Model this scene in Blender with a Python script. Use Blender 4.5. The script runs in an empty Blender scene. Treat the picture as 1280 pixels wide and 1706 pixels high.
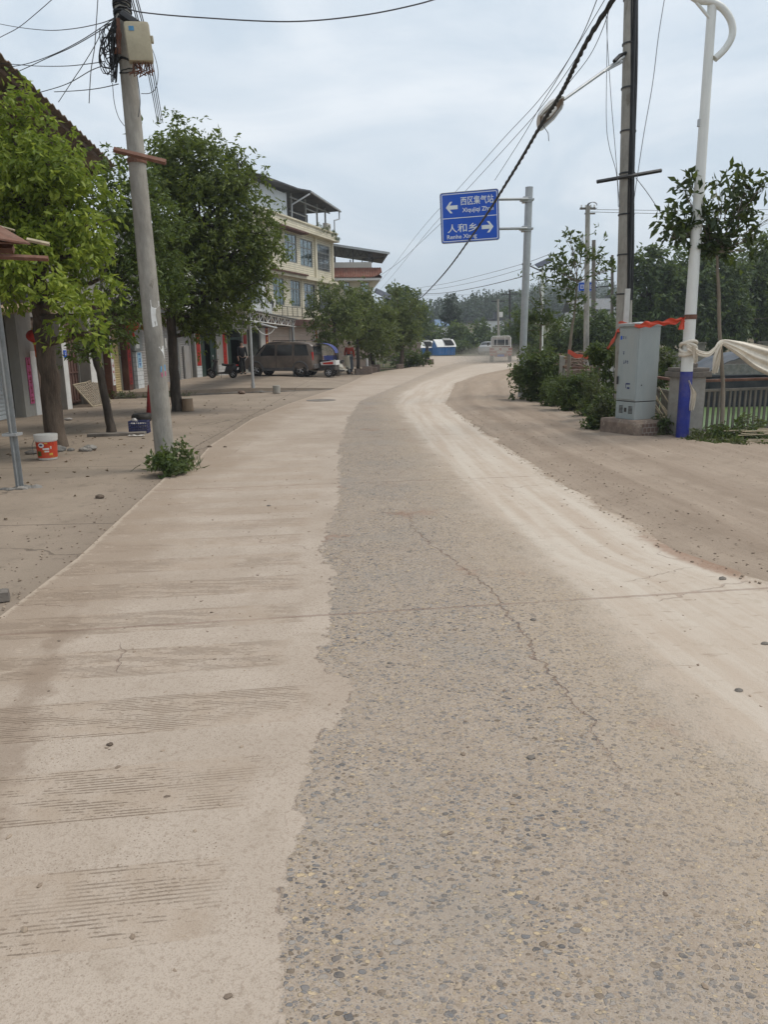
import bpy, bmesh, math, random
import numpy as np
from mathutils import Vector, Matrix
random.seed(7); RNG = np.random.default_rng(11)
SC = bpy.context.scene; COL = SC.collection
rad = math.radians

# ------------------------------------------------------------ camera model (used to read sizes and places off the photograph)
F = 1230.; PITCH = rad(12.96); ROLL = 0.013; EYE = 1.6
f0 = np.array([0, math.cos(PITCH), -math.sin(PITCH)]); u0 = np.array([0, math.sin(PITCH), math.cos(PITCH)]); r0 = np.array([1., 0, 0])
RT = r0*math.cos(ROLL) - u0*math.sin(ROLL); UP = u0*math.cos(ROLL) + r0*math.sin(ROLL)
def ray(u, v): return f0 + RT*(u-640)/F + UP*(853-v)/F
def gp(u, v, z=0.):
    d = ray(u, v); return Vector(np.array([0, 0, EYE]) + d*(z-EYE)/d[2])
def at(u, v, Y):
    d = ray(u, v); return Vector(np.array([0, 0, EYE]) + d*Y/d[1])

# ------------------------------------------------------------ object helpers
def tag(o, label=None, cat=None, group=None, kind=None):
    if label: o['label'] = label
    if cat: o['category'] = cat
    if group: o['group'] = group
    if kind: o['kind'] = kind
    return o
def thing(name, label, cat, loc=(0, 0, 0), rotz=0., group=None, scale=1.):
    o = bpy.data.objects.new(name, None); COL.objects.link(o)
    o.empty_display_size = .2
    o.location = loc; o.rotation_euler = (0, 0, rotz); o.scale = (scale,)*3
    return tag(o, label, cat, group)
def copy_tree(o, parent=None):
    c = o.copy(); COL.objects.link(c)
    if parent: c.parent = parent
    for ch in list(o.children): copy_tree(ch, c)
    return c
class MB:
    """collects vertices and faces of one mesh"""
    def __init__(s): s.v = []; s.f = []; s.m = []; s.cm = 0
    def add(s, vs, fs, M=None):
        b = len(s.v)
        s.v += [tuple(M @ Vector(p)) for p in vs] if M else [tuple(p) for p in vs]
        for f in fs: s.f.append(tuple(b+i for i in f)); s.m.append(s.cm)
        return s
    def box(s, c, d, rz=0, M=None, rx=0, ry=0):
        x, y, z = d[0]/2, d[1]/2, d[2]/2
        T = Matrix.Translation(c) @ Matrix.Rotation(rz, 4, 'Z') @ Matrix.Rotation(ry, 4, 'Y') @ Matrix.Rotation(rx, 4, 'X')
        if M: T = M @ T
        return s.add([(-x,-y,-z),(x,-y,-z),(x,y,-z),(-x,y,-z),(-x,-y,z),(x,-y,z),(x,y,z),(-x,y,z)],
              [(0,3,2,1),(4,5,6,7),(0,1,5,4),(1,2,6,5),(2,3,7,6),(3,0,4,7)], T)
    def b2(s, x0, x1, y0, y1, z0, z1):
        return s.box(((x0+x1)/2, (y0+y1)/2, (z0+z1)/2), (abs(x1-x0), abs(y1-y0), abs(z1-z0)))
    def tube(s, pts, r, n=8, cap=True, r2=None):
        P = [Vector(p) for p in pts]; rs = list(r) if hasattr(r, '__len__') else [r + ((r2 if r2 is not None else r)-r)*i/(len(P)-1) for i in range(len(P))]
        ups = None; vs = []; fs = []
        for i, p in enumerate(P):
            t = (P[min(i+1, len(P)-1)] - P[max(i-1, 0)])
            if t.length < 1e-9: t = Vector((0, 0, 1))
            t.normalize()
            if ups is None:
                ups = t.cross(Vector((0, 0, 1)) if abs(t.z) < .9 else Vector((1, 0, 0)))
            ups = ups - t*ups.dot(t)
            if ups.length < 1e-6: ups = t.orthogonal()
            ups.normalize(); w = t.cross(ups)
            for k in range(n):
                a = 2*math.pi*k/n
                vs.append(p + (ups*math.cos(a) + w*math.sin(a))*rs[i])
        for i in range(len(P)-1):
            for k in range(n):
                a, b = i*n+k, i*n+(k+1) % n
                fs.append((a, b, b+n, a+n))
        if cap:
            fs.append(tuple(range(n-1, -1, -1))); fs.append(tuple((len(P)-1)*n+k for k in range(n)))
        return s.add(vs, fs)
    def lathe(s, prof, c=(0, 0, 0), n=20, M=None, cap=True):
        vs = []; fs = []
        for r, z in prof:
            for k in range(n):
                a = 2*math.pi*k/n; vs.append((c[0]+r*math.cos(a), c[1]+r*math.sin(a), c[2]+z))
        for i in range(len(prof)-1):
            for k in range(n):
                a, b = i*n+k, i*n+(k+1) % n; fs.append((a, b, b+n, a+n))
        if cap:
            if prof[0][0] > 1e-4: fs.append(tuple(range(n-1, -1, -1)))
            if prof[-1][0] > 1e-4: fs.append(tuple((len(prof)-1)*n+k for k in range(n)))
        return s.add(vs, fs, M)
    def prism(s, poly, y0, y1, M=None):
        """polygon in x,z extruded along y"""
        n = len(poly)
        vs = [(x, y0, z) for x, z in poly] + [(x, y1, z) for x, z in poly]
        fs = [tuple(range(n)), tuple(range(2*n-1, n-1, -1))] + [(i, i+n, (i+1) % n+n, (i+1) % n) for i in range(n)]
        return s.add(vs, fs, M)
    def grid(s, fn, us, vs_, M=None):
        pts = [fn(a, b) for b in vs_ for a in us]; n = len(us)
        fs = [(j*n+i, j*n+i+1, (j+1)*n+i+1, (j+1)*n+i) for j in range(len(vs_)-1) for i in range(n-1)]
        return s.add(pts, fs, M)
    def slab(s, fn, us, vs_, t):
        """a curved sheet with thickness vector t"""
        n = len(us); m = len(vs_); t = Vector(t)
        A = [Vector(fn(a, b)) for b in vs_ for a in us]; vs = A + [p+t for p in A]; o = n*m
        fs = []
        for j in range(m-1):
            for i in range(n-1):
                q = (j*n+i, j*n+i+1, (j+1)*n+i+1, (j+1)*n+i); fs.append(q); fs.append(tuple(o+k for k in q[::-1]))
        for i in range(n-1):
            fs.append((i+1, i, o+i, o+i+1)); k = (m-1)*n; fs.append((k+i, k+i+1, o+k+i+1, o+k+i))
        for j in range(m-1):
            fs.append((j*n, (j+1)*n, o+(j+1)*n, o+j*n)); k = n-1; fs.append(((j+1)*n+k, j*n+k, o+j*n+k, o+(j+1)*n+k))
        return s.add(vs, fs)
    def build(s, name, mat, parent=None, smooth=None, bevel=0, fix=True):
        me = bpy.data.meshes.new(name); me.from_pydata(s.v, [], s.f); me.update()
        for m in (mat if isinstance(mat, (list, tuple)) else [mat]): me.materials.append(m)
        if any(s.m): me.polygons.foreach_set('material_index', s.m)
        if fix or bevel:
            bm = bmesh.new(); bm.from_mesh(me)
            bmesh.ops.recalc_face_normals(bm, faces=bm.faces)
            if bevel:
                es = [e for e in bm.edges if len(e.link_faces) == 2 and e.calc_face_angle(0) > .6]
                bmesh.ops.bevel(bm, geom=es, offset=bevel, segments=2, profile=.6, affect='EDGES', clamp_overlap=True)
            bm.to_mesh(me); bm.free()
        if smooth is not None:
            me.polygons.foreach_set('use_smooth', [True]*len(me.polygons))
            me.set_sharp_from_angle(angle=rad(smooth))
        o = bpy.data.objects.new(name, me); COL.objects.link(o)
        if parent: o.parent = parent
        return o

# ------------------------------------------------------------ material helpers
class NT:
    def __init__(s, name):
        s.mat = bpy.data.materials.new(name); s.mat.use_nodes = True
        s.t = s.mat.node_tree; s.t.nodes.clear()
        s.out = s.t.nodes.new('ShaderNodeOutputMaterial')
    def node(s, typ, ins=None, **kw):
        n = s.t.nodes.new(typ)
        for k, v in kw.items(): setattr(n, k, v)
        for k, v in (ins or {}).items(): s.put(n.inputs[k], v)
        return n
    def put(s, sock, v):
        if isinstance(v, bpy.types.NodeSocket): s.t.links.new(v, sock)
        elif isinstance(v, (tuple, list)) and len(v) == 3 and sock.type == 'RGBA': sock.default_value = (*v, 1)
        else: sock.default_value = v
    def math(s, op, a, b=None, c=None, clamp=False):
        n = s.t.nodes.new('ShaderNodeMath'); n.operation = op; n.use_clamp = clamp
        s.put(n.inputs[0], a)
        if b is not None: s.put(n.inputs[1], b)
        if c is not None: s.put(n.inputs[2], c)
        return n.outputs[0]
    def mix(s, fac, a, b, blend='MIX'):
        n = s.t.nodes.new('ShaderNodeMix'); n.data_type = 'RGBA'; n.blend_type = blend
        s.put(n.inputs[0], fac); s.put(n.inputs[6], a); s.put(n.inputs[7], b)
        return n.outputs[2]
    def step(s, x, lo, hi):
        n = s.t.nodes.new('ShaderNodeMapRange'); n.interpolation_type = 'SMOOTHSTEP'
        s.put(n.inputs[0], x); s.put(n.inputs[1], lo); s.put(n.inputs[2], hi)
        return n.outputs[0]
    def noise(s, vec, scale, detail=3, rough=.55, dist=0):
        n = s.node('ShaderNodeTexNoise', {'Vector': vec, 'Scale': scale, 'Detail': detail, 'Roughness': rough, 'Distortion': dist})
        return n.outputs['Fac']
    def vor(s, vec, scale, feature='F1', rnd=1.):
        n = s.t.nodes.new('ShaderNodeTexVoronoi'); n.feature = feature
        s.put(n.inputs['Vector'], vec); s.put(n.inputs['Scale'], scale); s.put(n.inputs['Randomness'], rnd)
        return n
    def ramp(s, fac, stops, interp='LINEAR'):
        n = s.t.nodes.new('ShaderNodeValToRGB'); n.color_ramp.interpolation = interp
        e = n.color_ramp.elements
        while len(e) < len(stops): e.new(.5)
        for i, (p, c) in enumerate(stops): e[i].position = p; e[i].color = (*c, 1)
        s.put(n.inputs[0], fac); return n.outputs[0]
    def obj(s): return s.node('ShaderNodeTexCoord').outputs['Object']
    def pos(s): return s.node('ShaderNodeNewGeometry').outputs['Position']
    def scalev(s, vec, v):
        n = s.node('ShaderNodeVectorMath', operation='MULTIPLY'); s.put(n.inputs[0], vec); n.inputs[1].default_value = v; return n.outputs[0]
    def bump(s, h, strength=.3, dist=.01):
        return s.node('ShaderNodeBump', {'Height': h, 'Strength': strength, 'Distance': dist}).outputs[0]
    def bsdf(s, col, rough=.8, normal=None, metal=0, spec=.3, **kw):
        n = s.node('ShaderNodeBsdfPrincipled', {'Base Color': col, 'Roughness': rough, 'Metallic': metal, 'Specular IOR Level': spec})
        if normal is not None: s.put(n.inputs['Normal'], normal)
        for k, v in kw.items(): s.put(n.inputs[k], v)
        return n.outputs[0]
    def done(s, sh): s.t.links.new(sh, s.out.inputs[0]); return s.mat
def mul(c, k): return tuple(min(1, x*k) for x in c)
DUST = (.34, .27, .205)
def M(name, col, rough=.75, var=.18, scale=4., bump=.15, bscale=60., metal=0., dust=.12, stretch=(1, 1, 1), spec=.3, worn=None, wornamt=.5):
    n = NT(name); p = n.scalev(n.obj(), stretch)
    a = n.noise(p, scale, 5, .6); b = n.noise(p, scale*7, 3, .6)
    fac = n.step(n.math('ADD', n.math('MULTIPLY', a, .7), n.math('MULTIPLY', b, .3)), .3, .7)
    c = n.mix(fac, mul(col, 1-var), mul(col, 1+var))
    if worn:
        w = n.step(n.noise(p, scale*2.3, 8, .7), wornamt, wornamt+.06); c = n.mix(w, c, worn)
    if dust: c = n.mix(n.math('MULTIPLY', n.step(n.noise(p, scale*.7+.3, 6, .65), .4, .75), dust*2.2), c, DUST)
    nm = n.bump(n.noise(p, bscale, 3, .6), bump, .01) if bump else None
    return n.done(n.bsdf(c, rough, nm, metal, spec))
def leaf_mat(name, dark, light, trans=.3, rough=.5, dust=0.):
    n = NT(name)
    g = n.node('ShaderNodeNewGeometry')
    c = n.ramp(g.outputs['Random Per Island'], [(0, dark), (.55, tuple((a+b)/2 for a, b in zip(dark, light))), (1, light)])
    big = n.noise(g.outputs['Position'], .9, 2, .5)
    c = n.mix(n.math('MULTIPLY', n.step(big, .4, .65), .45), c, mul(dark, .8))
    if dust: c = n.mix(n.math('MULTIPLY', n.step(n.noise(g.outputs['Position'], 3, 3), .35, .7), dust), c, mul(DUST, .7))
    a = n.bsdf(c, rough, None, 0, .35)
    tr = n.node('ShaderNodeBsdfTranslucent', {'Color': n.mix(.5, c, (.25, .32, .04))}).outputs[0]
    mx = n.node('ShaderNodeMixShader', {0: trans, 1: a, 2: tr}).outputs[0]
    return n.done(mx)
def brick_mat(name, c1, c2, mortar, w, h, gap=.008, bump=.3, dust=.1, axes='xz', var=.15):
    n = NT(name); p = n.obj(); sp = n.node('ShaderNodeSeparateXYZ', {0: p}).outputs
    if axes == 'xz': vec = n.node('ShaderNodeCombineXYZ', {0: n.math('ADD', sp[0], sp[1]), 1: sp[2]}).outputs[0]
    else: vec = p
    b = n.node('ShaderNodeTexBrick', {'Vector': vec, 'Color1': c1, 'Color2': c2, 'Mortar': mortar, 'Scale': 1.0, 'Mortar Size': gap, 'Brick Width': w, 'Row Height': h, 'Mortar Smooth': .1, 'Bias': 0.})
    st = n.scalev(p, (1, 1, .25))
    c = n.mix(n.math('MULTIPLY', n.step(n.noise(st, 1.6, 5, .65), .42, .75), .55), b.outputs[0], mul(c1, .55))
    c = n.mix(n.math('MULTIPLY', n.step(n.noise(p, .8, 4), .4, .7), dust*2), c, DUST)
    return n.done(n.bsdf(c, .6, n.bump(n.math('SUBTRACT', 1, b.outputs[1]), bump, .004), 0, .35))
MAT = {}
def mats():
    m = MAT
    m['conc_pole'] = M('weathered_concrete_pole', (.30, .282, .248), .88, .34, 2.6, .5, 70, dust=.1, stretch=(1, 1, .35), worn=(.20, .18, .15), wornamt=.60)
    m['conc'] = M('grey_concrete', (.33, .31, .275), .9, .2, 2.5, .4, 50, dust=.15)
    m['conc_dark'] = M('dark_concrete', (.17, .15, .13), .9, .25, 3, .4, 50, dust=.12)
    m['white_paint'] = M('white_painted_steel', (.72, .72, .68), .45, .06, 2, .05, 40, dust=.05, stretch=(1, 1, .3), worn=(.36, .33, .28), wornamt=.66)
    m['blue_paint'] = M('blue_painted_steel', (.024, .036, .23), .5, .14, 3, .08, 40, dust=.12, worn=(.22, .20, .19), wornamt=.68)
    m['white'] = M('chalky_white', (.68, .67, .64), .7, .08, 3, .1, dust=.12)
    m['galv'] = M('galvanised_steel', (.40, .41, .41), .45, .12, 6, .05, dust=.06, metal=.35)
    m['steel_grey'] = M('grey_painted_steel', (.24, .25, .25), .5, .2, 4, .1, dust=.12, worn=(.17, .09, .05), wornamt=.64)
    m['rust'] = M('rusty_brown_steel', (.16, .075, .05), .75, .3, 8, .3, dust=.1)
    m['black'] = M('black_rubber', (.018, .018, .018), .6, .2, 8, .1, dust=.08)
    m['cable'] = M('black_cable', (.016, .016, .017), .55, .2, 5, 0, dust=0)
    m['dark'] = M('dark_metal', (.035, .035, .037), .5, .25, 5, .1, dust=.06)
    m['wire'] = M('grey_wire', (.10, .10, .105), .5, .1, 5, 0, dust=0)
    m['bark'] = M('brown_bark', (.085, .062, .046), .95, .4, 9, 1., 35, dust=.12, stretch=(1, 1, .22))
    m['bark_dark'] = M('dark_bark', (.055, .045, .037), .95, .35, 9, .9, 35, dust=.1, stretch=(1, 1, .25))
    m['bark_pale'] = M('pale_young_bark', (.20, .165, .125), .9, .25, 12, .5, 40, dust=.1, stretch=(1, 1, .3))
    m['leaf1'] = leaf_mat('bright_green_leaves', (.15, .225, .022), (.46, .53, .075), .46)
    m['leaf2'] = leaf_mat('olive_green_leaves', (.046, .080, .018), (.155, .205, .045), .36)
    m['leaf3'] = leaf_mat('deep_green_leaves', (.058, .086, .018), (.205, .245, .054), .38)
    m['leafA'] = leaf_mat('street_tree_leaves', (.055, .084, .022), (.20, .235, .066), .36, dust=.15)
    m['leafdark'] = leaf_mat('glossy_dark_leaves', (.022, .040, .012), (.062, .088, .024), .25, .42); m['leafsap'] = leaf_mat('sapling_leaves', (.028, .048, .014), (.085, .115, .034), .3)
    m['leafbush'] = leaf_mat('bush_leaves', (.036, .066, .018), (.11, .155, .042), .3, dust=.12)
    m['leafweed'] = leaf_mat('weed_leaves', (.035, .06, .018), (.10, .145, .045), .3, dust=.3)
    m['leafbg'] = leaf_mat('background_leaves', (.040, .068, .024), (.125, .175, .062), .3)
    m['leafbg2'] = leaf_mat('paler_background_leaves', (.048, .078, .022), (.16, .205, .06), .3)
    m['leafbamboo'] = leaf_mat('bamboo_leaves', (.05, .085, .02), (.16, .2, .055), .35)
    m['leaffar'] = leaf_mat('far_wood_leaves', (.014, .030, .014), (.05, .082, .034), .15)
    m['leafcon'] = leaf_mat('conifer_needles', (.010, .022, .010), (.03, .055, .022), .1)
    m['sign_blue'] = M('blue_sign_sheet', (.006, .085, .52), .35, .05, 2, 0, dust=.03)
    m['sign_white'] = M('white_sign_sheet', (.78, .80, .80), .4, .02, 2, 0, dust=.02)
    m['sign_edge'] = M('grey_sign_back', (.25, .26, .27), .5, .1, 4, .05)
    m['cab_grey'] = M('grey_powder_coat', (.34, .375, .37), .5, .10, 1.6, .06, 90, dust=.16, stretch=(1, 1, .35), worn=(.27, .24, .20), wornamt=.66)
    m['tile_brown'] = brick_mat('brown_wall_tile', (.12, .07, .055), (.155, .095, .075), (.30, .27, .24), .085, .085, .006)
    m['plinth'] = M('rough_brown_concrete', (.20, .15, .12), .95, .3, 5, .7, 30, dust=.2, worn=(.34, .29, .24), wornamt=.58)
    m['brick'] = brick_mat('red_brown_brick', (.19, .12, .09), (.25, .165, .125), (.33, .29, .25), .22, .07, .012)
    m['cream_tile'] = brick_mat('cream_facade_tile', (.64, .585, .445), (.68, .625, .49), (.31, .27, .20), 1.1, .115, .011, .3, .06)
    m['white_tile'] = brick_mat('white_facade_tile', (.60, .62, .62), (.66, .67, .66), (.30, .30, .29), .3, .15, .008, .2, .1)
    m['cream'] = M('cream_render', (.63, .575, .44), .8, .1, 1.5, .1, dust=.1, stretch=(1, 1, .3))
    m['grey_wall'] = M('grey_rendered_wall', (.33, .315, .285), .9, .18, 1.2, .25, dust=.2, stretch=(1, 1, .4))
    m['pale_wall'] = M('pale_wall', (.55, .53, .49), .85, .1, 1, .15, dust=.12, stretch=(1, 1, .4))
    m['brown_wall'] = M('red_brown_wall', (.10, .045, .035), .8, .2, 2, .15, dust=.08)
    m['wood_brown'] = M('old_brown_wood', (.15, .10, .075), .85, .3, 6, .4, dust=.14, stretch=(1, 1, .12))
    m['roof_brown'] = M('brown_roof_sheet', (.20, .14, .098), .75, .25, 2.2, .2, dust=.12, worn=(.28, .2, .14), wornamt=.6)
    m['roof_dark'] = M('dark_roof_sheet', (.05, .052, .058), .6, .25, 3, .15, dust=.1)
    m['shed_white'] = M('white_metal_sheet', (.62, .66, .70), .45, .06, 1.5, .05, dust=.06)
    m['shut_grey'] = M('grey_roller_shutter', (.33, .315, .30), .5, .12, 1.5, .05, dust=.2)
    m['shut_pale'] = M('pale_roller_shutter', (.50, .53, .54), .45, .08, 1.5, .05, dust=.1)
    m['shut_yellow'] = M('cream_yellow_roller_shutter', (.58, .46, .24), .5, .1, 1.5, .05, dust=.1)
    m['shut_pink'] = M('beige_roller_shutter', (.45, .36, .30), .5, .1, 1.5, .05, dust=.12)
    m['gate_brown'] = M('brown_metal_gate', (.15, .085, .07), .55, .2, 2, .1, dust=.12)
    m['red'] = M('red_paper', (.46, .03, .018), .7, .2, 5, .05, dust=.04)
    m['dark_red'] = M('dark_red_paper', (.24, .018, .018), .7, .25, 5, .05, dust=.05)
    m['pink'] = M('faded_pink_paper', (.50, .10, .22), .8, .3, 9, .05, dust=.08, worn=(.5, .36, .36), wornamt=.58)
    m['orange'] = M('orange_cloth', (.60, .13, .02), .6, .15, 5, .1, dust=.04)
    m['gold'] = M('gold_ink', (.62, .42, .08), .5, .1, 4, 0, dust=0)
    m['ribbon'] = M('red_orange_plastic_tape', (.62, .075, .035), .5, .15, 8, .1, dust=.04)
    m['cloth'] = M('dirty_white_cloth', (.74, .67, .56), .9, .14, 3, .25, 25, dust=.14)
    m['green_door'] = M('dark_green_door', (.030, .055, .045), .5, .2, 2, .05, dust=.06)
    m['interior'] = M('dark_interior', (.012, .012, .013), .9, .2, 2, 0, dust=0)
    m['curtain_teal'] = M('teal_curtain', (.20, .29, .28), .85, .18, 1.2, .1, dust=.05, stretch=(4, 4, .2))
    m['curtain_lilac'] = M('lilac_curtain', (.30, .27, .33), .85, .2, 1.2, .1, dust=.05, stretch=(4, 4, .2))
    m['curtain_blue'] = M('blue_curtain', (.03, .07, .30), .85, .3, 1.5, .1, dust=0, stretch=(4, 4, .2))
    m['frame'] = M('window_frame', (.22, .22, .20), .5, .1, 4, .05)
    m['roof_tile'] = M('red_brown_roof_tile', (.19, .075, .05), .75, .25, 5, .2, dust=.12)
    m['blue_roof'] = M('blue_metal_roof', (.12, .19, .30), .55, .1, 2, .05)
    m['grey_roof'] = M('grey_tiled_roof', (.17, .175, .18), .8, .2, 5, .3)
    m['bucket_red'] = M('red_bucket_print', (.55, .055, .02), .4, .12, 5, .03, dust=.06, worn=(.5, .17, .03), wornamt=.56)
    m['bucket_white'] = M('white_bucket_plastic', (.66, .64, .60), .4, .05, 5, .03, dust=.1)
    m['crate_blue'] = M('dark_blue_plastic', (.03, .04, .13), .5, .2, 6, .05, dust=.1)
    m['trash'] = M('pale_rubbish', (.50, .47, .44), .8, .3, 14, .3, dust=.1)
    m['stone'] = M('grey_stone', (.21, .20, .185), .9, .3, 6, .6, 40, dust=.12)
    m['cut_wood'] = M('cut_log', (.27, .19, .125), .9, .25, 10, .5, 40, dust=.1, stretch=(1, 1, .2))
    m['bamboo'] = M('dry_cane', (.42, .35, .24), .7, .3, 8, .15, dust=.12)
    m['wicker'] = M('woven_bamboo', (.30, .25, .19), .85, .3, 12, .3, dust=.14)
    m['bin_blue'] = M('blue_bin_paint', (.035, .15, .37), .45, .12, 2, .05, dust=.1)
    m['van_paint'] = M('brown_grey_car_paint', (.115, .092, .078), .35, .08, 1.5, .02, dust=.22, spec=.5)
    m['van_clad'] = M('dark_grey_cladding', (.085, .085, .088), .6, .1, 3, .05, dust=.15)
    m['truck_paint'] = M('faded_red_truck_paint', (.33, .085, .06), .6, .25, 4, .1, dust=.12, worn=(.50, .45, .40), wornamt=.62)
    m['truck_white'] = M('dirty_white_truck_paint', (.52, .50, .47), .5, .12, 3, .05, dust=.2)
    m['silver'] = M('silver_car_paint', (.42, .42, .42), .35, .08, 2, .02, dust=.15, metal=.3)
    m['chrome'] = M('bright_rim', (.5, .5, .51), .35, .1, 5, 0, dust=.1, metal=.7)
    m['moto_black'] = M('black_scooter_plastic', (.022, .022, .024), .35, .15, 4, .02, dust=.1, spec=.5)
    m['moto_white'] = M('cream_scooter_plastic', (.58, .55, .46), .35, .08, 4, .02, dust=.1)
    m['trike_blue'] = M('blue_canopy_cloth', (.05, .07, .24), .6, .2, 3, .1, dust=.1)
    m['skin'] = M('skin', (.42, .26, .19), .6, .06, 8, .03, dust=0)
    m['hair'] = M('black_hair', (.012, .011, .010), .6, .2, 20, .2, dust=0)
    m['cloth_dark'] = M('dark_blue_grey_cloth', (.05, .06, .075), .9, .2, 5, .2, dust=.05)
    m['cloth_black'] = M('near_black_cloth', (.02, .02, .024), .9, .2, 5, .2, dust=.03)
    m['cloth_red'] = M('red_cloth', (.30, .05, .035), .9, .2, 5, .2, dust=.03)
    m['tarp'] = M('blue_grey_tarpaulin', (.06, .07, .085), .5, .25, 2, .1, dust=.1)
    m['tarp_dark'] = M('dark_tarpaulin', (.022, .024, .03), .7, .25, 2, .1, dust=.05)
    m['tan_cloth'] = M('tan_canvas', (.36, .27, .185), .85, .2, 3, .15, dust=.12)
    m['fence'] = M('grey_brown_metal_fence', (.145, .135, .112), .7, .25, 4, .15, dust=.16, worn=(.13, .08, .055), wornamt=.6)
    m['beige_box'] = M('aged_beige_plastic', (.42, .37, .26), .55, .12, 5, .05, dust=.1, worn=(.25, .18, .11), wornamt=.63)
    m['meter'] = M('meter_box_grey', (.28, .30, .29), .5, .1, 3, .05, dust=.1)
    m['notice_blue'] = M('pale_blue_notice', (.36, .56, .72), .6, .1, 4, 0, dust=.05)
    m['paper'] = M('torn_white_paper', (.66, .66, .64), .85, .1, 10, .1, dust=.08)
    m['ac_white'] = M('off_white_ac_casing', (.56, .55, .51), .5, .06, 3, .03, dust=.1)
    m['solar'] = M('solar_panel', (.03, .035, .06), .25, .1, 5, 0, dust=.06)
    m['lamp_glass'] = M('dusty_lamp_diffuser', (.58, .56, .53), .4, .1, 6, 0, dust=.1)
    m['tail_red'] = M('red_tail_lamp', (.45, .02, .015), .3, .05, 4, 0, dust=.1)
    m['ink'] = M('dark_blue_ink', (.05, .06, .14), .7, .3, 30, 0, dust=0)
    m['sticker_blue'] = M('blue_pink_sticker', (.10, .30, .52), .7, .3, 12, 0, dust=.05)
    n = NT('window_glass'); tr = n.node('ShaderNodeBsdfTransparent', {0: (.72, .78, .78, 1)}).outputs[0]
    gl = n.node('ShaderNodeBsdfGlossy', {'Color': (.8, .85, .88, 1), 'Roughness': .06}).outputs[0]
    m['glass'] = n.done(n.node('ShaderNodeMixShader', {0: .22, 1: tr, 2: gl}).outputs[0])
    n = NT('tinted_car_glass'); m['car_glass'] = n.done(n.bsdf(n.mix(n.noise(n.obj(), 3, 4), (.012, .014, .016), (.03, .032, .034)), .08, None, 0, .6))
    n = NT('clear_plastic'); tr = n.node('ShaderNodeBsdfTransparent', {0: (.85, .82, .76, 1)}).outputs[0]
    gl = n.node('ShaderNodeBsdfDiffuse', {'Color': (.5, .47, .4, 1)}).outputs[0]
    m['plastic'] = n.done(n.node('ShaderNodeMixShader', {0: n.math('MULTIPLY_ADD', n.noise(n.obj(), 4, 4), .5, .15), 1: tr, 2: gl}).outputs[0])
mats()

def text_mesh(body, size, mat, parent, name='lettering', M4=None, bold=.0, align='CENTER', sx=1., ext=.002):
    c = bpy.data.curves.new(name, 'FONT'); c.body = body; c.size = size; c.align_x = align; c.align_y = 'CENTER'; c.offset = bold; c.extrude = ext
    o = bpy.data.objects.new(name, c); COL.objects.link(o)
    bpy.context.view_layer.update()
    me = bpy.data.meshes.new_from_object(o.evaluated_get(bpy.context.evaluated_depsgraph_get()))
    bpy.data.objects.remove(o); bpy.data.curves.remove(c)
    me.transform((M4 or Matrix()) @ Matrix.Diagonal((sx, 1, 1, 1)))
    me.materials.clear(); me.materials.append(mat)
    o = bpy.data.objects.new(name, me); COL.objects.link(o); o.parent = parent
    return o
UPRIGHT = Matrix.Rotation(rad(90), 4, 'X')     # text facing -y

# ------------------------------------------------------------ foliage
def unit(a): return a/np.maximum(np.linalg.norm(a, axis=1, keepdims=True), 1e-9)
def leaf_obj(name, C, D, L, W, mat, parent=None, fold=.25, origin=(0, 0, 0)):
    n = len(C); C = np.asarray(C)-np.asarray(origin)[None, :]
    L = np.asarray(L)*np.ones(n); W = np.asarray(W)*np.ones(n)
    D = unit(D); R = RNG.normal(size=(n, 3)); S = unit(np.cross(D, R)); N = np.cross(S, D)
    b = C; t = C + D*L[:, None]
    mid = C + D*(L*.45)[:, None] + N*(W*fold)[:, None]
    l = mid + S*(W*.5)[:, None]; r = mid - S*(W*.5)[:, None]
    t = t - N*(L*.06)[:, None]
    V = np.stack([b, l, t, r], 1).reshape(-1, 3).astype(np.float32)
    i = np.arange(n)*4
    tri = np.stack([i, i+1, i+2, i, i+2, i+3], 1).reshape(-1).astype(np.int32)
    me = bpy.data.meshes.new(name)
    me.vertices.add(n*4); me.vertices.foreach_set('co', V.reshape(-1))
    me.loops.add(n*6); me.loops.foreach_set('vertex_index', tri)
    me.polygons.add(n*2); me.polygons.foreach_set('loop_start', np.arange(n*2, dtype=np.int32)*3)
    try: me.polygons.foreach_set('loop_total', np.full(n*2, 3, dtype=np.int32))
    except Exception: pass
    me.update(calc_edges=True); me.validate()
    me.materials.append(mat)
    o = bpy.data.objects.new(name, me); COL.objects.link(o)
    if parent: o.parent = parent
    return o
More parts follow.
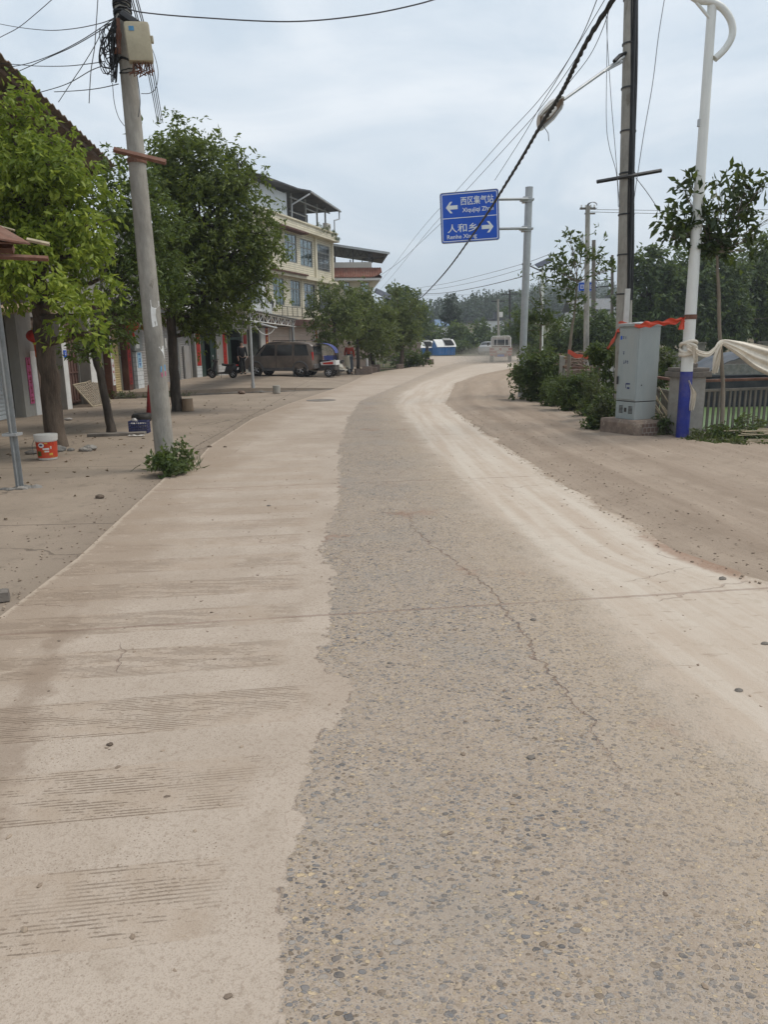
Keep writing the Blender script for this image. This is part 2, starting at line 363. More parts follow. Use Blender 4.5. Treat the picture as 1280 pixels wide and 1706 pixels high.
def lobe_leaves(lobes, tips, per, L, droop=.4, clump=.3, per_clump=9, shell=.5):
    """twig tips with whorls of leaves, gathered into clumps inside the crown's lobes"""
    Cs = []; Ds = []; Ls = []
    vol = np.array([r[0]*r[1]*r[2] for c, r in lobes])**.75; vol = vol/vol.sum()
    for (c, r), w in zip(lobes, vol):
        c = np.array(c, float); r = np.array(r, float); nt = max(6, int(tips*w)); nc = max(3, nt//per_clump)
        d = unit(RNG.normal(size=(nc, 3))); rr = (shell + (1-shell)*RNG.random(nc)**.6)*RNG.uniform(.85, 1.1, nc)
        cc = c + d*rr[:, None]*r
        k = RNG.integers(0, nc, nt)
        csz = clump*RNG.uniform(.55, 1.25, nc)[k]
        tp = cc[k] + RNG.normal(size=(nt, 3))*(csz[:, None]*np.array([.55, .55, .42]))
        ax = unit(unit(tp-c)*.9 + RNG.normal(size=(nt, 3))*.55 + np.array([0, 0, .15]))
        for j in range(per):
            s = unit(np.cross(ax, RNG.normal(size=(nt, 3))))
            D = ax*.45 + s*RNG.uniform(.5, 1.1, nt)[:, None] + np.array([0, 0, -droop])
            Cs.append(tp + RNG.normal(size=(nt, 3))*.025*(L/.1)); Ds.append(D); Ls.append(L*RNG.uniform(.6, 1.2, nt))
    return np.concatenate(Cs), np.concatenate(Ds), np.concatenate(Ls)
def limb(mb, p, q, r1, r2, wob=.08, n=6, seg=5):
    p = Vector(p); q = Vector(q); L = (q-p).length
    pts = [p.lerp(q, i/seg) + (Vector((random.gauss(0, 1), random.gauss(0, 1), random.gauss(0, .5)))*wob*L*.25 if 0 < i < seg else Vector()) for i in range(seg+1)]
    mb.tube(pts, r1, n, r2=r2); return pts
def tree(name, label, trunk, radii, lobes, tips, per, L, leaf, bark, group=None, aspect=.38, droop=.4, clump=.3, per_clump=9, shell=.5, cat='tree', twigs=0, n=10, limbs=True):
    """trunk: points from the foot up; lobes: (centre, radii)"""
    foot = Vector(trunk[0]); root = thing(name, label, cat, foot, 0, group)
    mb = MB(); T = [Vector(p)-foot for p in trunk]; fine = []
    for i in range(len(T)-1):
        for k in range(4): fine.append(T[i].lerp(T[i+1], k/4) + Vector((random.gauss(0, 1), random.gauss(0, 1), 0))*radii[0]*.07)
    fine.append(T[-1]); nr = np.interp(np.linspace(0, len(radii)-1, len(fine)), range(len(radii)), radii)
    nr[0] *= 1.25
    fine[0].z -= .05
    mb.tube(fine, list(nr), n)
    if limbs:
        for c, r in lobes:
            c = Vector(c)-foot
            k = min(range(len(fine)//3, len(fine)), key=lambda i: (fine[i]-c).length + max(0, fine[i].z-c.z)*3)
            rr = max(.012, nr[k]*.55)
            pts = limb(mb, fine[k], c, rr, rr*.35)
            for _ in range(3+twigs):
                e = c + Vector((random.gauss(0, .5)*r[0], random.gauss(0, .5)*r[1], random.gauss(.15, .4)*r[2]))
                limb(mb, pts[random.choice((2, 3, 4))], e, rr*.4, rr*.12, n=5, seg=4)
    mb.build('trunk', bark, root, smooth=60)
    C, D, LL = lobe_leaves(lobes, tips, per, L, droop, clump, per_clump, shell)
    leaf_obj('crown', C, D, LL, LL*aspect, leaf, root, origin=foot)
    return root
def lobes_px(L, px_per_m_depth):
    out = []
    for u, v, rp, *rest in L:
        Y = px_per_m_depth + (rest[0] if rest else 0); s = Y/F*1.0
        sq = rest[1] if len(rest) > 1 else 1.
        out.append((tuple(at(u, v, Y)), (rp*s, rp*s*.95, rp*s*sq)))
    return out

def rock(mb, c, r, seed=None):
    """adds one rough stone to a mesh"""
    bm = bmesh.new(); bmesh.ops.create_icosphere(bm, subdivisions=2, radius=1.); k = random.uniform(0, 99)
    vs = []
    for v in bm.verts:
        f = 1+.35*mnoise_.noise(v.co*1.3+Vector((k, 0, 0)))+.12*mnoise_.noise(v.co*4+Vector((0, k, 0)))
        vs.append((c[0]+v.co.x*f*r[0], c[1]+v.co.y*f*r[1], c[2]+v.co.z*f*r[2]))
    b0 = len(mb.v); mb.v += vs
    for f in bm.faces: mb.f.append(tuple(b0+v.index for v in f.verts)); mb.m.append(mb.cm)
    bm.free()
from mathutils import noise as mnoise_
def spline(P, m=8):
    out = []
    for i in range(len(P)-1):
        a, b_, c, d = P[max(i-1, 0)], P[i], P[i+1], P[min(i+2, len(P)-1)]
        for k in range(m):
            f = k/m; out.append(.5*((2*b_)+(-a+c)*f+(2*a-5*b_+4*c-d)*f*f+(-a+3*b_-3*c+d)*f**3))
    return out+[P[-1]]
# ------------------------------------------------------------ camera, light, sky
cam = bpy.data.cameras.new('camera'); co = bpy.data.objects.new('camera', cam); COL.objects.link(co)
cam.sensor_fit = 'AUTO'; cam.sensor_width = 36; cam.lens = F/1706*36; cam.clip_end = 5000; cam.clip_start = .05
mw = Matrix((tuple(RT), tuple(UP), tuple(-f0))).transposed().to_4x4(); mw.translation = (0, 0, EYE); co.matrix_world = mw
SC.camera = co
SUN_EL, SUN_AZ = rad(62), rad(80)          # azimuth from +y towards +x
sun = bpy.data.lights.new('sun', 'SUN'); sun.energy = 1.5; sun.angle = rad(20); sun.color = (1, .95, .87)
so = bpy.data.objects.new('sun', sun); COL.objects.link(so)
sd = Vector((math.sin(SUN_AZ)*math.cos(SUN_EL), math.cos(SUN_AZ)*math.cos(SUN_EL), math.sin(SUN_EL)))
so.rotation_euler = sd.to_track_quat('Z', 'Y').to_euler(); so.location = (20, 10, 40)
W = bpy.data.worlds.new('World'); SC.world = W; W.use_nodes = True; wt = W.node_tree; wt.nodes.clear()
def wn(t, **k):
    n = wt.nodes.new(t)
    for a, b in k.items(): setattr(n, a, b)
    return n
sky = wn('ShaderNodeTexSky', sky_type='NISHITA', sun_disc=False, sun_elevation=SUN_EL, sun_rotation=SUN_AZ, air_density=1.2, dust_density=3., ozone_density=1.)
tc = wn('ShaderNodeTexCoord'); mp = wn('ShaderNodeMapping'); mp.inputs['Scale'].default_value = (1, 1, 2.6)
wt.links.new(tc.outputs['Generated'], mp.inputs[0])
nz = wn('ShaderNodeTexNoise'); nz.inputs['Scale'].default_value = 2.4; nz.inputs['Detail'].default_value = 8; nz.inputs['Roughness'].default_value = .58; nz.inputs['Distortion'].default_value = .6
wt.links.new(mp.outputs[0], nz.inputs[0])
cr = wn('ShaderNodeValToRGB'); e = cr.color_ramp.elements
e[0].position = .42; e[0].color = (6.5, 7.5, 8.5, 1); e[1].position = .66; e[1].color = (8.9, 9.45, 10.0, 1)
wt.links.new(nz.outputs['Fac'], cr.inputs[0])
mxw = wn('ShaderNodeMix', data_type='RGBA'); mxw.inputs[0].default_value = .9
wt.links.new(sky.outputs[0], mxw.inputs[6]); wt.links.new(cr.outputs[0], mxw.inputs[7])
bg = wn('ShaderNodeBackground'); bg.inputs[1].default_value = .075
wt.links.new(mxw.outputs[2], bg.inputs[0]); ow = wn('ShaderNodeOutputWorld'); wt.links.new(bg.outputs[0], ow.inputs[0])
SC.view_settings.view_transform = 'Standard'; SC.view_settings.look = 'None'; SC.view_settings.exposure = .52; SC.view_settings.gamma = 1
SC.view_settings.use_curve_mapping = False
SC.cycles.max_bounces = 8; SC.cycles.transparent_max_bounces = 12; SC.cycles.volume_bounces = 0
SC.cycles.volume_step_rate = 4

# ------------------------------------------------------------ plan of the ground
def pline(px, pre=(), post=()):
    P = list(pre) + [(gp(u, v).y, gp(u, v).x) for u, v in px] + list(post)
    P.sort(); a = np.array(P); return lambda y: np.interp(y, a[:, 0], a[:, 1])
fL = pline([(0, 1035), (130, 935), (215, 855), (262, 811), (277, 797), (292, 791), (306, 786), (318, 783), (322, 777), (350, 745), (420, 700), (480, 675), (560, 648)],
           [(-4, -2.2), (2, -2.27)], [(30, -1.3), (36, -.9), (41, -.2), (46, 1.4), (52, 3.), (60, 3.2), (90, 3.4)])
fA = pline([(463, 1706), (466, 1500), (480, 1430), (510, 1390), (500, 1330), (520, 1262), (556, 1215), (585, 1185), (578, 1150), (535, 1125), (531, 1098), (548, 1066), (565, 1048), (547, 1020), (546, 960), (538, 915), (556, 855), (566, 822), (562, 790), (567, 745), (580, 700), (600, 670), (660, 645), (740, 610)],
           [(-4, -.25)], [(70, 9), (90, 15)])
fR = pline([(1280, 1330), (1200, 1250), (1130, 1170), (1030, 1085), (960, 1000), (900, 940), (820, 870), (760, 810), (710, 750), (675, 700), (655, 675)],
           [(-4, 1.7), (1.4, 1.5)], [(24, .6), (30, 1.6), (48, 5.4), (62, 10), (90, 17)])
fD = pline([(1280, 975), (1150, 930), (1060, 880), (960, 820), (880, 770), (800, 715), (745, 675), (760, 640), (800, 625), (850, 615)],
           [(-4, 3.6), (1, 3.1), (3, 2.8)], [(52, 10.5), (62, 15), (90, 24)])
fC = pline([(690, 890), (740, 930), (790, 965), (835, 1010), (862, 1060), (900, 1110), (960, 1190)], [(-4, .95), (2, .9)], [(8, .2), (12, 0), (90, 0)])
def fF(y):    # line of the fence on the right and, beyond it, of the scrub
    return np.interp(y, [-4, 9, 10.6, 11.6, 12.2, 14.4, 19.2, 21.8, 24, 30, 45, 55, 70, 90], [9.5, 9.5, 9, 7, 5.0, 4.95, 4.62, 4.5, 5.2, 7.2, 12.2, 16, 22, 30])
YS = np.unique(np.concatenate([np.linspace(-4, 4, 120), np.linspace(4, 14, 150), np.linspace(14, 40, 110), np.linspace(40, 90, 40)]))
def strip(name, ys, xa, xb, n, zf, mat, attrs, skirt=0.):
    """a sheet of the ground between two lines, with the distances to the lines kept as attributes"""
    vs = []; at_ = {k: [] for k in attrs}
    for y in ys:
        for i in range(n):
            x = xa(y) + (xb(y)-xa(y))*i/(n-1); vs.append((x, y, zf(x, y)))
            for k, fn in attrs.items(): at_[k].append(fn(x, y))
    fs = [(j*n+i, j*n+i+1, (j+1)*n+i+1, (j+1)*n+i) for j in range(len(ys)-1) for i in range(n-1)]
    if skirt:
        b = len(vs)
        for j in range(len(ys)):
            x, y, z = vs[j*n]; vs.append((x, y, z-skirt))
            for k, fn in attrs.items(): at_[k].append(fn(x, y))
        fs += [(j*n, (j+1)*n, b+j+1, b+j) for j in range(len(ys)-1)]
    me = bpy.data.meshes.new(name); me.from_pydata(vs, [], fs); me.update(); me.materials.append(mat)
    for k in attrs: me.attributes.new(k, 'FLOAT', 'POINT').data.foreach_set('value', np.array(at_[k], dtype=np.float32))
    me.polygons.foreach_set('use_smooth', [True]*len(me.polygons)); me.set_sharp_from_angle(angle=rad(40))
    o = bpy.data.objects.new(name, me); COL.objects.link(o); return tag(o, kind='structure')
def attr(n, k): return n.node('ShaderNodeAttribute', attribute_name=k).outputs['Fac']

# --- road shader: grooved pale slabs, worn bed of exposed pebbles, pale dusty lane
n = NT('worn_concrete_road'); P = n.pos(); sx = n.node('ShaderNodeSeparateXYZ', {0: P}).outputs; X, Y = sx[0], sx[1]
dA, dR, dL, dD, dC = (attr(n, k) for k in ('dA', 'dR', 'dL', 'dD', 'dC'))
n0 = n.noise(P, .55, 4, .55); n1 = n.noise(P, 1.7, 5, .6); n2 = n.noise(P, 9, 4, .6); n3 = n.noise(P, 55, 3, .6); n4 = n.noise(P, 210, 2, .6)
jig = lambda a, k: n.math('MULTIPLY', n.math('SUBTRACT', a, .5), k)
add = lambda *a: a[0] if len(a) == 1 else n.math('ADD', a[0], add(*a[1:]))
mA = n.step(add(dA, jig(n1, .24), jig(n2, .2), jig(n3, .06)), -.010, .012)
mR = n.step(add(dR, jig(n1, .75), jig(n2, .5), jig(n3, .45)), .24, -.24)
agg = n.math('MULTIPLY', mA, mR)
# the slab concrete
g = n.math('SUBTRACT', Y, n.math('MULTIPLY', X, .135))
slab = n.mix(n.step(n1, .3, .7), (.405, .332, .268), (.462, .384, .315))
slab = n.mix(n.math('MULTIPLY', n.step(n0, .45, .62), .6), slab, (.36, .285, .222))
slab = n.mix(n.math('MULTIPLY', n.step(n2, .5, .75), .35), slab, (.31, .245, .185))
pit = n.vor(P, 75); slab = n.mix(n.math('MULTIPLY', n.step(n.math('ADD', pit.outputs['Distance'], jig(n3, .5)), .25, .1), n.step(n.noise(P, 3.2, 4), .44, .6)), slab, (.20, .15, .11))
slab = n.mix(n.math('MULTIPLY', n.step(n4, .5, .66), .5), slab, (.27, .21, .16))
slab = n.mix(n.math('MULTIPLY', n.step(n3, .54, .66), .45), slab, (.27, .208, .158))
spt = n.noise(n.scalev(P, (1, 1.6, 1)), 2.3, 9, .75); slab = n.mix(n.math('MULTIPLY', n.step(spt, .64, .67), .5), slab, (.24, .175, .125))
# grooves pressed across the left lane
gw = n.math('ADD', g, jig(n.noise(P, 2.5, 2), .012))
band = n.step(n.math('ADD', n.math('PINGPONG', n.math('ADD', gw, .10), .29), jig(n.noise(n.scalev(P, (.35, 1.2, 1)), 1.2, 3), .035)), .120, .127)
line = n.step(n.math('PINGPONG', gw, .0082), .0050, .0066)
gm = n.math('MULTIPLY', n.math('MULTIPLY', band, line), n.step(add(n.noise(n.scalev(P, (1.2, 9, 1)), 2.2, 4, .6), jig(n3, .4)), .44, .56))
leftB = n.math('MULTIPLY', n.math('MULTIPLY', n.step(dA, -.14, -.24), n.step(Y, 13, 8)), n.step(n.noise(P, .6, 3), .30, .42)); left = n.math('MULTIPLY', n.step(dA, -.12, -.3), n.math('MULTIPLY', n.step(Y, 9, 4), n.step(add(n.noise(P, .8, 3), jig(n.noise(P, 3, 3), .3)), .36, .5))); gm = n.math('MULTIPLY', gm, left)
slab = n.mix(n.math('MULTIPLY', n.math('MULTIPLY', band, n.math('MULTIPLY', leftB, n.math('MULTIPLY_ADD', n.step(n2, .35, .6), .6, .4))), .42), slab, (.355, .27, .20))
slab = n.mix(n.math('MULTIPLY', gm, .72), slab, (.20, .145, .104))
# dusty brown edge of the left lane
slab = n.mix(n.math('MULTIPLY', n.step(add(dL, jig(n1, 1.1), jig(n2, .5), jig(n3, .3)), .85, .25), .55), slab, (.285, .215, .157))
slab = n.mix(n.math('MULTIPLY', n.math('MULTIPLY', n.step(add(n.math('ABSOLUTE', n.math('SUBTRACT', dL, n.math('MULTIPLY_ADD', Y, -.22, 1.35))), jig(n1, .5), jig(n2, .3)), .13, .02), n.step(Y, 5.2, 3.6)), .5), slab, (.22, .16, .115))
slab = n.mix(n.math('MULTIPLY', n.step(add(dL, jig(n2, .10), jig(n3, .05)), .05, .015), .7), slab, (.46, .375, .295))
flk = n.noise(n.scalev(P, (1, 2.2, 1)), 6.5, 7, .72); slab = n.mix(n.math('MULTIPLY', n.math('MULTIPLY', n.step(flk, .60, .64), n.step(dL, 1.3, .3)), .6), slab, (.47, .38, .30))
# right lane: whiter, with tyre-laid dust streaks along it
sv = n.node('ShaderNodeCombineXYZ', {0: n.math('MULTIPLY', dD, 3.2), 1: n.math('MULTIPLY', Y, .16)}).outputs[0]
st = n.noise(sv, 1.5, 5, .6)
right = n.step(dR, -.25, .2)
rl = n.mix(n.step(add(st, jig(n1, .25), jig(n2, .12)), .34, .66), (.52, .45, .375), (.445, .360, .285))
rl = n.mix(n.math('MULTIPLY', n.step(n2, .55, .75), .3), rl, (.34, .27, .2))
scuff = n.noise(n.scalev(P, (1.5, 7, 1)), 3.5, 6, .7)
rl = n.mix(n.math('MULTIPLY', n.step(scuff, .60, .66), .45), rl, (.24, .175, .125))
slab = n.mix(right, slab, rl)
slab = n.mix(n.math('MULTIPLY', n.step(add(dD, jig(n1, .7), jig(n2, .4), jig(n3, .3)), .14, -.08), .85), slab, (.27, .20, .142))
sp = n.node('ShaderNodeMapping', {'Vector': P}); sp.inputs['Location'].default_value = (-2.24, -5.25, 0)
rot = n.node('ShaderNodeVectorRotate', {'Vector': sp.outputs[0], 'Angle': rad(-14)}, rotation_type='Z_AXIS').outputs[0]
el = n.node('ShaderNodeVectorMath', {0: n.scalev(rot, (6.5, 1.3, 0))}, operation='LENGTH').outputs['Value']
slab = n.mix(n.math('MULTIPLY', n.step(add(el, jig(n2, .9), jig(n1, .7)), .95, .35), .6), slab, (.25, .14, .09))
# exposed pebbles
warp = n.node('ShaderNodeVectorMath', {0: P, 1: n.scalev(n.node('ShaderNodeTexNoise', {'Vector': P, 'Scale': 30., 'Detail': 2.}).outputs['Color'], (.012, .012, 0))}, operation='ADD').outputs[0]
def stones(scale, lo, seed, frac):
    pv = n.node('ShaderNodeMapping', {'Vector': warp}); pv.inputs['Location'].default_value = (seed, seed*2, 0); pv.inputs['Rotation'].default_value = (0, 0, seed); pv.inputs['Scale'].default_value = (1, 1.35, 0)
    v = n.vor(pv.outputs[0], scale, 'F1'); ed = n.vor(pv.outputs[0], scale, 'DISTANCE_TO_EDGE')
    cs = n.node('ShaderNodeSeparateColor', {0: v.outputs['Color']}).outputs
    size = n.math('MULTIPLY_ADD', cs[0], .30, lo)
    m = n.math('MULTIPLY', n.step(n.math('SUBTRACT', ed.outputs['Distance'], n.math('MULTIPLY', n.math('SUBTRACT', 1, cs[0]), .16)), .035, .085), n.step(cs[1], frac, frac+.02))
    m = n.math('MULTIPLY', m, n.step(v.outputs['Distance'], n.math('MULTIPLY_ADD', cs[0], .22, .36), n.math('MULTIPLY_ADD', cs[0], .22, .28)))
    col = n.ramp(cs[2], [(0, (.10, .10, .105)), (.07, (.17, .17, .175)), (.24, (.225, .22, .22)), (.38, (.225, .18, .135)), (.54, (.32, .255, .185)), (.68, (.17, .13, .095)), (.78, (.40, .31, .21)), (.9, (.31, .285, .265)), (.96, (.55, .42, .26))], 'CONSTANT')
    col = n.mix(n.math('MULTIPLY', n.step(n3, .35, .7), .35), col, (.27, .22, .17))
    return m, col
mort = n.mix(n.step(n2, .3, .7), (.345, .28, .222), (.395, .325, .262))
mort = n.mix(n.math('MULTIPLY', n.step(n4, .48, .62), .6), mort, (.27, .205, .15))
mort = n.mix(n.math('MULTIPLY', n.step(n3, .5, .62), .5), mort, (.28, .215, .16))
m1, c1 = stones(38, 0, .7, .42); m2, c2 = stones(70, 0, 2.1, .30); m3, c3 = stones(135, 0, 3.3, .38)
film = n.step(add(n0, jig(n2, .35), jig(n1, .3)), .64, .44)
ag = n.mix(n.math('MULTIPLY', m3, .75), mort, c3)
ag = n.mix(n.math('MULTIPLY', n.math('MULTIPLY', m2, .92), n.math('MULTIPLY_ADD', film, .35, .65)), ag, c2)
ag = n.mix(n.math('MULTIPLY', n.math('MULTIPLY', m1, .95), n.math('MULTIPLY_ADD', film, .7, .3)), ag, c1)
ag = n.mix(n.math('MULTIPLY', n.step(n.noise(P, .8, 5, .65), .48, .66), .38), ag, (.275, .25, .222))
ag = n.mix(n.math('MULTIPLY', n.step(n.noise(P, 1.15, 3, .5), .60, .70), n.math('MULTIPLY', n.step(n2, .4, .6), .7)), ag, (.27, .165, .115))
ag = n.mix(n.math('MULTIPLY', n.step(dR, -.8, -.02), .45), ag, (.44, .35, .262))
col = n.mix(agg, slab, ag)
# joints, cracks
jp = n.math('ABSOLUTE', n.math('SUBTRACT', n.math('MODULO', n.math('ADD', n.math('ADD', g, jig(n2, .03)), 4.2*4+.03), 4.2), 0))
jm = n.math('MAXIMUM', n.step(jp, .018, .008), n.step(jp, 4.185, 4.195))
jm = n.math('MULTIPLY', jm, n.math('MULTIPLY_ADD', n.step(n1, .35, .6), .6, .4))
cx = n.math('ABSOLUTE', add(dC, jig(n2, .16), jig(n3, .03), jig(n1, .2)))
cm = n.math('MULTIPLY', n.step(cx, .008, .003), n.step(n.math('ABSOLUTE', n.math('SUBTRACT', Y, 4.6)), 2.6, 1.4))
ck = n.vor(n.node('ShaderNodeVectorMath', {0: P, 1: n.scalev(n.node('ShaderNodeTexNoise', {'Vector': P, 'Scale': 3., 'Detail': 4.}).outputs['Color'], (.5, .5, 0))}, operation='ADD').outputs[0], .55, 'DISTANCE_TO_EDGE')
km = n.math('MULTIPLY', n.step(ck.outputs['Distance'], .0035, .0015), n.step(n.noise(P, .7, 2), .55, .6))
eg = n.math('MULTIPLY', n.math('MULTIPLY', n.step(n.math('ABSOLUTE', add(dA, jig(n1, .22), jig(n2, .16), jig(n3, .03))), .010, .003), n.step(n2, .48, .6)), .5)
dk = n.math('MAXIMUM', n.math('MAXIMUM', jm, cm), n.math('MAXIMUM', n.math('MULTIPLY', km, .7), eg))
col = n.mix(n.math('MULTIPLY', dk, .34), col, (.16, .072, .052))
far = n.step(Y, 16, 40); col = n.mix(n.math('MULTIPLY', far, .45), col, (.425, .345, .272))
hgt = add(n.math('MULTIPLY', n3, .35), n.math('MULTIPLY', n4, .25), n.math('MULTIPLY', gm, -.5), n.math('MULTIPLY', dk, -.9), n.math('MULTIPLY', n.math('MULTIPLY', agg, n.math('ADD', n.math('MULTIPLY', m1, film), n.math('MULTIPLY', m2, .5))), .5), n.math('MULTIPLY', agg, -.5))
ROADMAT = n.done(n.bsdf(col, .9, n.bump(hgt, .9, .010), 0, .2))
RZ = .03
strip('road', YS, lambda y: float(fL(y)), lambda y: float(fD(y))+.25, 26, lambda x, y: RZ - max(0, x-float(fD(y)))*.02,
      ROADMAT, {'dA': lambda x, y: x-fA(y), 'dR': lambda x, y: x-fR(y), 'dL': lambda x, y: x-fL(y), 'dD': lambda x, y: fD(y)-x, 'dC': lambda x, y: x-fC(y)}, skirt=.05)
# --- dirt shoulder
n = NT('dry_dirt'); P = n.pos(); Yc = n.node('ShaderNodeSeparateXYZ', {0: P}).outputs[1]; dD = attr(n, 'dD')
jig = lambda a, k: n.math('MULTIPLY', n.math('SUBTRACT', a, .5), k)
add = lambda *a: a[0] if len(a) == 1 else n.math('ADD', a[0], add(*a[1:]))
sv = n.node('ShaderNodeCombineXYZ', {0: n.math('MULTIPLY', dD, 2.6), 1: n.math('MULTIPLY', Yc, .13)}).outputs[0]
st = n.noise(sv, 1.6, 7, .62); n1 = n.noise(P, 1.3, 6, .65); n2 = n.noise(P, 14, 5, .65); n3 = n.noise(P, 90, 3, .6)
c = n.mix(n.step(st, .28, .72), (.29, .225, .172), (.36, .287, .222))
c = n.mix(n.math('MULTIPLY', n.step(n1, .4, .7), .55), c, (.26, .20, .15))
c = n.mix(n.math('MULTIPLY', n.step(n2, .55, .72), .5), c, (.165, .122, .09))
c = n.mix(n.math('MULTIPLY', n.step(n3, .55, .75), .5), c, (.15, .115, .085))
c = n.mix(n.math('MULTIPLY', n.step(n.math('ADD', st, jig(n2, .3)), .66, .74), .5), c, (.40, .325, .255))
trk = n.math('MINIMUM', n.math('ABSOLUTE', n.math('ADD', n.math('SUBTRACT', dD, .55), jig(n1, .25))), n.math('ABSOLUTE', n.math('ADD', n.math('SUBTRACT', dD, 1.45), jig(n1, .5))))
c = n.mix(n.math('MULTIPLY', n.step(n.math('ADD', trk, jig(n2, .12)), .26, .06), .4), c, (.20, .148, .108))
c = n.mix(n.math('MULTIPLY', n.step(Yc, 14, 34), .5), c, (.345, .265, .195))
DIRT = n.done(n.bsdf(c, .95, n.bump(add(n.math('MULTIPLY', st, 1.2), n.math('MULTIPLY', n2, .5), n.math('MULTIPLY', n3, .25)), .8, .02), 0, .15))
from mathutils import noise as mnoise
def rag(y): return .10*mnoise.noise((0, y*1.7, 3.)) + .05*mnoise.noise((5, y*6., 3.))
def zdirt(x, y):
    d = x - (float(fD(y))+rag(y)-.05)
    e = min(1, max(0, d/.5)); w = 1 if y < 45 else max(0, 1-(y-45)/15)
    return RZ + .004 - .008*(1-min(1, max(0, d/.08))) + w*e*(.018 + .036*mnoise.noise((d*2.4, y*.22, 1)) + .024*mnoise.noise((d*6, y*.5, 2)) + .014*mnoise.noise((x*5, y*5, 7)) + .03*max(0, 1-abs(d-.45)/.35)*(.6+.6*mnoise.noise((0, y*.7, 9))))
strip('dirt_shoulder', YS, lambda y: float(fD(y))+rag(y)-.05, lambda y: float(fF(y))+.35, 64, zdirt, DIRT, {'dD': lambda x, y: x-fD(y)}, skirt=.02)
# --- forecourt on the left and the raised pavement beyond it
n = NT('dusty_forecourt_concrete'); P = n.pos(); sp = n.node('ShaderNodeSeparateXYZ', {0: P}).outputs
n1 = n.noise(P, .8, 6, .62); n2 = n.noise(P, 5, 5, .65); n3 = n.noise(P, 60, 3, .6); n0 = n.noise(P, .25, 3)
c = n.mix(n.step(n1, .3, .7), (.245, .195, .150), (.335, .268, .208))
c = n.mix(n.math('MULTIPLY', n.step(n0, .4, .62), .5), c, (.29, .235, .18))
c = n.mix(n.math('MULTIPLY', n.step(n2, .52, .75), .55), c, (.155, .122, .096))
c = n.mix(n.math('MULTIPLY', n.step(n3, .52, .75), .35), c, (.15, .12, .095))
c = n.mix(n.math('MULTIPLY', n.step(n.noise(n.scalev(P, (1, 3.5, 1)), 1.9, 6, .7), .64, .71), .55), c, (.10, .08, .064))
jy = n.math('MODULO', n.math('ADD', n.math('ADD', n.math('SUBTRACT', sp[1], n.math('MULTIPLY', sp[0], .05)), n.math('MULTIPLY', n2, .03)), 10), 3.35)
jx = n.math('MODULO', n.math('ADD', n.math('ADD', sp[0], n.math('MULTIPLY', n2, .03)), 29.4), 3.3)
jn = n.math('MAXIMUM', n.step(jy, .022, .01), n.math('MULTIPLY', n.step(jx, .02, .01), n.step(sp[1], 9, 11)))
ck = n.vor(n.node('ShaderNodeVectorMath', {0: P, 1: n.scalev(n.node('ShaderNodeTexNoise', {'Vector': P, 'Scale': 2., 'Detail': 4.}).outputs['Color'], (.7, .7, 0))}, operation='ADD').outputs[0], .42, 'DISTANCE_TO_EDGE')
km = n.math('MULTIPLY', n.step(ck.outputs['Distance'], .006, .0025), n.step(n.noise(P, .5, 2), .48, .55))
dk = n.math('MAXIMUM', n.math('MULTIPLY', jn, .8), n.math('MULTIPLY', km, .6))
c = n.mix(n.math('MULTIPLY', dk, .85), c, (.055, .043, .034))
dLa = attr(n, 'dL')
c = n.mix(n.math('MULTIPLY', n.step(n.math('ADD', dLa, n.math('MULTIPLY', n1, 1.6)), .2, 1.0), .35), c, (.17, .133, .103))
c = n.mix(n.math('MULTIPLY', n.step(n.math('ADD', dLa, n.math('MULTIPLY', n2, .03)), -.025, -.005), .75), c, (.07, .052, .04))  # shadow of the road slab's lip, painted as a dark line along its edge
FORE = n.done(n.bsdf(c, .9, n.bump(n.math('ADD', n.math('MULTIPLY', n3, .4), n.math('MULTIPLY', dk, -1.2)), .5, .01), 0, .2))
def kerb_y(x): return 26.45 + (x+1.65)*.52
def ph(x): return .015 + .16*min(1, max(0, (-1.3-x)/3.2))       # height of the raised pavement
yf = np.linspace(-4, 40, 150)
strip('forecourt', yf, lambda y: -14., lambda y: float(fL(y))+.02, 40, lambda x, y: .006+.012*mnoise.noise((x*.4, y*.4, 0)) , FORE, {'dL': lambda x, y: x-fL(y)})
xs = np.linspace(-9, -.75, 30)
mb = MB(); ny = 24; vs = []
for x in xs:
    k0 = kerb_y(x)+.05*mnoise.noise((x*1.5, 0, 0)); k1 = 62
    for i in range(ny): vs.append((x, k0+(k1-k0)*(i/(ny-1))**1.6, ph(x)))
    vs.append((x, k0-.01, -.05))
fs = []; s_ = ny+1
for i in range(len(xs)-1):
    for j in range(ny-1): fs.append((i*s_+j, (i+1)*s_+j, (i+1)*s_+j+1, i*s_+j+1))
    fs.append((i*s_+ny, (i+1)*s_+ny, (i+1)*s_, i*s_))
b = len(vs); last = (len(xs)-1)*s_
for j in range(ny): vs.append((vs[last+j][0]+.12, vs[last+j][1], -.04))
fs += [(last+j, b+j, b+j+1, last+j+1) for j in range(ny-1)]
mb.add(vs, fs); o = mb.build('raised_pavement', MAT['conc'], fix=True); tag(o, kind='structure'); o.data.materials[0] = FORE; o.data.attributes.new('dL', 'FLOAT', 'POINT').data.foreach_set('value', np.full(len(o.data.vertices), -5., dtype=np.float32))
mb = MB()          # broken kerb along the ditch
mb.slab(lambda a, t: (a, kerb_y(a)-.10-.16*t + .03*mnoise.noise((a*2, t, 1)), .01+.05*min(1, max(0, (-2.2-a)/3)) + .03*mnoise.noise((a*3, t*2, 4))), np.linspace(-8.9, -1.7, 50), [0, 1], (0, 0, -.09))
tag(mb.build('kerb', MAT['conc_dark']), kind='structure')

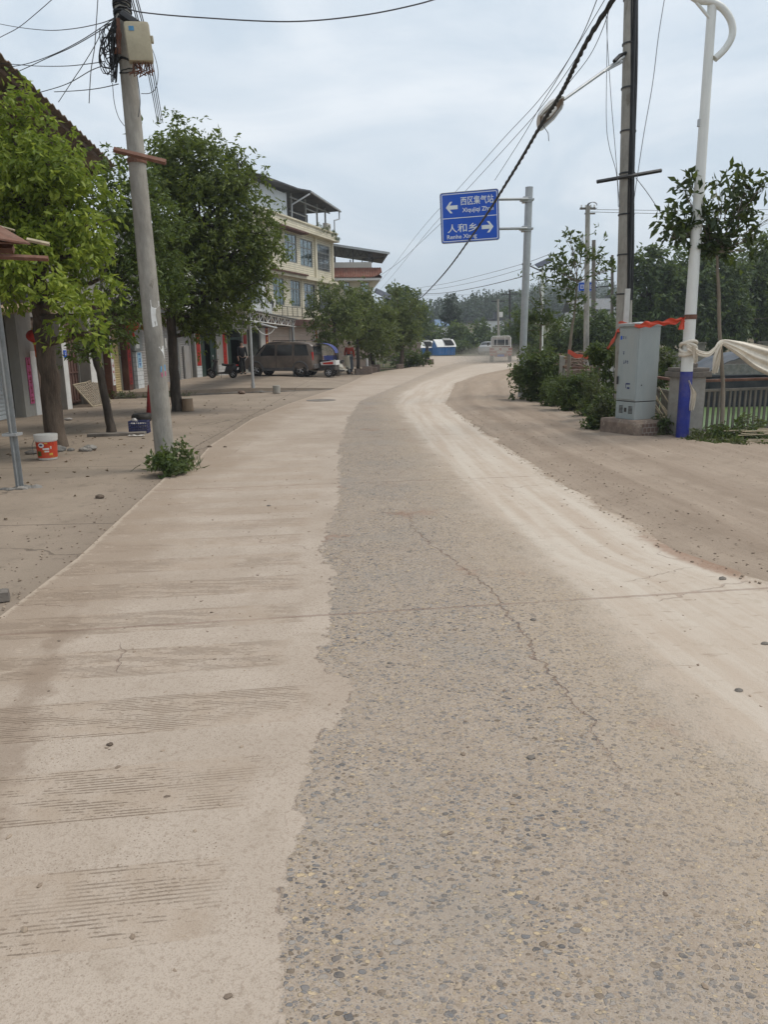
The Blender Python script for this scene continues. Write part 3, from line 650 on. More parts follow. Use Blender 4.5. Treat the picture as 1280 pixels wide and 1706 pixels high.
# ------------------------------------------------------------ terrain and pond
def sm(a, b, x): t = np.clip((x-a)/(b-a), 0, 1); return t*t*(3-2*t)
def in_pond(x, y):
    return sm(.35, .75, x-fF(y)) * sm(12.75, 13.1, y - .19*(x-4.9)) * sm(33.2, 31.8, y+0*x) * (x < 70)
def height(x, y):
    h = -.035 - 1.35*in_pond(x, y)
    h = h + 6*np.exp(-((y-230)/60)**2)*np.exp(-((x-30)/110)**2) + 25*np.exp(-((y-430)/90)**2)*np.exp(-((x-105)/75)**2) + 2.2*sm(97, 140, y)*sm(10, 30, x)
    h = h + 9*np.exp(-((y-115)/28)**2)*np.exp(-((x-85)/40)**2)
    return h
gx = np.unique(np.concatenate([np.linspace(-900, -40, 22), np.linspace(-40, -8, 14), np.linspace(-8, 45, 150), np.linspace(45, 260, 44), np.linspace(260, 900, 16)]))
gy = np.unique(np.concatenate([np.linspace(-60, 10, 12), np.linspace(10, 36, 90), np.linspace(36, 120, 30), np.linspace(120, 560, 56), np.linspace(560, 1600, 14)]))
XX, YY = np.meshgrid(gx, gy); ZZ = height(XX, YY); m_, n_ = XX.shape
me = bpy.data.meshes.new('ground'); idx = np.arange(m_*n_).reshape(m_, n_)
me.from_pydata(np.stack([XX, YY, ZZ], -1).reshape(-1, 3).tolist(), [], np.stack([idx[:-1, :-1], idx[:-1, 1:], idx[1:, 1:], idx[1:, :-1]], -1).reshape(-1, 4).tolist())
n = NT('earth_and_scrub'); P = n.pos(); Yc = n.node('ShaderNodeSeparateXYZ', {0: P}).outputs[1]
c = n.mix(n.step(n.noise(P, .9, 6, .65), .35, .65), (.10, .082, .05), (.165, .13, .09))
c = n.mix(n.step(n.noise(P, .35, 5), .42, .6), c, (.05, .065, .025))
me.materials.append(n.done(n.bsdf(c, .95, n.bump(n.noise(P, 6, 5), .6, .05), 0, .1)))
me.polygons.foreach_set('use_smooth', [True]*len(me.polygons))
o = bpy.data.objects.new('ground', me); COL.objects.link(o); tag(o, kind='structure')
n = NT('duckweed_water'); P = n.pos()
c = n.mix(n.step(n.noise(P, .35, 4), .62, .70), n.mix(n.step(n.noise(P, 5, 4), .3, .7), (.075, .12, .035), (.115, .165, .055)), (.03, .04, .028))
mb = MB(); mb.add([(4.2, 12.2, -.5), (70, 12.2, -.5), (70, 33.5, -.5), (4.2, 33.5, -.5)], [(0, 1, 2, 3)])
tag(mb.build('pond_water', n.done(n.bsdf(c, .5, n.bump(n.noise(P, 30, 3), .2, .01), 0, .3))), kind='structure')

def scatter(name, label, pts, size, mat, flat=.55):
    """many tiny loose stones as one uncountable object"""
    bm = bmesh.new(); bmesh.ops.create_icosphere(bm, subdivisions=1, radius=1.); base = np.array([v.co[:] for v in bm.verts]); tri = np.array([[v.index for v in f.verts] for f in bm.faces]); bm.free()
    n_ = len(pts); s_ = RNG.uniform(size[0], size[1], n_)*RNG.uniform(.5, 1, n_); V = []
    for i, p in enumerate(pts):
        a = RNG.uniform(0, 6.28); c, d = math.cos(a), math.sin(a); q = base*(1+RNG.normal(size=(len(base), 1))*.18)*[1.25, .85, flat]*s_[i]
        V.append(np.stack([q[:, 0]*c-q[:, 1]*d+p[0], q[:, 0]*d+q[:, 1]*c+p[1], q[:, 2]+p[2]+s_[i]*flat*.45], 1))
    V = np.concatenate(V); T = (tri[None]+np.arange(n_)[:, None, None]*len(base)).reshape(-1, 3)
    me = bpy.data.meshes.new(name); me.from_pydata(V.tolist(), [], T.tolist()); me.materials.append(mat); o = bpy.data.objects.new(name, me); COL.objects.link(o); return tag(o, label, 'gravel', None, 'stuff')
pts = []
for _ in range(2200):
    y = 2.6+14*random.random()**1.5; d = abs(random.gauss(.15, .55)) if random.random() < .6 else random.uniform(0, 3.5); x = float(fD(y))+d-.15
    if x < float(fF(y))-.1: pts.append((x, y, zdirt(x, y) if d > .25 else RZ+.004))
n = NT('loose_gravel'); g_ = n.node('ShaderNodeNewGeometry'); 
GRAV = n.done(n.bsdf(n.ramp(g_.outputs['Random Per Island'], [(0, (.17, .13, .10)), (.5, (.27, .205, .15)), (1, (.38, .30, .225))]), .95))
scatter('dirt_clods', 'loose clods and gravel on the dirt shoulder', pts, (.003, .014), GRAV)
pts = []
for _ in range(1500):
    y = 2.2+16*random.random()**1.4; x = float(fL(y))-abs(random.gauss(0, .35))+.03 if random.random() < .5 else random.uniform(-7.5, float(fL(y)))
    pts.append((x, y, .010 if x < float(fL(y)) else RZ))
for _ in range(900):
    y = 1.5+9*random.random()**1.3; x = random.uniform(float(fL(y)), float(fD(y))); pts.append((x, y, RZ-.002))
scatter('loose_grit', 'fine grit scattered over the forecourt and the road', pts, (.003, .012), GRAV)
C = []
for _ in range(150):
    k = random.random(); y = random.uniform(6, 23); x = random.uniform(-7.8, float(fL(y))-.1) if k < .5 else random.gauss(-5, 1.0)
    C.append((min(x, float(fL(y))-.05), y, .018))
C = np.array(C); o = leaf_obj('fallen_leaves', C, np.stack([RNG.normal(size=len(C)), RNG.normal(size=len(C)), RNG.normal(size=len(C))*.15], 1), .07*RNG.uniform(.6, 1.2, len(C)), .028, M('dry_fallen_leaf', (.16, .11, .06), .9, .4, 20, 0), None, .5)
tag(o, 'dry fallen leaves scattered over the forecourt', 'leaves', None, 'stuff')

# straggling grass along the fence foot, in the ditch and at kerbs (one uncountable mass)
C = []
for _ in range(2600):
    k = random.random()
    if k < .62: y = random.uniform(11.9, 22.5); x = float(fF(y))+random.gauss(-.18, .16); z = zdirt(x, y) if x < float(fF(y)) else 0
    elif k < .82: x = random.uniform(5.0, 8.2); y = 11.75+.19*(x-4.9)+random.gauss(-.15, .2); z = .03
    elif k < .92: x = random.uniform(-8.6, -5.4); y = kerb_y(x)-.28+random.gauss(0, .07); z = .01
    else: x = random.gauss(-2.75, .16); y = 9.55+random.gauss(0, .14); z = .02
    if mnoise.noise((x*1.1, y*1.1, 5)) > -.12: C.append((x, y, z))
C = np.array(C); D = np.stack([RNG.normal(size=len(C))*.6, RNG.normal(size=len(C))*.6, RNG.uniform(.3, 1.1, len(C))], 1)
o = leaf_obj('grass_tufts', C, D, RNG.uniform(.06, .24, len(C)), RNG.uniform(.008, .018, len(C)), MAT['leafweed'], None, .3); tag(o, 'straggling grass along the pond fence foot and in the ditch', 'grass', None, 'stuff')
# ------------------------------------------------------------ houses and shops on the left
def frame_rot(d): return math.atan2(d[1], d[0])
def shutter(name, parent, mat, s0, s1, z0, z1, y=.0, pitch=.085, frame=True):
    """a roller shutter: a sheet of rounded horizontal slats"""
    mb = MB(); k = max(4, int((z1-z0)/pitch)); zs = []; ys = []
    for i in range(k):
        a = z0+(z1-z0)*i/k; h = (z1-z0)/k
        zs += [a, a+h*.12, a+h*.5, a+h*.9]; ys += [y+.012, y, y-.008, y]
    vs = [(s, yy, zz) for zz, yy in zip(zs, ys) for s in (s0, s1)]
    mb.add(vs, [(2*i, 2*i+1, 2*i+3, 2*i+2) for i in range(len(zs)-1)])
    mb.b2(s0, s1, y-.02, y+.02, z0, z0+.07)
    o = mb.build(name, mat, parent, fix=False)
    if frame:
        for a, b in ((s0-.05, s0-.002), (s1+.002, s1+.05)): g = MB(); g.b2(a, b, y-.05, y+.05, z0, z1); g.build('guide_rail', MAT['galv'], o)
    return o
def strip_sign(name, parent, mat, s0, s1, y, z0, z1, chars=0, ink=None, t=.012):
    mb = MB(); mb.b2(s0, s1, y-t, y, z0, z1); o = mb.build(name, mat, parent)
    if chars:
        for i in range(chars):           # brush-written characters too small to read: a few strokes each
            z = z1-(z1-z0)*(i+.5)/chars; h = (z1-z0)/chars*.34; w = (s1-s0)*.32; c = (s0+s1)/2; g = MB()
            for _ in range(3): q = z+random.uniform(-h, h); g.b2(c-w*random.uniform(.5, 1), c+w*random.uniform(.5, 1), y-t-.004, y-t-.001, q-.009, q+.009)
            q = c+random.uniform(-w, w)*.4; g.b2(q-.009, q+.009, y-t-.006, y-t-.0045, z-h, z+h)
            g.build('character', ink or MAT['hair'], o)
    return o
def pane_window(parent, s0, s1, z0, z1, y=0., curtain='curtain_teal', cols=3, transom=.68, depth=.16, grille=False):
    """recessed window: dark reveal, curtain, glass, frame with mullions"""
    mb = MB(); t = .055
    mb.b2(s0, s1, y+.02, y+.08, z1-t, z1); mb.b2(s0, s1, y+.02, y+.08, z0, z0+t)
    mb.b2(s0, s0+t, y+.022, y+.078, z0+t, z1-t); mb.b2(s1-t, s1, y+.022, y+.078, z0+t, z1-t)
    zt = z0+(z1-z0)*transom
    mb.b2(s0+t, s1-t, y+.026, y+.074, zt-.025, zt+.025)
    for i in range(1, cols):
        s = s0+(s1-s0)*i/cols; mb.b2(s-.02, s+.02, y+.03, y+.07, z0+t, zt-.025); mb.b2(s-.02, s+.02, y+.03, y+.07, zt+.025, z1-t)
    w = mb.build('window', MAT['frame'], parent)
    g = MB(); g.b2(s0+.01, s1-.01, y+.047, y+.053, z0+.01, z1-.01); g.build('pane', MAT['glass'], w)
    c = MB(); us = np.linspace(s0+.03, s1-.03, 40)
    ph0 = random.random()*9
    c.grid(lambda a, z: (a, y+.14+.03*math.sin(a*26+ph0+.6*math.sin(a*7)), z), us, [z0+.03, z1-.05]); c.build('curtain', MAT[curtain], w, smooth=60, fix=False)
    if grille:
        gr = MB()
        for i in range(9):
            s = s0+(s1-s0)*(i+.5)/9; gr.b2(s-.008, s+.008, y-.09, y-.075, z0, z1)
        for i in range(5):
            z = z0+(z1-z0)*(i+.5)/5; gr.b2(s0, s1, y-.074, y-.062, z-.008, z+.008)
        gr.build('window_grille', MAT['galv'], w)
    # reveal
    return w
def wall_with_holes(parent, mat, s0, s1, z0, z1, holes, y0=0., y1=.2, name='wall'):
    """front wall cut into pieces round its openings; closed behind with a dark back"""
    mb = MB(); xs = sorted({s0, s1, *[h[0] for h in holes], *[h[1] for h in holes]}); zs = sorted({z0, z1, *[h[2] for h in holes], *[h[3] for h in holes]})
    for i in range(len(xs)-1):
        run = None
        for j in range(len(zs)-1):
            cx, cz = (xs[i]+xs[i+1])/2, (zs[j]+zs[j+1])/2
            inside = any(h[0] < cx < h[1] and h[2] < cz < h[3] for h in holes)
            if not inside:
                if run is None: run = [zs[j], zs[j+1]]
                else: run[1] = zs[j+1]
            if (inside or j == len(zs)-2) and run:
                mb.b2(xs[i], xs[i+1], y0, y1, run[0], run[1]); run = None
    return mb.build(name, mat, parent)

# --- the long house with the brown eaves, nearest on the left
A1 = thing('shop_house', 'long two storey shop house with wide brown corrugated eaves, nearest on the left', 'house', (-8.2, 0, 0), rad(90))
wall_with_holes(A1, MAT['grey_wall'], 3, 21.5, 0, 5.6, [(9, 12.4, 0, 2.45), (12.9, 17.05, 0, 2.45), (17.9, 19.2, 0, 2.3), (19.55, 20.95, 0, 2.3)], .25, .45)
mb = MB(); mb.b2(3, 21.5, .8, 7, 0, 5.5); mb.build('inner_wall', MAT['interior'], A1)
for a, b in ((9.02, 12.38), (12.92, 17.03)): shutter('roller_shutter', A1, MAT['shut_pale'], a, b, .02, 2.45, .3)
for a, b in ((17.1, 17.86), (12.45, 12.85)): p = MB(); p.b2(a, b, .02, .5, 0, 2.9); p.build('pillar', MAT['grey_wall'], A1)
p = MB(); p.b2(17.6, 17.86, .0, .02, 0, 1.5); pl_ = p.build('whitewashed_edge', MAT['white'], A1)
o = strip_sign('paper_strip', A1, MAT['pink'], 17.36, 17.56, .012, .3, 1.36, 5, MAT['dark_red'])
for nm, (a, b) in (('pillar', (19.22, 19.5)), ('pillar', (20.99, 21.4))):
    p = MB(); p.b2(a, b, -.05, .45, 0, 2.6); q = p.build(nm, MAT['grey_wall'], A1)
    p = MB(); p.b2(a, b, -.062, -.05, 0, 1.75); p.build('whitewashed_edge', MAT['white'], q)
    if a < 20:
        p = MB(); p.b2(a+.06, a+.24, -.075, -.064, 1.32, 1.5); np_ = p.build('number_plate', MAT['sign_blue'], q)
        text_mesh('0', .13, MAT['sign_white'], np_, 'number', Matrix.Translation((a+.15, -.078, 1.41)) @ UPRIGHT)
d = MB()
for i in range(4): d.b2(17.92+i*.32, 18.21+i*.32, .3, .35, .03, 2.28)
d.build('wooden_door', MAT['wood_brown'], A1)
g = MB(); g.b2(19.56, 20.94, .3, .33, .05, 2.25)
for i in range(8): s = 19.6+i*.185; g.b2(s-.014, s+.014, .275, .3, .08, 2.2)
for z in (.12, .9, 1.6, 2.15): g.b2(19.57, 20.93, .27, .299, z-.02, z+.02)
for i in range(7):
    s = 19.69+i*.185
    g.tube([(s+.09*math.cos(a), .285, 1.72+.28*math.sin(a)) for a in np.linspace(0, math.pi, 7)], .01, 4)
g.build('iron_gate', MAT['gate_brown'], A1, smooth=40)
# dark canopy over the doors of that house
p = MB(); p.slab(lambda a, b: (a, .2-b*1.1, 2.95-b*.35+.05*math.sin(a*3)), np.linspace(12.2, 17.9, 30), np.linspace(0, 1, 5), (0, 0, .03)); p.build('cloth_canopy', MAT['tarp_dark'], A1, smooth=50)
p = MB(); p.tube([(a, -.80+.04*math.sin(a*2.2), 2.33+.07*math.sin(a*1.6+.8)) for a in np.linspace(12.4, 17.75, 20)], .10, 10); p.build('rolled_awning', MAT['tan_cloth'], A1, smooth=60)
# eaves: edge line runs slightly off the facade, soffit boards and rafters
ea, eb = (4., -2.95), (20.9, -1.2); za, zb = 6.25, 6.2
def eav(t, k):   # t along, k 0 at wall .. 1 at edge, -1.5 inward
    s = ea[0]+(eb[0]-ea[0])*t; ye = ea[1]+(eb[1]-ea[1])*t
    return (s + (.25*k if t > .99 else 0), .25+(ye-.25)*k, 5.72+(za+(zb-za)*t-5.72)*k)
r = MB(); ts = np.linspace(0, 1, 181)
r.slab(lambda t, k: (lambda q: (q[0], q[1], q[2]+.026*math.sin(t*181*math.pi/2*1.0)))(eav(t, k)), ts, [-2.2, -.6, 0, .5, 1.03], (0, 0, .02))
r_o = r.build('eaves_roof', MAT['roof_brown'], A1, smooth=50)
r = MB()
for t in np.linspace(.03, .985, 9):
    a, b = Vector(eav(t, -.4)), Vector(eav(t, .97)); r.tube([a-Vector((0, 0, .10)), b-Vector((0, 0, .10))], .055, 4)
for k in (.16, .62, .95):
    a, b = Vector(eav(0, k)), Vector(eav(1, k)); r.tube([a-Vector((0, 0, .055)), b-Vector((0, 0, .055))], .04, 4)
r.build('rafter', MAT['wood_brown'], r_o)

# --- low shop row with yellow and grey shutters
A2 = thing('shop_row', 'low shop row with cream yellow and grey roller shutters behind the raised kerb', 'shops', (-8.25, 0, 0), rad(90))
zb = .12
wall_with_holes(A2, MAT['grey_wall'], 21.55, 33.25, 0, 4.3, [(21.8, 22.7, zb, 2.35), (23.05, 24.22, zb, 2.35), (25.95, 28.3, zb, 2.4), (28.7, 31.25, zb, 2.4), (31.4, 33., zb, 2.4)], .15, .35)
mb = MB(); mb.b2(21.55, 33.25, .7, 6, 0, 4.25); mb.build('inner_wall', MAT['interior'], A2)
shutter('roller_shutter', A2, MAT['shut_yellow'], 21.82, 22.68, zb+.02, 2.35, .2, .075)
shutter('roller_shutter', A2, MAT['shut_yellow'], 23.07, 24.2, zb+.02, 2.35, .2, .075)
for a, b in ((25.97, 28.28), (28.72, 31.23), (31.42, 32.98)): shutter('roller_shutter', A2, MAT['shut_grey'], a, b, zb+.02, 2.4, .2, .09)
p = MB(); p.b2(31.9, 32.75, .10, .16, zb+.05, 1.55); p.build('side_door', MAT['shut_grey'], A2)
p = MB(); p.b2(22.72, 23.03, -.05, .5, 0, 2.5); p.build('pillar', MAT['brown_wall'], A2)
strip_sign('red_paper_strip', A2, MAT['paper'], 22.78, 22.98, -.052, .42, 1.9, 6, MAT['red'])
p = MB(); p.b2(24.26, 24.62, -.05, .5, 0, 2.5); p.build('pillar', MAT['brown_wall'], A2)
strip_sign('red_paper_strip', A2, MAT['dark_red'], 24.30, 24.58, -.052, .36, 2.2, 7, MAT['hair'])
p = MB(); p.b2(24.75, 25.0, .02, .5, 0, 1.5); p.build('door_leaf', MAT['dark'], A2)
p = MB(); p.b2(25.2, 25.85, -.03, .5, 0, 1.38); q = p.build('tiled_post', MAT['white_tile'], A2)
strip_sign('notice', q, MAT['notice_blue'], 25.32, 25.72, -.032, .86, 1.36, 3, MAT['curtain_blue'])
p = MB(); p.b2(25.02, 25.88, -.08, .12, 1.42, 2.05); q = p.build('meter_box', MAT['meter'], A2, bevel=.02)
p = MB(); p.b2(25.1, 25.45, -.1, -.082, 1.5, 1.72); p.build('meter_window', MAT['paper'], q)
p = MB(); p.b2(28.9, 29.1, .02, .14, 1.5, 1.85); p.build('switch_box', MAT['ac_white'], A2, bevel=.01)
p = MB(); p.b2(21.6, 33.2, -.28, .15, 2.5, 2.72); p.build('lintel', MAT['brown_wall'], A2)
p = MB(); p.b2(21.55, 33.3, -.35, .4, 4.2, 4.45); p.build('parapet', MAT['pale_wall'], A2)
p = MB(); p.b2(27, 33, -.06, .148, 2.95, 3.95); p.build('sign_board', MAT['white'], A2)
p = MB(); p.slab(lambda a, b: (a, -.05-b*.75, 2.95-b*.25+.02*math.sin(a*30)), np.linspace(21.6, 26.5, 60), [0, 1], (0, 0, .02)); p.build('tin_awning', MAT['roof_dark'], A2)

# --- house with the green doors and the balcony
Od = (-8.25, 33.35); dv = (2.05, 5.65); Cc = thing('green_door_house', 'house with dark green doors, red paper strips and a pale tiled balcony above the awning', 'house', (*Od, 0), frame_rot(dv)); LC = math.hypot(*dv)
wall_with_holes(Cc, MAT['grey_wall'], 0, LC, 0, 5.6, [(.45, 1.75, 0, 2.3), (2.7, 4.1, 0, 2.3), (4.6, 5.9, .9, 2.3), (.6, 2.2, 3.55, 4.9), (2.7, 4.2, 3.55, 4.9), (4.7, 6., 3.55, 4.9)], 0, .2)
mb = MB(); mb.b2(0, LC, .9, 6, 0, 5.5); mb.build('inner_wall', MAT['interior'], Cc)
for a, b in ((.45, 1.75), (2.7, 4.1)):
    d = MB(); d.b2(a+.03, b-.03, .06, .12, 1.85, 2.28); d.b2(a+.02, a+.1, .05, .13, .02, 1.84); d.b2(b-.1, b-.02, .05, .13, .02, 1.84); d.b2(a+.03, b-.03, .05, .13, 1.80, 1.86)
    d.b2(a+.1, a+.42, .07, .11, .05, 1.8)
    d.b2(b-.42, b-.1, .07, .11, .05, 1.8) if a < 2 else None
    o = d.build('door', MAT['green_door'], Cc); d = MB(); d.b2(a+.15, b-.15, .045, .058, 1.92, 2.22); d.build('fanlight', MAT['car_glass'], o)
for a, b in ((.12, .40), (2.3, 2.6)): strip_sign('red_paper_strip', Cc, MAT['red'], a, b, -.004, .68, 2.12, 7, MAT['dark_red'])
strip_sign('red_paper_strip', Cc, MAT['dark_red'], 4.2, 4.5, -.004, 1.6, 2.2, 0)
for a, b in ((.03, .42), (1.8, 2.64)): d = MB(); d.b2(a, b, -.02, -.001, 0, .66); d.build('tiled_base', MAT['white_tile'], Cc)
d = MB(); d.b2(4.62, 5.88, .08, .12, .92, 2.28); d.build('shop_window', MAT['car_glass'], Cc)
d = MB(); d.b2(-.1, LC-.05, -.72, -.60, 3.02, 3.55); d.b2(-.1, LC-.05, -.6, 0, 3.0, 3.12); d.build('balcony', MAT['white_tile'], Cc)
for a, b in ((.6, 2.2), (2.7, 4.2), (4.7, 6.)): pane_window(Cc, a, b, 3.55, 4.9, 0, 'curtain_blue', 2)
d = MB(); d.b2(5.25, 5.6, -.6, -.001, 3.125, 5.5); d.build('pier', MAT['white_tile'], Cc)
d = MB(); d.b2(-.1, LC, -.75, 6, 5.6, 5.85); d.build('flat_roof', MAT['pale_wall'], Cc)

# --- cream tiled three storey house
O = (-6.2, 39.0); dv = (.316, .949); D_ = thing('cream_house', 'three storey cream tiled house with a white metal shed on its roof', 'house', (*O, 0), frame_rot(dv)); L_ = 10.15
W3 = [(3.25, 4.78, 5.95, 7.45), (5.25, 6.95, 5.9, 7.38), (7.62, 9.6, 5.85, 7.36)]
W2 = [(1.62, 2.92, 3.6, 5.02), (3.78, 5.05, 3.6, 5.02), (5.6, 7.2, 3.45, 4.98), (7.75, 9.5, 3.45, 4.98)]
G1 = [(.95, 3.55, 0, 2.5), (4.1, 6.9, 0, 2.5), (7.5, 9.7, 0, 2.5)]
wall_with_holes(D_, MAT['cream_tile'], .62, L_, 2.9, 7.75, W3+W2, 0, .2)
wall_with_holes(D_, MAT['pale_wall'], 0, L_, 0, 2.9, G1, .02, .2, 'ground_floor_wall')
mb = MB(); mb.b2(-.0, L_, .8, 8.5, 0, 7.7); mb.b2(0, .2, .2, .8, 0, 7.7); mb.b2(L_-.2, L_-.002, .2, .8, 0, 7.7); mb.build('inner_wall', MAT['grey_wall'], D_)
for i, w in enumerate(W3): pane_window(D_, *w, 0, 'curtain_teal' if i < 2 else 'curtain_lilac', 3, grille=(i == 2))
for i, w in enumerate(W2): pane_window(D_, *w, 0, 'curtain_teal' if i < 2 else 'curtain_lilac', 3, grille=(i == 3))
for a, b, z0, z1 in G1: shutter('roller_shutter', D_, MAT['shut_pink'], a+.02, b-.02, .03, 2.5, .08, .09)
for a in (.5, 3.66, 7.02, 9.82): strip_sign('red_paper_strip', D_, MAT['dark_red'], a, a+.3, .015, .7, 2.5, 7, MAT['gold'])
p = MB(); p.b2(0, .6, -.12, .3, 2.9, 5.3); p.build('brown_pier', MAT['brown_wall'], D_)
p = MB(); p.b2(0, .6, 0, .2, 5.3, 7.75); p.build('wall', MAT['cream'], D_)
p = MB(); p.b2(7.22, 7.46, -.10, -.002, 2.92, 7.7); p.b2(5.18, 5.24, -.05, -.002, 2.92, 5.15); p.b2(9.86, 10.1, -.08, -.002, 2.92, 7.7); p.build('pilaster', MAT['cream'], D_)
p = MB(); p.b2(-.1, L_+.05, -.32, -.003, 5.14, 5.32); p.build('floor_band', MAT['cream'], D_)
p = MB(); p.b2(.6, 5.3, -.45, -.325, 5.30, 5.38); p.b2(1.8, 5.4, -.5, -.003, 7.55, 7.64); p.build('ledge', MAT['brown_wall'], D_)
p = MB(); p.b2(-.1, L_+.05, -.3, .2, 7.75, 8.12); p.build('parapet', MAT['cream_tile'], D_)
p = MB(); p.b2(-.1, L_+.05, -.45, -.003, 7.66, 7.75); p.b2(-.1, L_+.08, -.36, .25, 8.12, 8.2); p.build('cornice', MAT['cream'], D_)
p = MB(); p.b2(-.1, L_, -.4, 0.015, 2.56, 2.9); p.build('lintel', MAT['brown_wall'], D_)
p = MB()
for z in (3.02, 3.50): p.b2(1.5, 5.3, -.55, -.52, z-.015, z+.015)
for i in range(7): s = 1.5+i*3.8/6; p.b2(s-.012, s+.012, -.549, -.521, 3.035, 3.485)
p.b2(1.5, 1.53, -.52, 0, 3.02, 3.05); p.b2(5.27, 5.3, -.52, 0, 3.02, 3.05)
p.build('railing', MAT['dark'], D_)
# shed and covered terrace on the roof
p = MB(); xs_ = np.linspace(.3, 4.7, 60)
p.slab(lambda a, z: (a, .45+(.018 if int(a*7.5) % 2 else 0), z), xs_, [8.13, 9.62], (0, .03, 0)); p.b2(4.66, 4.70, .48, 4, 8.13, 9.7)
q = p.build('roof_shed', MAT['shed_white'], D_)
p = MB(); prof = [(.1, 9.66), (4.72, 9.80), (6.4, 9.98), (11.0, 9.62), (11.0, 9.70), (6.4, 10.06), (4.72, 9.88), (.1, 9.74)]
p.prism(prof, -.25, 3.4); p.build('shed_roof', MAT['roof_dark'], q)
p = MB(); p.tube([(6.35, -.27, 9.96), (11.0, -.27, 9.60)], .05, 6); p.tube([(4.9, .3, 8.2), (4.95, .28, 9.1), (6.3, -.22, 9.85)], .05, 6); p.tube([(10.9, -.2, 9.6), (10.9, -.2, 9.15), (10.3, -.1, 9.0), (10.3, -.1, 8.2)], .045, 6); p.build('gutter', MAT['galv'], q, smooth=50)
p = MB()
for s in (5.0, 6.9, 8.6, 9.9): p.b2(s-.04, s+.04, .3, .38, 8.13, 9.7)
p.b2(4.8, 10.6, .3, .36, 9.45, 9.52); p.b2(6.9, 8.6, .3, .36, 9.18, 9.24); p.b2(4.75, 6.9, .3, .36, 8.72, 8.77)
p.build('shed_post', MAT['frame'], q)
p = MB()
p.slab(lambda a, z: (a, 1.5+(.02 if int(a*6) % 2 else 0), z), np.linspace(4.72, 9.9, 60), [8.13, 9.35], (0, .03, 0)); p.build('dark_back_sheet', MAT['roof_dark'], q)
p = MB(); p.b2(9.35, 9.95, .0, .3, 8.25, 8.75); p.build('tank', MAT['pale_wall'], q, bevel=.03)
# --- small house with red-brown tiled eaves and a canopy on its roof
E_ = thing('tiled_eaves_house', 'cream house with red brown tiled eaves and an open steel canopy on its roof', 'house', (-3.08, 49.7, 0), rad(4)); LE = 2.5
wall_with_holes(E_, MAT['cream'], 0, LE, 2.9, 5.6, [(.65, 1.05, 4.6, 5.4), (1.75, 2.3, 4.75, 5.38), (.65, 1.05, 3.2, 4.2), (1.75, 2.3, 3.2, 4.2)], 0, .2)
wall_with_holes(E_, MAT['shut_pink'], 0, LE, 0, 2.9, [], 0, .2, 'ground_floor_wall')
mb = MB(); mb.b2(0, LE-.001, .3, 7, 0, 6.1); mb.build('inner_wall', MAT['cream'], E_)
for w in ((.65, 1.05, 4.6, 5.4), (1.75, 2.3, 4.75, 5.38), (.65, 1.05, 3.2, 4.2), (1.75, 2.3, 3.2, 4.2)): pane_window(E_, *w, 0, 'interior', 2)
p = MB()
def troof(a, k):
    up = .22*max(0, (a-LE+.1)/.6)**2 + .12*max(0, (.1-a)/.4)**2
    return (a, -.75+.75*k, 5.62+.62*k+up*(1-k)+.02*math.sin(a*40))
p.slab(troof, np.linspace(-.25, LE+.6, 70), np.linspace(0, 1, 5), (0, 0, .05)); q = p.build('tiled_roof', MAT['roof_tile'], E_, smooth=40)
p = MB(); p.slab(lambda k, b: (LE+.6-.6*k+.0, -.75+.75*k+b*6., 5.62+.62*k), np.linspace(0, 1, 5), np.linspace(0, 1, 12), (0, 0, .05)); p.build('side_tiles', MAT['roof_tile'], q)
p = MB(); p.b2(-.25, LE+.5, -.7, .0, 5.45, 5.6); p.b2(LE, LE+.5, .0, 6, 5.45, 5.6); p.build('eaves_board', MAT['white'], q)
p = MB(); p.b2(-.1, LE, 0, .15, 6.2, 6.62); p.b2(LE-.15, LE-.002, .15, 6, 6.2, 6.62); p.build('parapet', MAT['pale_wall'], E_)
p = MB(); p.prism([(-.5, 7.72), (3.6, 7.12), (3.6, 7.2), (-.5, 7.80)], -.3, 6); q = p.build('canopy', MAT['roof_dark'], E_)
p = MB(); p.prism([(-.1, 7.60), (3.65, 7.05), (3.65, 7.19), (-.1, 7.72)], -.33, -.302); p.build('canopy_edge', MAT['galv'], q)
p = MB()
for s in (.15, 1.3, 2.35): p.b2(s-.04, s+.04, .0, .08, 6.62, 7.55-.146*s); p.b2(s-.04, s+.04, 5.6, 5.68, 6.62, 7.55-.146*s)
p.b2(.15, 2.4, .085, .115, 6.98, 7.02)
for i in range(6): s = .2+i*.4; p.tube([(s, .1, 7.0), (s+.2, .1, 7.55-.15*s), (s+.4, .1, 7.0)], .016, 4)
p.tube([(3.3, .1, 7.1), (3.3, .1, 6.9), (1.9, .1, 6.82), (1.9, .1, 6.6)], .045, 6)
p.build('canopy_post', MAT['dark'], q)
p = MB(); p.tube([(2.5, .3, 6.62), (2.62, .25, 6.8), (2.5, .2, 6.95)], .06, 6); p.build('water_pipe', MAT['dark'], E_)

# --- air conditioner on the cream house pier
def ac(loc, rz, label):
    t = thing('air_conditioner', label, 'air conditioner', loc, rz, 'air conditioner outdoor units')
    b = MB(); b.b2(-.4, .4, -.15, .15, 0, .52); b.build('casing', MAT['ac_white'], t, bevel=.02)
    b = MB(); b.lathe([(.0, 0), (.20, 0), (.21, .012), (0, .013)], n=24, M=Matrix.Translation((-.1, -.155, .27)) @ Matrix.Rotation(rad(90), 4, 'X')); b.build('fan_grille', MAT['dark'], t)
    b = MB(); b.b2(-.35, -.31, -.16, .3, -.05, -.005); b.b2(.31, .35, -.16, .3, -.05, -.005); b.build('bracket', MAT['dark'], t)
R3 = Matrix.Rotation(frame_rot(dv), 4, 'Z')
pp = R3 @ Vector((.25, -.45, 3.3)); ac((O[0]+pp.x, O[1]+pp.y, pp.z), frame_rot(dv), 'off white air conditioner unit hung on the brown pier above the steel awning')
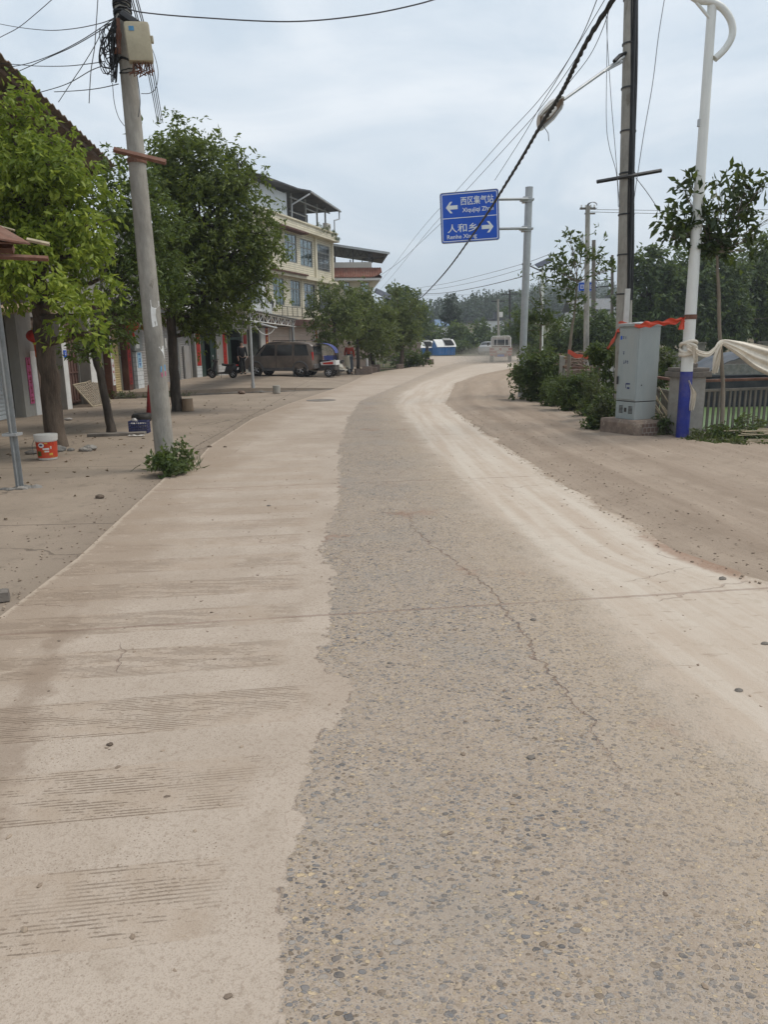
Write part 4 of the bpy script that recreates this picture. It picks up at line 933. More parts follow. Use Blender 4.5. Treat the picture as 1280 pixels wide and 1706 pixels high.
pp = R3 @ Vector((7.9, -.3, 2.95)); ac((O[0]+pp.x, O[1]+pp.y, pp.z), frame_rot(dv), 'off white air conditioner unit below the grilled second storey window of the cream house')
# --- lanterns and boxes hanging at the near house
def lantern(loc, label, r=.2):
    t = thing('red_lantern', label, 'lantern', loc, 0, 'red paper lanterns')
    b = MB(); prof = [(r*.35, -r*.75)] + [(r*math.cos(a)*(1+.02*(i % 2)), r*.75*math.sin(a)) for i, a in enumerate(np.linspace(-1.2, 1.2, 13))] + [(r*.35, r*.75)]
    b.lathe(prof, n=24); b.build('lantern_body', MAT['red'], t, smooth=50)
    b = MB(); b.lathe([(r*.4, -r*.85), (r*.4, -r*.7)]); b.build('cap', MAT['gold'], t); b = MB(); b.lathe([(r*.4, r*.7), (r*.4, r*.85), (.01, r*.86)]); b.build('cap', MAT['gold'], t); b = MB(); b.tube([(0, 0, r*.85), (0, 0, r*1.7)], .01, 4); b.build('string', MAT['red'], t)
    b = MB(); b.lathe([(.03, -r*1.9), (.045, -r*1.5), (.02, -r*.85)], n=10); b.build('tassel', MAT['red'], t)
lantern((-7.75, 17.0, 1.83), 'red paper lantern hanging beside the pillar with the pink strip')
lantern((-7.9, 24.15, 2.2), 'red paper lantern hanging over the cream yellow shutter', .2)
lantern((-7.85, 25.6, 2.2), 'bright red paper lantern hanging over the meter box', .24)
t = thing('cloth_box', 'orange cloth box with dark holes hanging under the red lantern', 'box', (-7.85, 17.55, 1.36)); b = MB(); b.b2(-.13, .13, -.2, .2, 0, .34); b.build('box_body', MAT['orange'], t, bevel=.02)
b = MB(); b.b2(.132, .138, -.12, -.04, .17, .27); b.b2(.132, .138, .06, .12, .1, .2); b.b2(-.05, .03, -.207, -.202, .22, .3); b.build('hole', MAT['interior'], t)
b = MB(); b.tube([(0, -.15, .34), (0, -.05, .7)], .006, 4); b.tube([(0, .15, .34), (0, -.05, .7)], .006, 4); b.build('string', MAT['wire'], t)
# --- woven tray leaning on the gate
t = thing('woven_tray', 'woven bamboo drying tray leaning against the brown iron gate', 'tray', (-7.86, 20.6, .02), rad(90))
def tr(a, b): return (a*(1-.12*(1-b)), .42*b-.1-.0*a, .56*b+.12*(a+.8)*b*.3+.03*math.sin(a*5)*b)
mb = MB()
for i in range(26): a = -.8+1.6*i/25; mb.tube([tr(a, b) if i % 2 else (lambda q: (q[0], q[1]-.012, q[2]))(tr(a, b)) for b in np.linspace(0, 1, 9)], .013, 4)
for j in range(12): b_ = j/11; mb.tube([(lambda q, k=i: (q[0], q[1]+(.014 if (k+j) % 2 else -.014), q[2]))(tr(a, b_)) for i, a in enumerate(np.linspace(-.82, .82, 27))], .014, 4)
mb.build('wicker_panel', MAT['wicker'], t)
mb = MB(); mb.tube([tr(-.82, 0), tr(-.82, 1), tr(0, 1.02), tr(.82, 1), tr(.82, 0), tr(-.82, 0)], .02, 5); mb.build('rim', MAT['bamboo'], t)

# --- steel frame of the street awning in front of the green doors
aw = thing('steel_awning', 'grey steel lattice awning on two posts in front of the green door house and van', 'awning', (-4.35, 24.85, ph(-4.35)))
def P_(x, y, z): return (x+4.35, y-24.85, z-ph(-4.35))
A_, B_ = Vector((-4.3, 24.85, 0)), Vector((-3.98, 34.0, 0))
dr = (B_-A_); A0 = A_ - dr*.075; B1 = B_ + dr*.10
for q in (A_, B_):
    b = MB(); b.tube([P_(q.x, q.y, ph(q.x)), P_(q.x, q.y, 2.62)], .048 if q is A_ else .06, 10); b.tube([P_(q.x, q.y, ph(q.x)), P_(q.x, q.y, ph(q.x)+.16)], .062, 10); b.build('post', MAT['galv'] if q is A_ else MAT['steel_grey'], aw, smooth=60)
def truss(p, q, z0, z1, n, mat, r=.022):
    b = MB()
    T0 = [p.lerp(q, i/n) for i in range(n+1)]
    b.tube([P_(p.x, p.y, z1), P_(q.x, q.y, z1)], r, 6); b.tube([P_(p.x, p.y, z0), P_(q.x, q.y, z0)], r, 6)
    for i in range(n):
        b.tube([P_(T0[i].x, T0[i].y, z0), P_(T0[i].x, T0[i].y, z1)], r*.8, 5)
        a, c = (z0, z1) if i % 2 else (z1, z0)
        b.tube([P_(T0[i].x, T0[i].y, a), P_(T0[i+1].x, T0[i+1].y, c)], r*.7, 5)
    return b.build('truss', mat, aw, smooth=60)
truss(A0, B1, 2.34, 2.62, 14, MAT['white_paint'])
wallA, wallB = Vector((-7.7, 30.5, 0)), Vector((-6.4, 38, 0))
truss(A0, Vector((-7.9, 24.4, 0)), 2.36, 2.62, 6, MAT['galv'])
truss(B_, Vector((-6.4, 37.6, 0)), 2.36, 2.62, 6, MAT['dark'])
truss(Vector((-4.15, 29.5, 0)), Vector((-7.9, 29.9, 0)), 2.36, 2.62, 6, MAT['dark'])
truss(Vector((-6, 25, 0)), Vector((-5.3, 36, 0)), 2.36, 2.62, 12, MAT['dark'])
b = MB(); b.slab(lambda t, k: (lambda q: P_(q.x, q.y, 2.66+.06*k+.012*math.sin(t*150)))((A0+Vector((.15, -.2, 0))).lerp(B1+Vector((.15, .2, 0)), t)+Vector((-1.5*k, .2*k, 0))), np.linspace(0, 1, 130), [0, .5, 1], (0, 0, .012)); b.build('roof_sheet', MAT['steel_grey'], aw)
b = MB(); b.tube([P_(-4.9, 24.9, 2.48), P_(-3.45, 25.1, 2.09)], .035, 6); b.build('loose_beam', MAT['galv'], aw)
b = MB()
for q0, q1, s in ((( -4.85, 24.9, 2.35), (-4.3, 24.9, 2.4), .45), ((-4.25, 25.2, 2.3), (-3.5, 25.2, 2.15), .33)):
    b.tube([P_(*(Vector(q0).lerp(Vector(q1), t)-Vector((0, 0, s*4*t*(1-t))))) for t in np.linspace(0, 1, 12)], .014, 5)
b.build('hanging_hose', MAT['white'], aw, smooth=60)

# --- rusty awning and its steel post nearest on the left
na = thing('angle_steel_post', 'grey angle steel post standing on the forecourt beside the red paint bucket', 'post', (-4.2, 8.37, 0))
top = at(-16, 440, 8.3)
b = MB(); d_ = Vector((top.x+4.2, top.y-8.37, top.z))
for w in ((.045, 0), (0, .045)):
    vs = []
    for q in (Vector((0, 0, -.02)), d_):
        vs += [q+Vector((-w[0]*.9-.004, -w[1]*.9-.004, 0)), q+Vector((w[0]+.004, -w[1]*.9-.004 if w[0] else -w[1]*.9, 0)), q+Vector((w[0]+.004, w[1]+.004, 0)), q+Vector((-w[0]*.9-.004, w[1]+.004, 0))]
    b.add(vs, [(0, 1, 5, 4), (1, 2, 6, 5), (2, 3, 7, 6), (3, 0, 4, 7), (0, 3, 2, 1), (4, 5, 6, 7)])
b.build('post', MAT['steel_grey'], na, bevel=.003)
b = MB(); b.b2(-.09, .07, -.08, .08, .62, .65); b.build('clamp', MAT['galv'], na)
b = MB()
for i in range(7): rock(b, (-.16+.06*i+random.uniform(-.03, .03), random.uniform(-.08, .06), .008), (random.uniform(.05, .09), random.uniform(.04, .07), random.uniform(.02, .04)))
b.build('broken_concrete_foot', MAT['stone'], na)
ca = thing('rusty_awning', 'rusty brown sheet awning with a pale batten over the near shop front', 'awning', tuple(at(0, 405, 8.6)))
def Q(u, v, Y): return at(u, v, Y) - at(0, 405, 8.6)
b = MB(); b.add([Q(-160, 330, 8.2), Q(0, 376, 8.6), Q(50, 405, 8.4), Q(-160, 372, 7.6)] + [p+Vector((0, 0, -.02)) for p in (Q(-160, 330, 8.2), Q(0, 376, 8.6), Q(50, 405, 8.4), Q(-160, 372, 7.6))], [(0, 1, 2, 3), (7, 6, 5, 4), (0, 4, 5, 1), (1, 5, 6, 2), (2, 6, 7, 3), (3, 7, 4, 0)])
b.add([Q(-160, 365, 8.8), Q(-10, 392, 8.9), Q(48, 404, 8.43), Q(-160, 400, 7.7)] + [p+Vector((0, 0, -.02)) for p in (Q(-160, 365, 8.8), Q(-10, 392, 8.9), Q(48, 404, 8.43), Q(-160, 400, 7.7))], [(0, 1, 2, 3), (7, 6, 5, 4), (0, 4, 5, 1), (1, 5, 6, 2), (2, 6, 7, 3), (3, 7, 4, 0)])
b.build('rusty_sheet', MAT['rust'], ca)
b = MB(); b.tube([Q(-150, 420, 8.1), Q(80, 431, 8.4)], .03, 4); b.tube([Q(-150, 408, 8.5), Q(22, 415, 8.6)], .05, 4); b.build('batten', MAT['rust'], ca)
b = MB(); b.tube([Q(44, 399, 8.5), Q(82, 407, 8.55)], .022, 4); b.tube([Q(-20, 372, 8.7), Q(24, 384, 8.7)], .012, 4); b.build('pale_stick', MAT['bamboo'], ca)
b = MB(); b.tube([Q(-160, 420, 8.3), Vector((top.x, top.y, top.z)) - at(0, 405, 8.6) + Vector((0, 0, 0)), Q(-16, 418, 8.4)], .03, 4); b.build('bearer', MAT['steel_grey'], ca)
# ------------------------------------------------------------ poles, signs and fences on the right, pole on the left
def pole_line(base, u, v, Y): return Vector(base), at(u, v, Y)
# --- left concrete utility pole
pb = gp(277, 783); ptop = at(202, 0, 9.45); dirv = (ptop-pb); pt2 = pb + dirv*1.16
PL = thing('utility_pole', 'leaning concrete utility pole with a beige junction box and tangled cables, left of the road', 'utility pole', tuple(pb))
def PLp(z, dx=0, dy=0): t = z/dirv.z; return dirv*t + Vector((dx, dy, 0))
b = MB(); zs = np.linspace(-.03, pt2.z, 14); b.tube([PLp(z) for z in zs], [float(np.interp(z, [0, pt2.z], [.126, .082])) for z in zs], 20); b.build('pole', MAT['conc_pole'], PL, smooth=60)
zq = at(234, 263, 9.3).z
b = MB(); a_, c_ = at(189, 250, 9.25)-pb, at(276, 271, 9.25)-pb; b.tube([a_, c_], .028, 4); b.tube([a_+Vector((0, .02, .03)), c_+Vector((0, .02, .03))], .012, 4); b.build('crossarm', MAT['rust'], PL)
b = MB(); b.lathe([(.101, 0), (.112, 0), (.112, .05), (.101, .05)], c=tuple(PLp(zq-.02)), n=20, cap=False); b.build('clamp_band', MAT['rust'], PL)
bc = at(231, 72, 9.2)-pb; Mb = Matrix.Translation(bc) @ Matrix.Rotation(rad(16), 4, 'Z') @ Matrix.Rotation(rad(-4), 4, 'Y')
b = MB(); b.box((0, 0, 0), (.27, .15, .40), M=Mb); q = b.build('junction_box', MAT['beige_box'], PL, bevel=.035, smooth=40)
b = MB(); b.box((.148, -.02, .03), (.03, .06, .07), M=Mb); b.build('latch', MAT['beige_box'], q, bevel=.01)
b = MB(); b.box((-.06, -.078, .12), (.055, .004, .045), M=Mb); b.build('sticker', MAT['sticker_blue'], q)
b = MB()
for i in range(26):
    x0, z0 = random.uniform(-.10, .12), random.uniform(-.24, -.18)
    b.tube([Mb @ Vector((x0, random.uniform(-.05, .05), -.19)), Mb @ Vector((x0+random.uniform(-.06, .06), random.uniform(-.08, .06), z0-.06)), Mb @ Vector((x0+random.uniform(-.1, .05), random.uniform(-.06, .06), -.30+random.uniform(-.04, .03)))], .006, 4)
b.build('cable_end', MAT['rust'], q)
# straps and wraps round the pole head
b = MB()
wz_ = list(np.linspace(at(210, 30, 9.45).z-pb.z, at(210, -12, 9.45).z-pb.z, 16)) + [None] + [at(215, v, 9.45).z-pb.z for v in (105, 117, 120)]
for z in wz_:
    if z is None: b.build('cable_wrap', MAT['cable'], PL, smooth=60); b = MB(); continue
    c = PLp(z); ph_ = random.random()*.5
    b.tube([c+Vector((.096*math.cos(a), .096*math.sin(a), .03*math.sin(a+ph_*9)+random.uniform(-.006, .006))) for a in np.linspace(0, 2*math.pi, 17)], random.uniform(.006, .014), 5, cap=False)
b.build('cable_wrap', MAT['cable'], PL, smooth=60)
b = MB(); b.tube([at(204, 25, 9.3)-pb, at(229, 42, 9.2)-pb], .055, 6); b.build('splice_closure', MAT['cable'], PL, smooth=60)
b = MB()      # loops of spare cable hanging on the left of the pole
for i in range(15):
    cu, cv = random.uniform(176, 186), random.uniform(60, 100); ru, rv = random.uniform(7, 15), random.uniform(18, 33); ph_ = random.random()*6
    Yd = random.uniform(9.2, 9.5); t0 = random.random()*6
    b.tube([at(cu+ru*math.cos(a+t0)+2*math.sin(2*a), cv+rv*math.sin(a+t0)+3*math.cos(3*a+ph_), Yd+.05*math.sin(a))-pb for a in np.linspace(0, random.uniform(4.5, 6.4), 20)], random.choice((.004, .005, .0065)), 5)
for i in range(24):
    u0_, u1_ = random.uniform(188, 200), random.uniform(184, 194); b.tube([at(u0_, 28+random.uniform(-3, 6), 9.3)-pb, at(u0_-random.uniform(3, 14), 60, random.uniform(9.2, 9.4))-pb, at(u1_+random.uniform(-3, 4), 95, 9.35)-pb, at(u1_, random.uniform(112, 139), 9.35)-pb], random.choice((.004, .006, .008)), 5)
b.build('spare_cable', MAT['cable'], PL, smooth=60)
b = MB()
for i in range(9): b.tube([at(196+random.uniform(-3, 3), 30, 9.27)-pb, at(198+random.uniform(-8, 6), 58, 9.25)-pb, at(196+random.uniform(-6, 6), 90, 9.27)-pb], .006, 4)
b.build('drop_lead', MAT['rust'], PL)
def wrap_label(uvs, mat, name, par, poleaxis, base, r, Yd):
    """a torn paper glued round the pole: thin shell following its surface"""
    b = MB(); vs = []
    for (u, v) in uvs:
        p = at(u, v, Yd)-base; z = p.z; c = poleaxis(z); dx = max(-.98, min(.98, (p.x-c.x)/r(z))); ang = math.asin(dx)
        vs.append(c+Vector(((r(z)+.004)*math.sin(ang), -(r(z)+.004)*math.cos(ang), 0)))
    n_ = len(vs)//2; vs2 = [p+Vector((0, .003, 0)) for p in vs]
    fs = [(2*i, 2*i+1, 2*i+3, 2*i+2) for i in range(n_-1)] + [(2*n_+2*i+2, 2*n_+2*i+3, 2*n_+2*i+1, 2*n_+2*i) for i in range(n_-1)]
    b.add(vs+vs2, fs); return b.build(name, mat, par, fix=False)
rr_ = lambda z: float(np.interp(z, [0, pt2.z], [.126, .082]))
wrap_label([(246, 499), (257, 500), (247, 510), (258, 508), (247, 518), (254, 514), (248, 530), (254, 525), (250, 545), (257, 542)], MAT['paper'], 'torn_poster', PL, PLp, pb, rr_, 9.33)
wrap_label([(259, 578), (268, 576), (264, 588), (271, 588), (267, 600), (272, 603)], MAT['paper'], 'torn_poster', PL, PLp, pb, rr_, 9.33)
wrap_label([(262, 611), (275, 608), (262, 621), (276, 618)], MAT['sticker_blue'], 'advert', PL, PLp, pb, rr_, 9.33)
wrap_label([(263, 622), (276, 619), (264, 629), (277, 627)], MAT['pink'], 'advert', PL, PLp, pb, rr_, 9.33)
wrap_label([(270, 630), (274, 629), (271, 642), (275, 641)], MAT['paper'], 'torn_poster', PL, PLp, pb, rr_, 9.33)

# --- right concrete pole with the arm lamp
rb = at(1036, 716, 13.9); rb.z = 0; rt_ = at(1052, 0, 13.9); dr_ = rt_-rb
PR = thing('utility_pole', 'tall concrete utility pole wrapped in black cable behind the grey cabinet', 'utility pole', tuple(rb))
def PRp(z): return dr_*(z/dr_.z)
b = MB(); zs = np.linspace(-.02, dr_.z*1.18, 14); b.tube([PRp(z) for z in zs], [float(np.interp(z, [0, dr_.z], [.148, .112])) for z in zs], 20); b.build('pole', MAT['conc_pole'], PR, smooth=60)
b = MB(); a_, c_ = at(995, 303, 13.75)-rb, at(1103, 284, 13.75)-rb; b.tube([a_, c_], .032, 4); b.build('crossarm', MAT['dark'], PR)
b = MB()
for k, (o_, r_) in enumerate(((.005, .036), (.045, .024), (.068, .015), (-.03, .014))):
    zz = np.linspace(at(1040, 500, 13.8).z, dr_.z*1.15, 24)
    b.tube([PRp(z)+Vector((o_+.045-.004*z+.010*math.sin(z*2+k), -.155+.006*z+.5*max(0, o_), 0)) for z in zz], r_, 6)
b.build('cable_run', MAT['cable'], PR, smooth=60)
b = MB()
for z in np.linspace(1.7, dr_.z, 9): b.lathe([(.150-.0040*z, 0), (.157-.0040*z, 0), (.157-.0040*z, .025), (.150-.0040*z, .025)], c=tuple(PRp(z)), n=20, cap=False)
b.build('strap', MAT['dark'], PR)
b = MB(); b.box(tuple((at(1044, 497, 13.7)+at(1045, 545, 13.7))/2-rb), (.085, .05, at(1044, 465, 13.7).z-at(1045, 545, 13.7).z)); b.build('conduit', MAT['white'], PR)
b = MB(); b.tube([at(1040, 95, 13.8)-rb, at(940, 166, 13.0)-rb], .028, 8, r2=.022); b.tube([at(1038, 103, 13.8)-rb, at(1006, 120, 13.5)-rb], .02, 6)
q = b.build('lamp_arm', MAT['galv'], PR, smooth=60)
b = MB(); b.tube([at(1024, 102, 13.6)-rb, at(1034, 92, 13.75)-rb, at(1045, 88, 13.85)-rb], .03, 6); b.build('arm_clamp', MAT['cable'], q)
hd0, hd1 = at(940, 168, 13.0)-rb, at(900, 205, 12.7)-rb
ax = (hd1-hd0).normalized(); Lh = (hd1-hd0).length; vw = (hd1+rb-Vector((0, 0, EYE))).normalized()*.75 + Vector((-.25, 0, .55)); side = ax.cross(vw).normalized(); upv = side.cross(ax)
if upv.dot(vw) < 0: upv = -upv; side = -side
Mh = Matrix((ax, side, upv)).transposed().to_4x4(); Mh.translation = hd0
b = MB(); prof = [(0, .06, .07), (.06*Lh, .10, .11), (.40*Lh, .165, .16), (.88*Lh, .16, .12), (Lh, .135, .07)]; vs = []
for x, w, h in prof:
    for a in np.linspace(0, math.pi, 9): vs.append((x, w*math.cos(a), h*math.sin(a)*.9))
fs = [(i*9+k, i*9+k+1, (i+1)*9+k+1, (i+1)*9+k) for i in range(4) for k in range(8)] + [tuple(range(9)), tuple(range(44, 35, -1))]
vs2 = [(x, y*.86, z*.82-.004) for x, y, z in vs]
b.add(vs, fs, Mh); hh = b.build('lamp_head', MAT['lamp_glass'], PR, smooth=50, fix=False)
b = MB(); fr = [(p[0], p[1]) for p in prof]
b.add([(x, w, -.012) for x, w in fr]+[(x, -w, -.012) for x, w in fr[::-1]]+[(x, w*.8, -.012) for x, w in fr]+[(x, -w*.8, -.012) for x, w in fr[::-1]], [(i, (i+1) % 10, 10+(i+1) % 10, 10+i) for i in range(10)], Mh); b.build('lamp_rim', MAT['white_paint'], hh)
b = MB(); b.tube([Mh @ Vector((.35*Lh, .0, .02)), Mh @ Vector((.62*Lh, 0, .0)), Mh @ Vector((.85*Lh, -.02, .01))], .045, 10); b.build('bulb', MAT['lamp_glass'], hh, smooth=60)
b = MB(); b.add([(x, w*.78, .03) for x, w in fr]+[(x, -w*.78, .03) for x, w in fr[::-1]], [tuple(range(10))], Mh); b.build('reflector', MAT['roof_brown'], hh)
b = MB(); b.tube([Mh @ Vector((Lh*.93, .02, 0)), at(914, 222, 12.75)-rb, at(915, 235, 12.75)-rb], .006, 4); b.build('loose_wire', MAT['wire'], hh)

# --- white and blue lamp post
lb = gp(1137, 732); lt = at(1188, 0, 11.93); dl = lt-lb
LP_ = thing('lamp_post', 'white lamp post with a blue painted foot tied with a white cloth', 'lamp post', tuple(lb))
def LPp(z): return dl*(z/dl.z)
zb_ = at(1143, 619, 11.9).z
rl_ = lambda z: float(np.interp(z, [0, dl.z], [.098, .062]))
b = MB(); zs = np.linspace(zb_, dl.z*1.15, 10); b.tube([LPp(z) for z in zs], [rl_(z) for z in zs], 20); b.build('pole', MAT['white_paint'], LP_, smooth=60)
b = MB(); zs = np.linspace(-.02, zb_, 4); b.tube([LPp(z) for z in zs], [rl_(z)+.003 for z in zs], 20); b.build('painted_foot', MAT['blue_paint'], LP_, smooth=60)
b = MB(); b.tube(spline([at(u, v, 11.9)-lb for u, v in ((1150, -10), (1165, 0), (1185, 3), (1205, 14), (1219, 35), (1221, 58), (1210, 80), (1192, 98))], 5), .05, 10); b.tube([at(1158, 0, 11.9)-lb, at(1183, 30, 11.9)-lb], .022, 8)
b.tube([at(1150, -10, 11.9)-lb, at(1060, -75, 11.9)-lb], .04, 8); b.build('curved_bracket', MAT['white_paint'], LP_, smooth=60)
b = MB(); b.box(tuple(LPp(dl.z*.745)+Vector((-.075, -.0, 0))), (.03, .05, .1)); b.build('hand_hole', MAT['galv'], LP_)

# --- road sign on its post
sb = gp(869, 665); stp = at(875, 313, 20.7); stp = Vector((sb.x+.05, sb.y, stp.z)); 
SG = thing('road_sign', 'large blue direction sign with white arrows on a grey steel post', 'road sign', tuple(sb))
b = MB(); b.tube([Vector((0, 0, -.02)), stp-sb], .098, 18); b.lathe([(.101, 0), (.101, .03), (.001, .05)], c=tuple(stp-sb), n=18); b.build('post', MAT['galv'], SG, smooth=60)
YS_ = sb.y - .35
c00, c10, c11, c01 = (at(735, 405, YS_), at(831, 400, YS_-.02), at(831, 315, YS_-.02), at(735, 322, YS_))
ctr = (c00+c10+c11+c01)/4 - sb; wS = ((c10-c00).length+(c11-c01).length)/2; hS = ((c01-c00).length+(c11-c10).length)/2
sl = math.atan2(((c10.z-c00.z)+(c11.z-c01.z))/2, wS)
MS = Matrix.Translation(ctr) @ Matrix.Rotation(rad(-7), 4, 'Z') @ Matrix.Rotation(-sl, 4, 'Y')
def rrect(w, h, r, n=6): return [(sx*(w/2-r)+r*math.cos(a), sz*(h/2-r)+r*math.sin(a)) for sx, sz, a0 in ((1, 1, 0), (-1, 1, 90), (-1, -1, 180), (1, -1, 270)) for a in np.radians(np.linspace(a0, a0+90, n))]
b = MB(); b.prism(rrect(wS, hS, .06), 0, .03, MS); pn = b.build('panel', MAT['sign_blue'], SG)
def ring(w, h, r, t, y0, y1):
    o_ = rrect(w, h, r); i_ = rrect(w-2*t, h-2*t, max(.01, r-t)); n_ = len(o_); v_ = [(x, y, z) for y in (y0, y1) for P0 in (o_, i_) for x, z in P0]
    f_ = []
    for k in range(n_):
        k2 = (k+1) % n_; f_ += [(k, k2, n_+k2, n_+k), (2*n_+k, 3*n_+k, 3*n_+k2, 2*n_+k2), (k, 2*n_+k, 2*n_+k2, k2), (n_+k, n_+k2, 3*n_+k2, 3*n_+k)]
    return v_, f_
b = MB(); b.add(*ring(wS-.06, hS-.06, .045, .018, -.004, -.0005), M=MS); b.b2(0, 0, 0, 0, 0, 0) if 0 else None
b.box((0, -.002, -.01), (wS-.1, .003, .018), M=MS); b.build('border_line', MAT['sign_white'], pn)
b = MB(); b.add(*ring(wS+.02, hS+.02, .065, .02, -.002, .035), M=MS); b.build('edge_frame', MAT['sign_edge'], pn)
k = wS/97.     # metres per photo pixel on the panel
def sgn(px, py): return ((px-783)*k, (360-py)*k)
def arrow(cx, cy, s, dirx):
    x, z = sgn(cx, cy); w = .155*s; pts = [(-1.0, 0), (-.28, .92), (.12, .92), (-.35, .32), (1., .32), (1., -.32), (-.35, -.32), (.12, -.92), (-.28, -.92)]
    P2 = [(x-dirx*p*w, z+q*w) for p, q in pts]; P2 = P2 if dirx < 0 else P2[::-1]
    b = MB(); b.prism(P2, -.005, -.001, MS); return b.build('arrow', MAT['sign_white'], pn)
def sign_text(body, px, py, hpx, wpx, bold):
    x, z = sgn(px, py); o_ = text_mesh(body, 1., MAT['sign_white'], pn, 'lettering', None, bold, ext=.001)
    xs_ = [v.co.x for v in o_.data.vertices]; ys_ = [v.co.y for v in o_.data.vertices]
    cx, cy, w, h = (max(xs_)+min(xs_))/2, (max(ys_)+min(ys_))/2, max(xs_)-min(xs_), max(ys_)-min(ys_)
    o_.data.transform(MS @ Matrix.Translation((x, -.003, z)) @ UPRIGHT @ Matrix.Diagonal((wpx*k/w, hpx*k/h, 1, 1)) @ Matrix.Translation((-cx, -cy, 0)))
a1 = arrow(753.5, 343.5, .98, -1); a2 = arrow(812.5, 378.5, .98, 1)
sign_text('西区集气站', 796, 334.5, 13.5, 55, .008); sign_text('Xiqujiqi Zhan', 797, 350, 9, 52, .012)
sign_text('人和乡', 770, 377, 13.5, 50, .010); sign_text('Renhe Xiang', 769, 391.5, 8.5, 50, .012)
for v in (331, 380):
    zz = at(860, v, sb.y-.2).z - sb.z; b = MB(); b.tube([Vector((-.98, -.25, zz-.02)), Vector((.0, -.13, zz))], .035, 8)
    q = b.build('support_arm', MAT['galv'], SG, smooth=60); b = MB(); b.box((0, 0, zz), (.34, .26, .05)); b.box((0, 0, zz), (.235, .235, .14)); b.build('bracket', MAT['galv'], q, bevel=.01)
# --- grey street cabinet on its tiled plinth
Nc = at(1056, 727, 12.3); aL, aR = rad(115), rad(25)
e1 = Vector((math.cos(aL), math.sin(aL), 0)); e2 = Vector((math.cos(aR), math.sin(aR), 0)); cn = Vector((Nc.x, Nc.y, 0))
CB = thing('street_cabinet', 'grey steel telecom cabinet standing on a brown tiled plinth beside the dirt shoulder', 'cabinet', tuple(cn+(e1+e2)*.24), aR)
# local frame: x along e2, y along e1; near corner at (-.23,-.23)
w1, w2 = .23, .225; pz = .28
b = MB()
pp_ = [(-.36, -.40), (-.26, -.43), (.36, -.43), (.40, -.36), (.40, .40), (-.40, .40), (-.42, -.2)]
ptop_ = [(x*.96+random.uniform(-.012, .012), y*.96+random.uniform(-.012, .012)) for x, y in pp_]
n_ = len(pp_); b.add([(x, y, -.03) for x, y in pp_]+[(x, y, pz-.05) for x, y in pp_]+[(x, y, pz) for x, y in ptop_], [tuple(range(n_-1, -1, -1)), tuple(range(2*n_, 3*n_))]+[(j*n_+i, j*n_+(i+1) % n_, (j+1)*n_+(i+1) % n_, (j+1)*n_+i) for j in range(2) for i in range(n_)]); pq = b.build('plinth', MAT['plinth'], CB)
b = MB(); b.b2(-.24, .36, -.443, -.431, 0, pz-.05); b.b2(.401, .413, -.36, .38, 0, pz-.05); b.build('tile_facing', MAT['tile_brown'], pq)
b = MB(); b.b2(-w1, w2, -w2, w1, pz, pz+.29); lo_ = b.build('base_box', MAT['cab_grey'], CB, bevel=.006)
b = MB()
for x in (-w1-.003,):
    for yy in (-.12, .10):
        for i in range(6): b.b2(x-.002, x+.003, yy-.045, yy+.045, pz+.10+i*.022, pz+.111+i*.022)
    b.b2(x-.002, x+.003, -.03, .02, pz+.12, pz+.19)
b.build('vent_slot', MAT['dark'], lo_)
b = MB(); b.b2(-w1+.012, w2-.012, -w2+.012, w1-.012, pz+.29, pz+.305); b.build('shadow_gap', MAT['dark'], CB)
b = MB(); b.b2(-w1, w2, -w2, w1, pz+.305, 1.80); bd = b.build('body', MAT['cab_grey'], CB, bevel=.006)
b = MB(); b.b2(-w1-.016, -w1-.002, -w2+.006, w1-.02, pz+.33, 1.765); dr = b.build('door', MAT['cab_grey'], CB, bevel=.004)
b = MB(); b.add([(-w1-.03, -w2-.015, 1.802), (w2+.015, -w2-.015, 1.802), (w2+.015, w1+.015, 1.802), (-w1-.03, w1+.015, 1.802), (-w1-.03, -w2-.015, 1.845), (w2+.015, -w2-.015, 1.845), (w2+.015, w1+.015, 1.845), (-w1-.03, w1+.015, 1.845), (0, 0, 1.875)], [(0, 3, 2, 1), (0, 1, 5, 4), (1, 2, 6, 5), (2, 3, 7, 6), (3, 0, 4, 7), (4, 5, 8), (5, 6, 8), (6, 7, 8), (7, 4, 8)]); b.build('lid', MAT['cab_grey'], CB)
MD = Matrix.Translation((-w1-.0175, 0, 0)) @ Matrix.Rotation(rad(-90), 4, 'Z')     # door face: local x' to the viewer's right, facing -x
def blot(y0, z0, w, h, nx, mat, name, seedn=5):
    b = MB()
    for i in range(nx):
        cx = y0+(i+.5)*w/nx
        for _ in range(3): z = z0+random.uniform(.1, .9)*h; b.box((cx, -.001, z), (w/nx*random.uniform(.4, .8), .001, h*.10), M=MD)
        b.box((cx+random.uniform(-.2, .2)*w/nx, -.0025, z0+h/2), (w/nx*.13, .001, h*random.uniform(.6, .95)), M=MD)
    b.build(name, mat, dr)
b = MB(); b.box((-.165, -.001, 1.62), (.035, .001, .06), M=MD); b.build('blue_mark', MAT['sign_blue'], dr)
blot(-.14, 1.595, .10, .05, 2, MAT['ink'], 'stencil_mark'); blot(-.12, 1.33, .055, .075, 1, MAT['ink'], 'stencil_mark'); blot(-.09, 1.19, .12, .075, 3, MAT['ink'], 'stencil_mark')
b = MB(); b.box((.05, -.001, .87), (.09, .001, .025), M=MD); b.box((0., -.001, .835), (.012, .001, .08), M=MD); b.box((.06, -.001, .80), (.06, .001, .03), M=MD); b.build('latch_plate', MAT['ink'], dr)
b = MB(); b.box((-.19, -.012, .92), (.03, .02, .13), M=MD); b.build('handle', MAT['dark'], dr, bevel=.005)
b = MB(); b.lathe([(.012, 0), (.012, .004), (.001, .005)], n=10, M=Matrix.Translation((-.12, -w2-.0, .85)) @ Matrix.Rotation(rad(90), 4, 'X')); b.build('screw', MAT['dark'], bd)

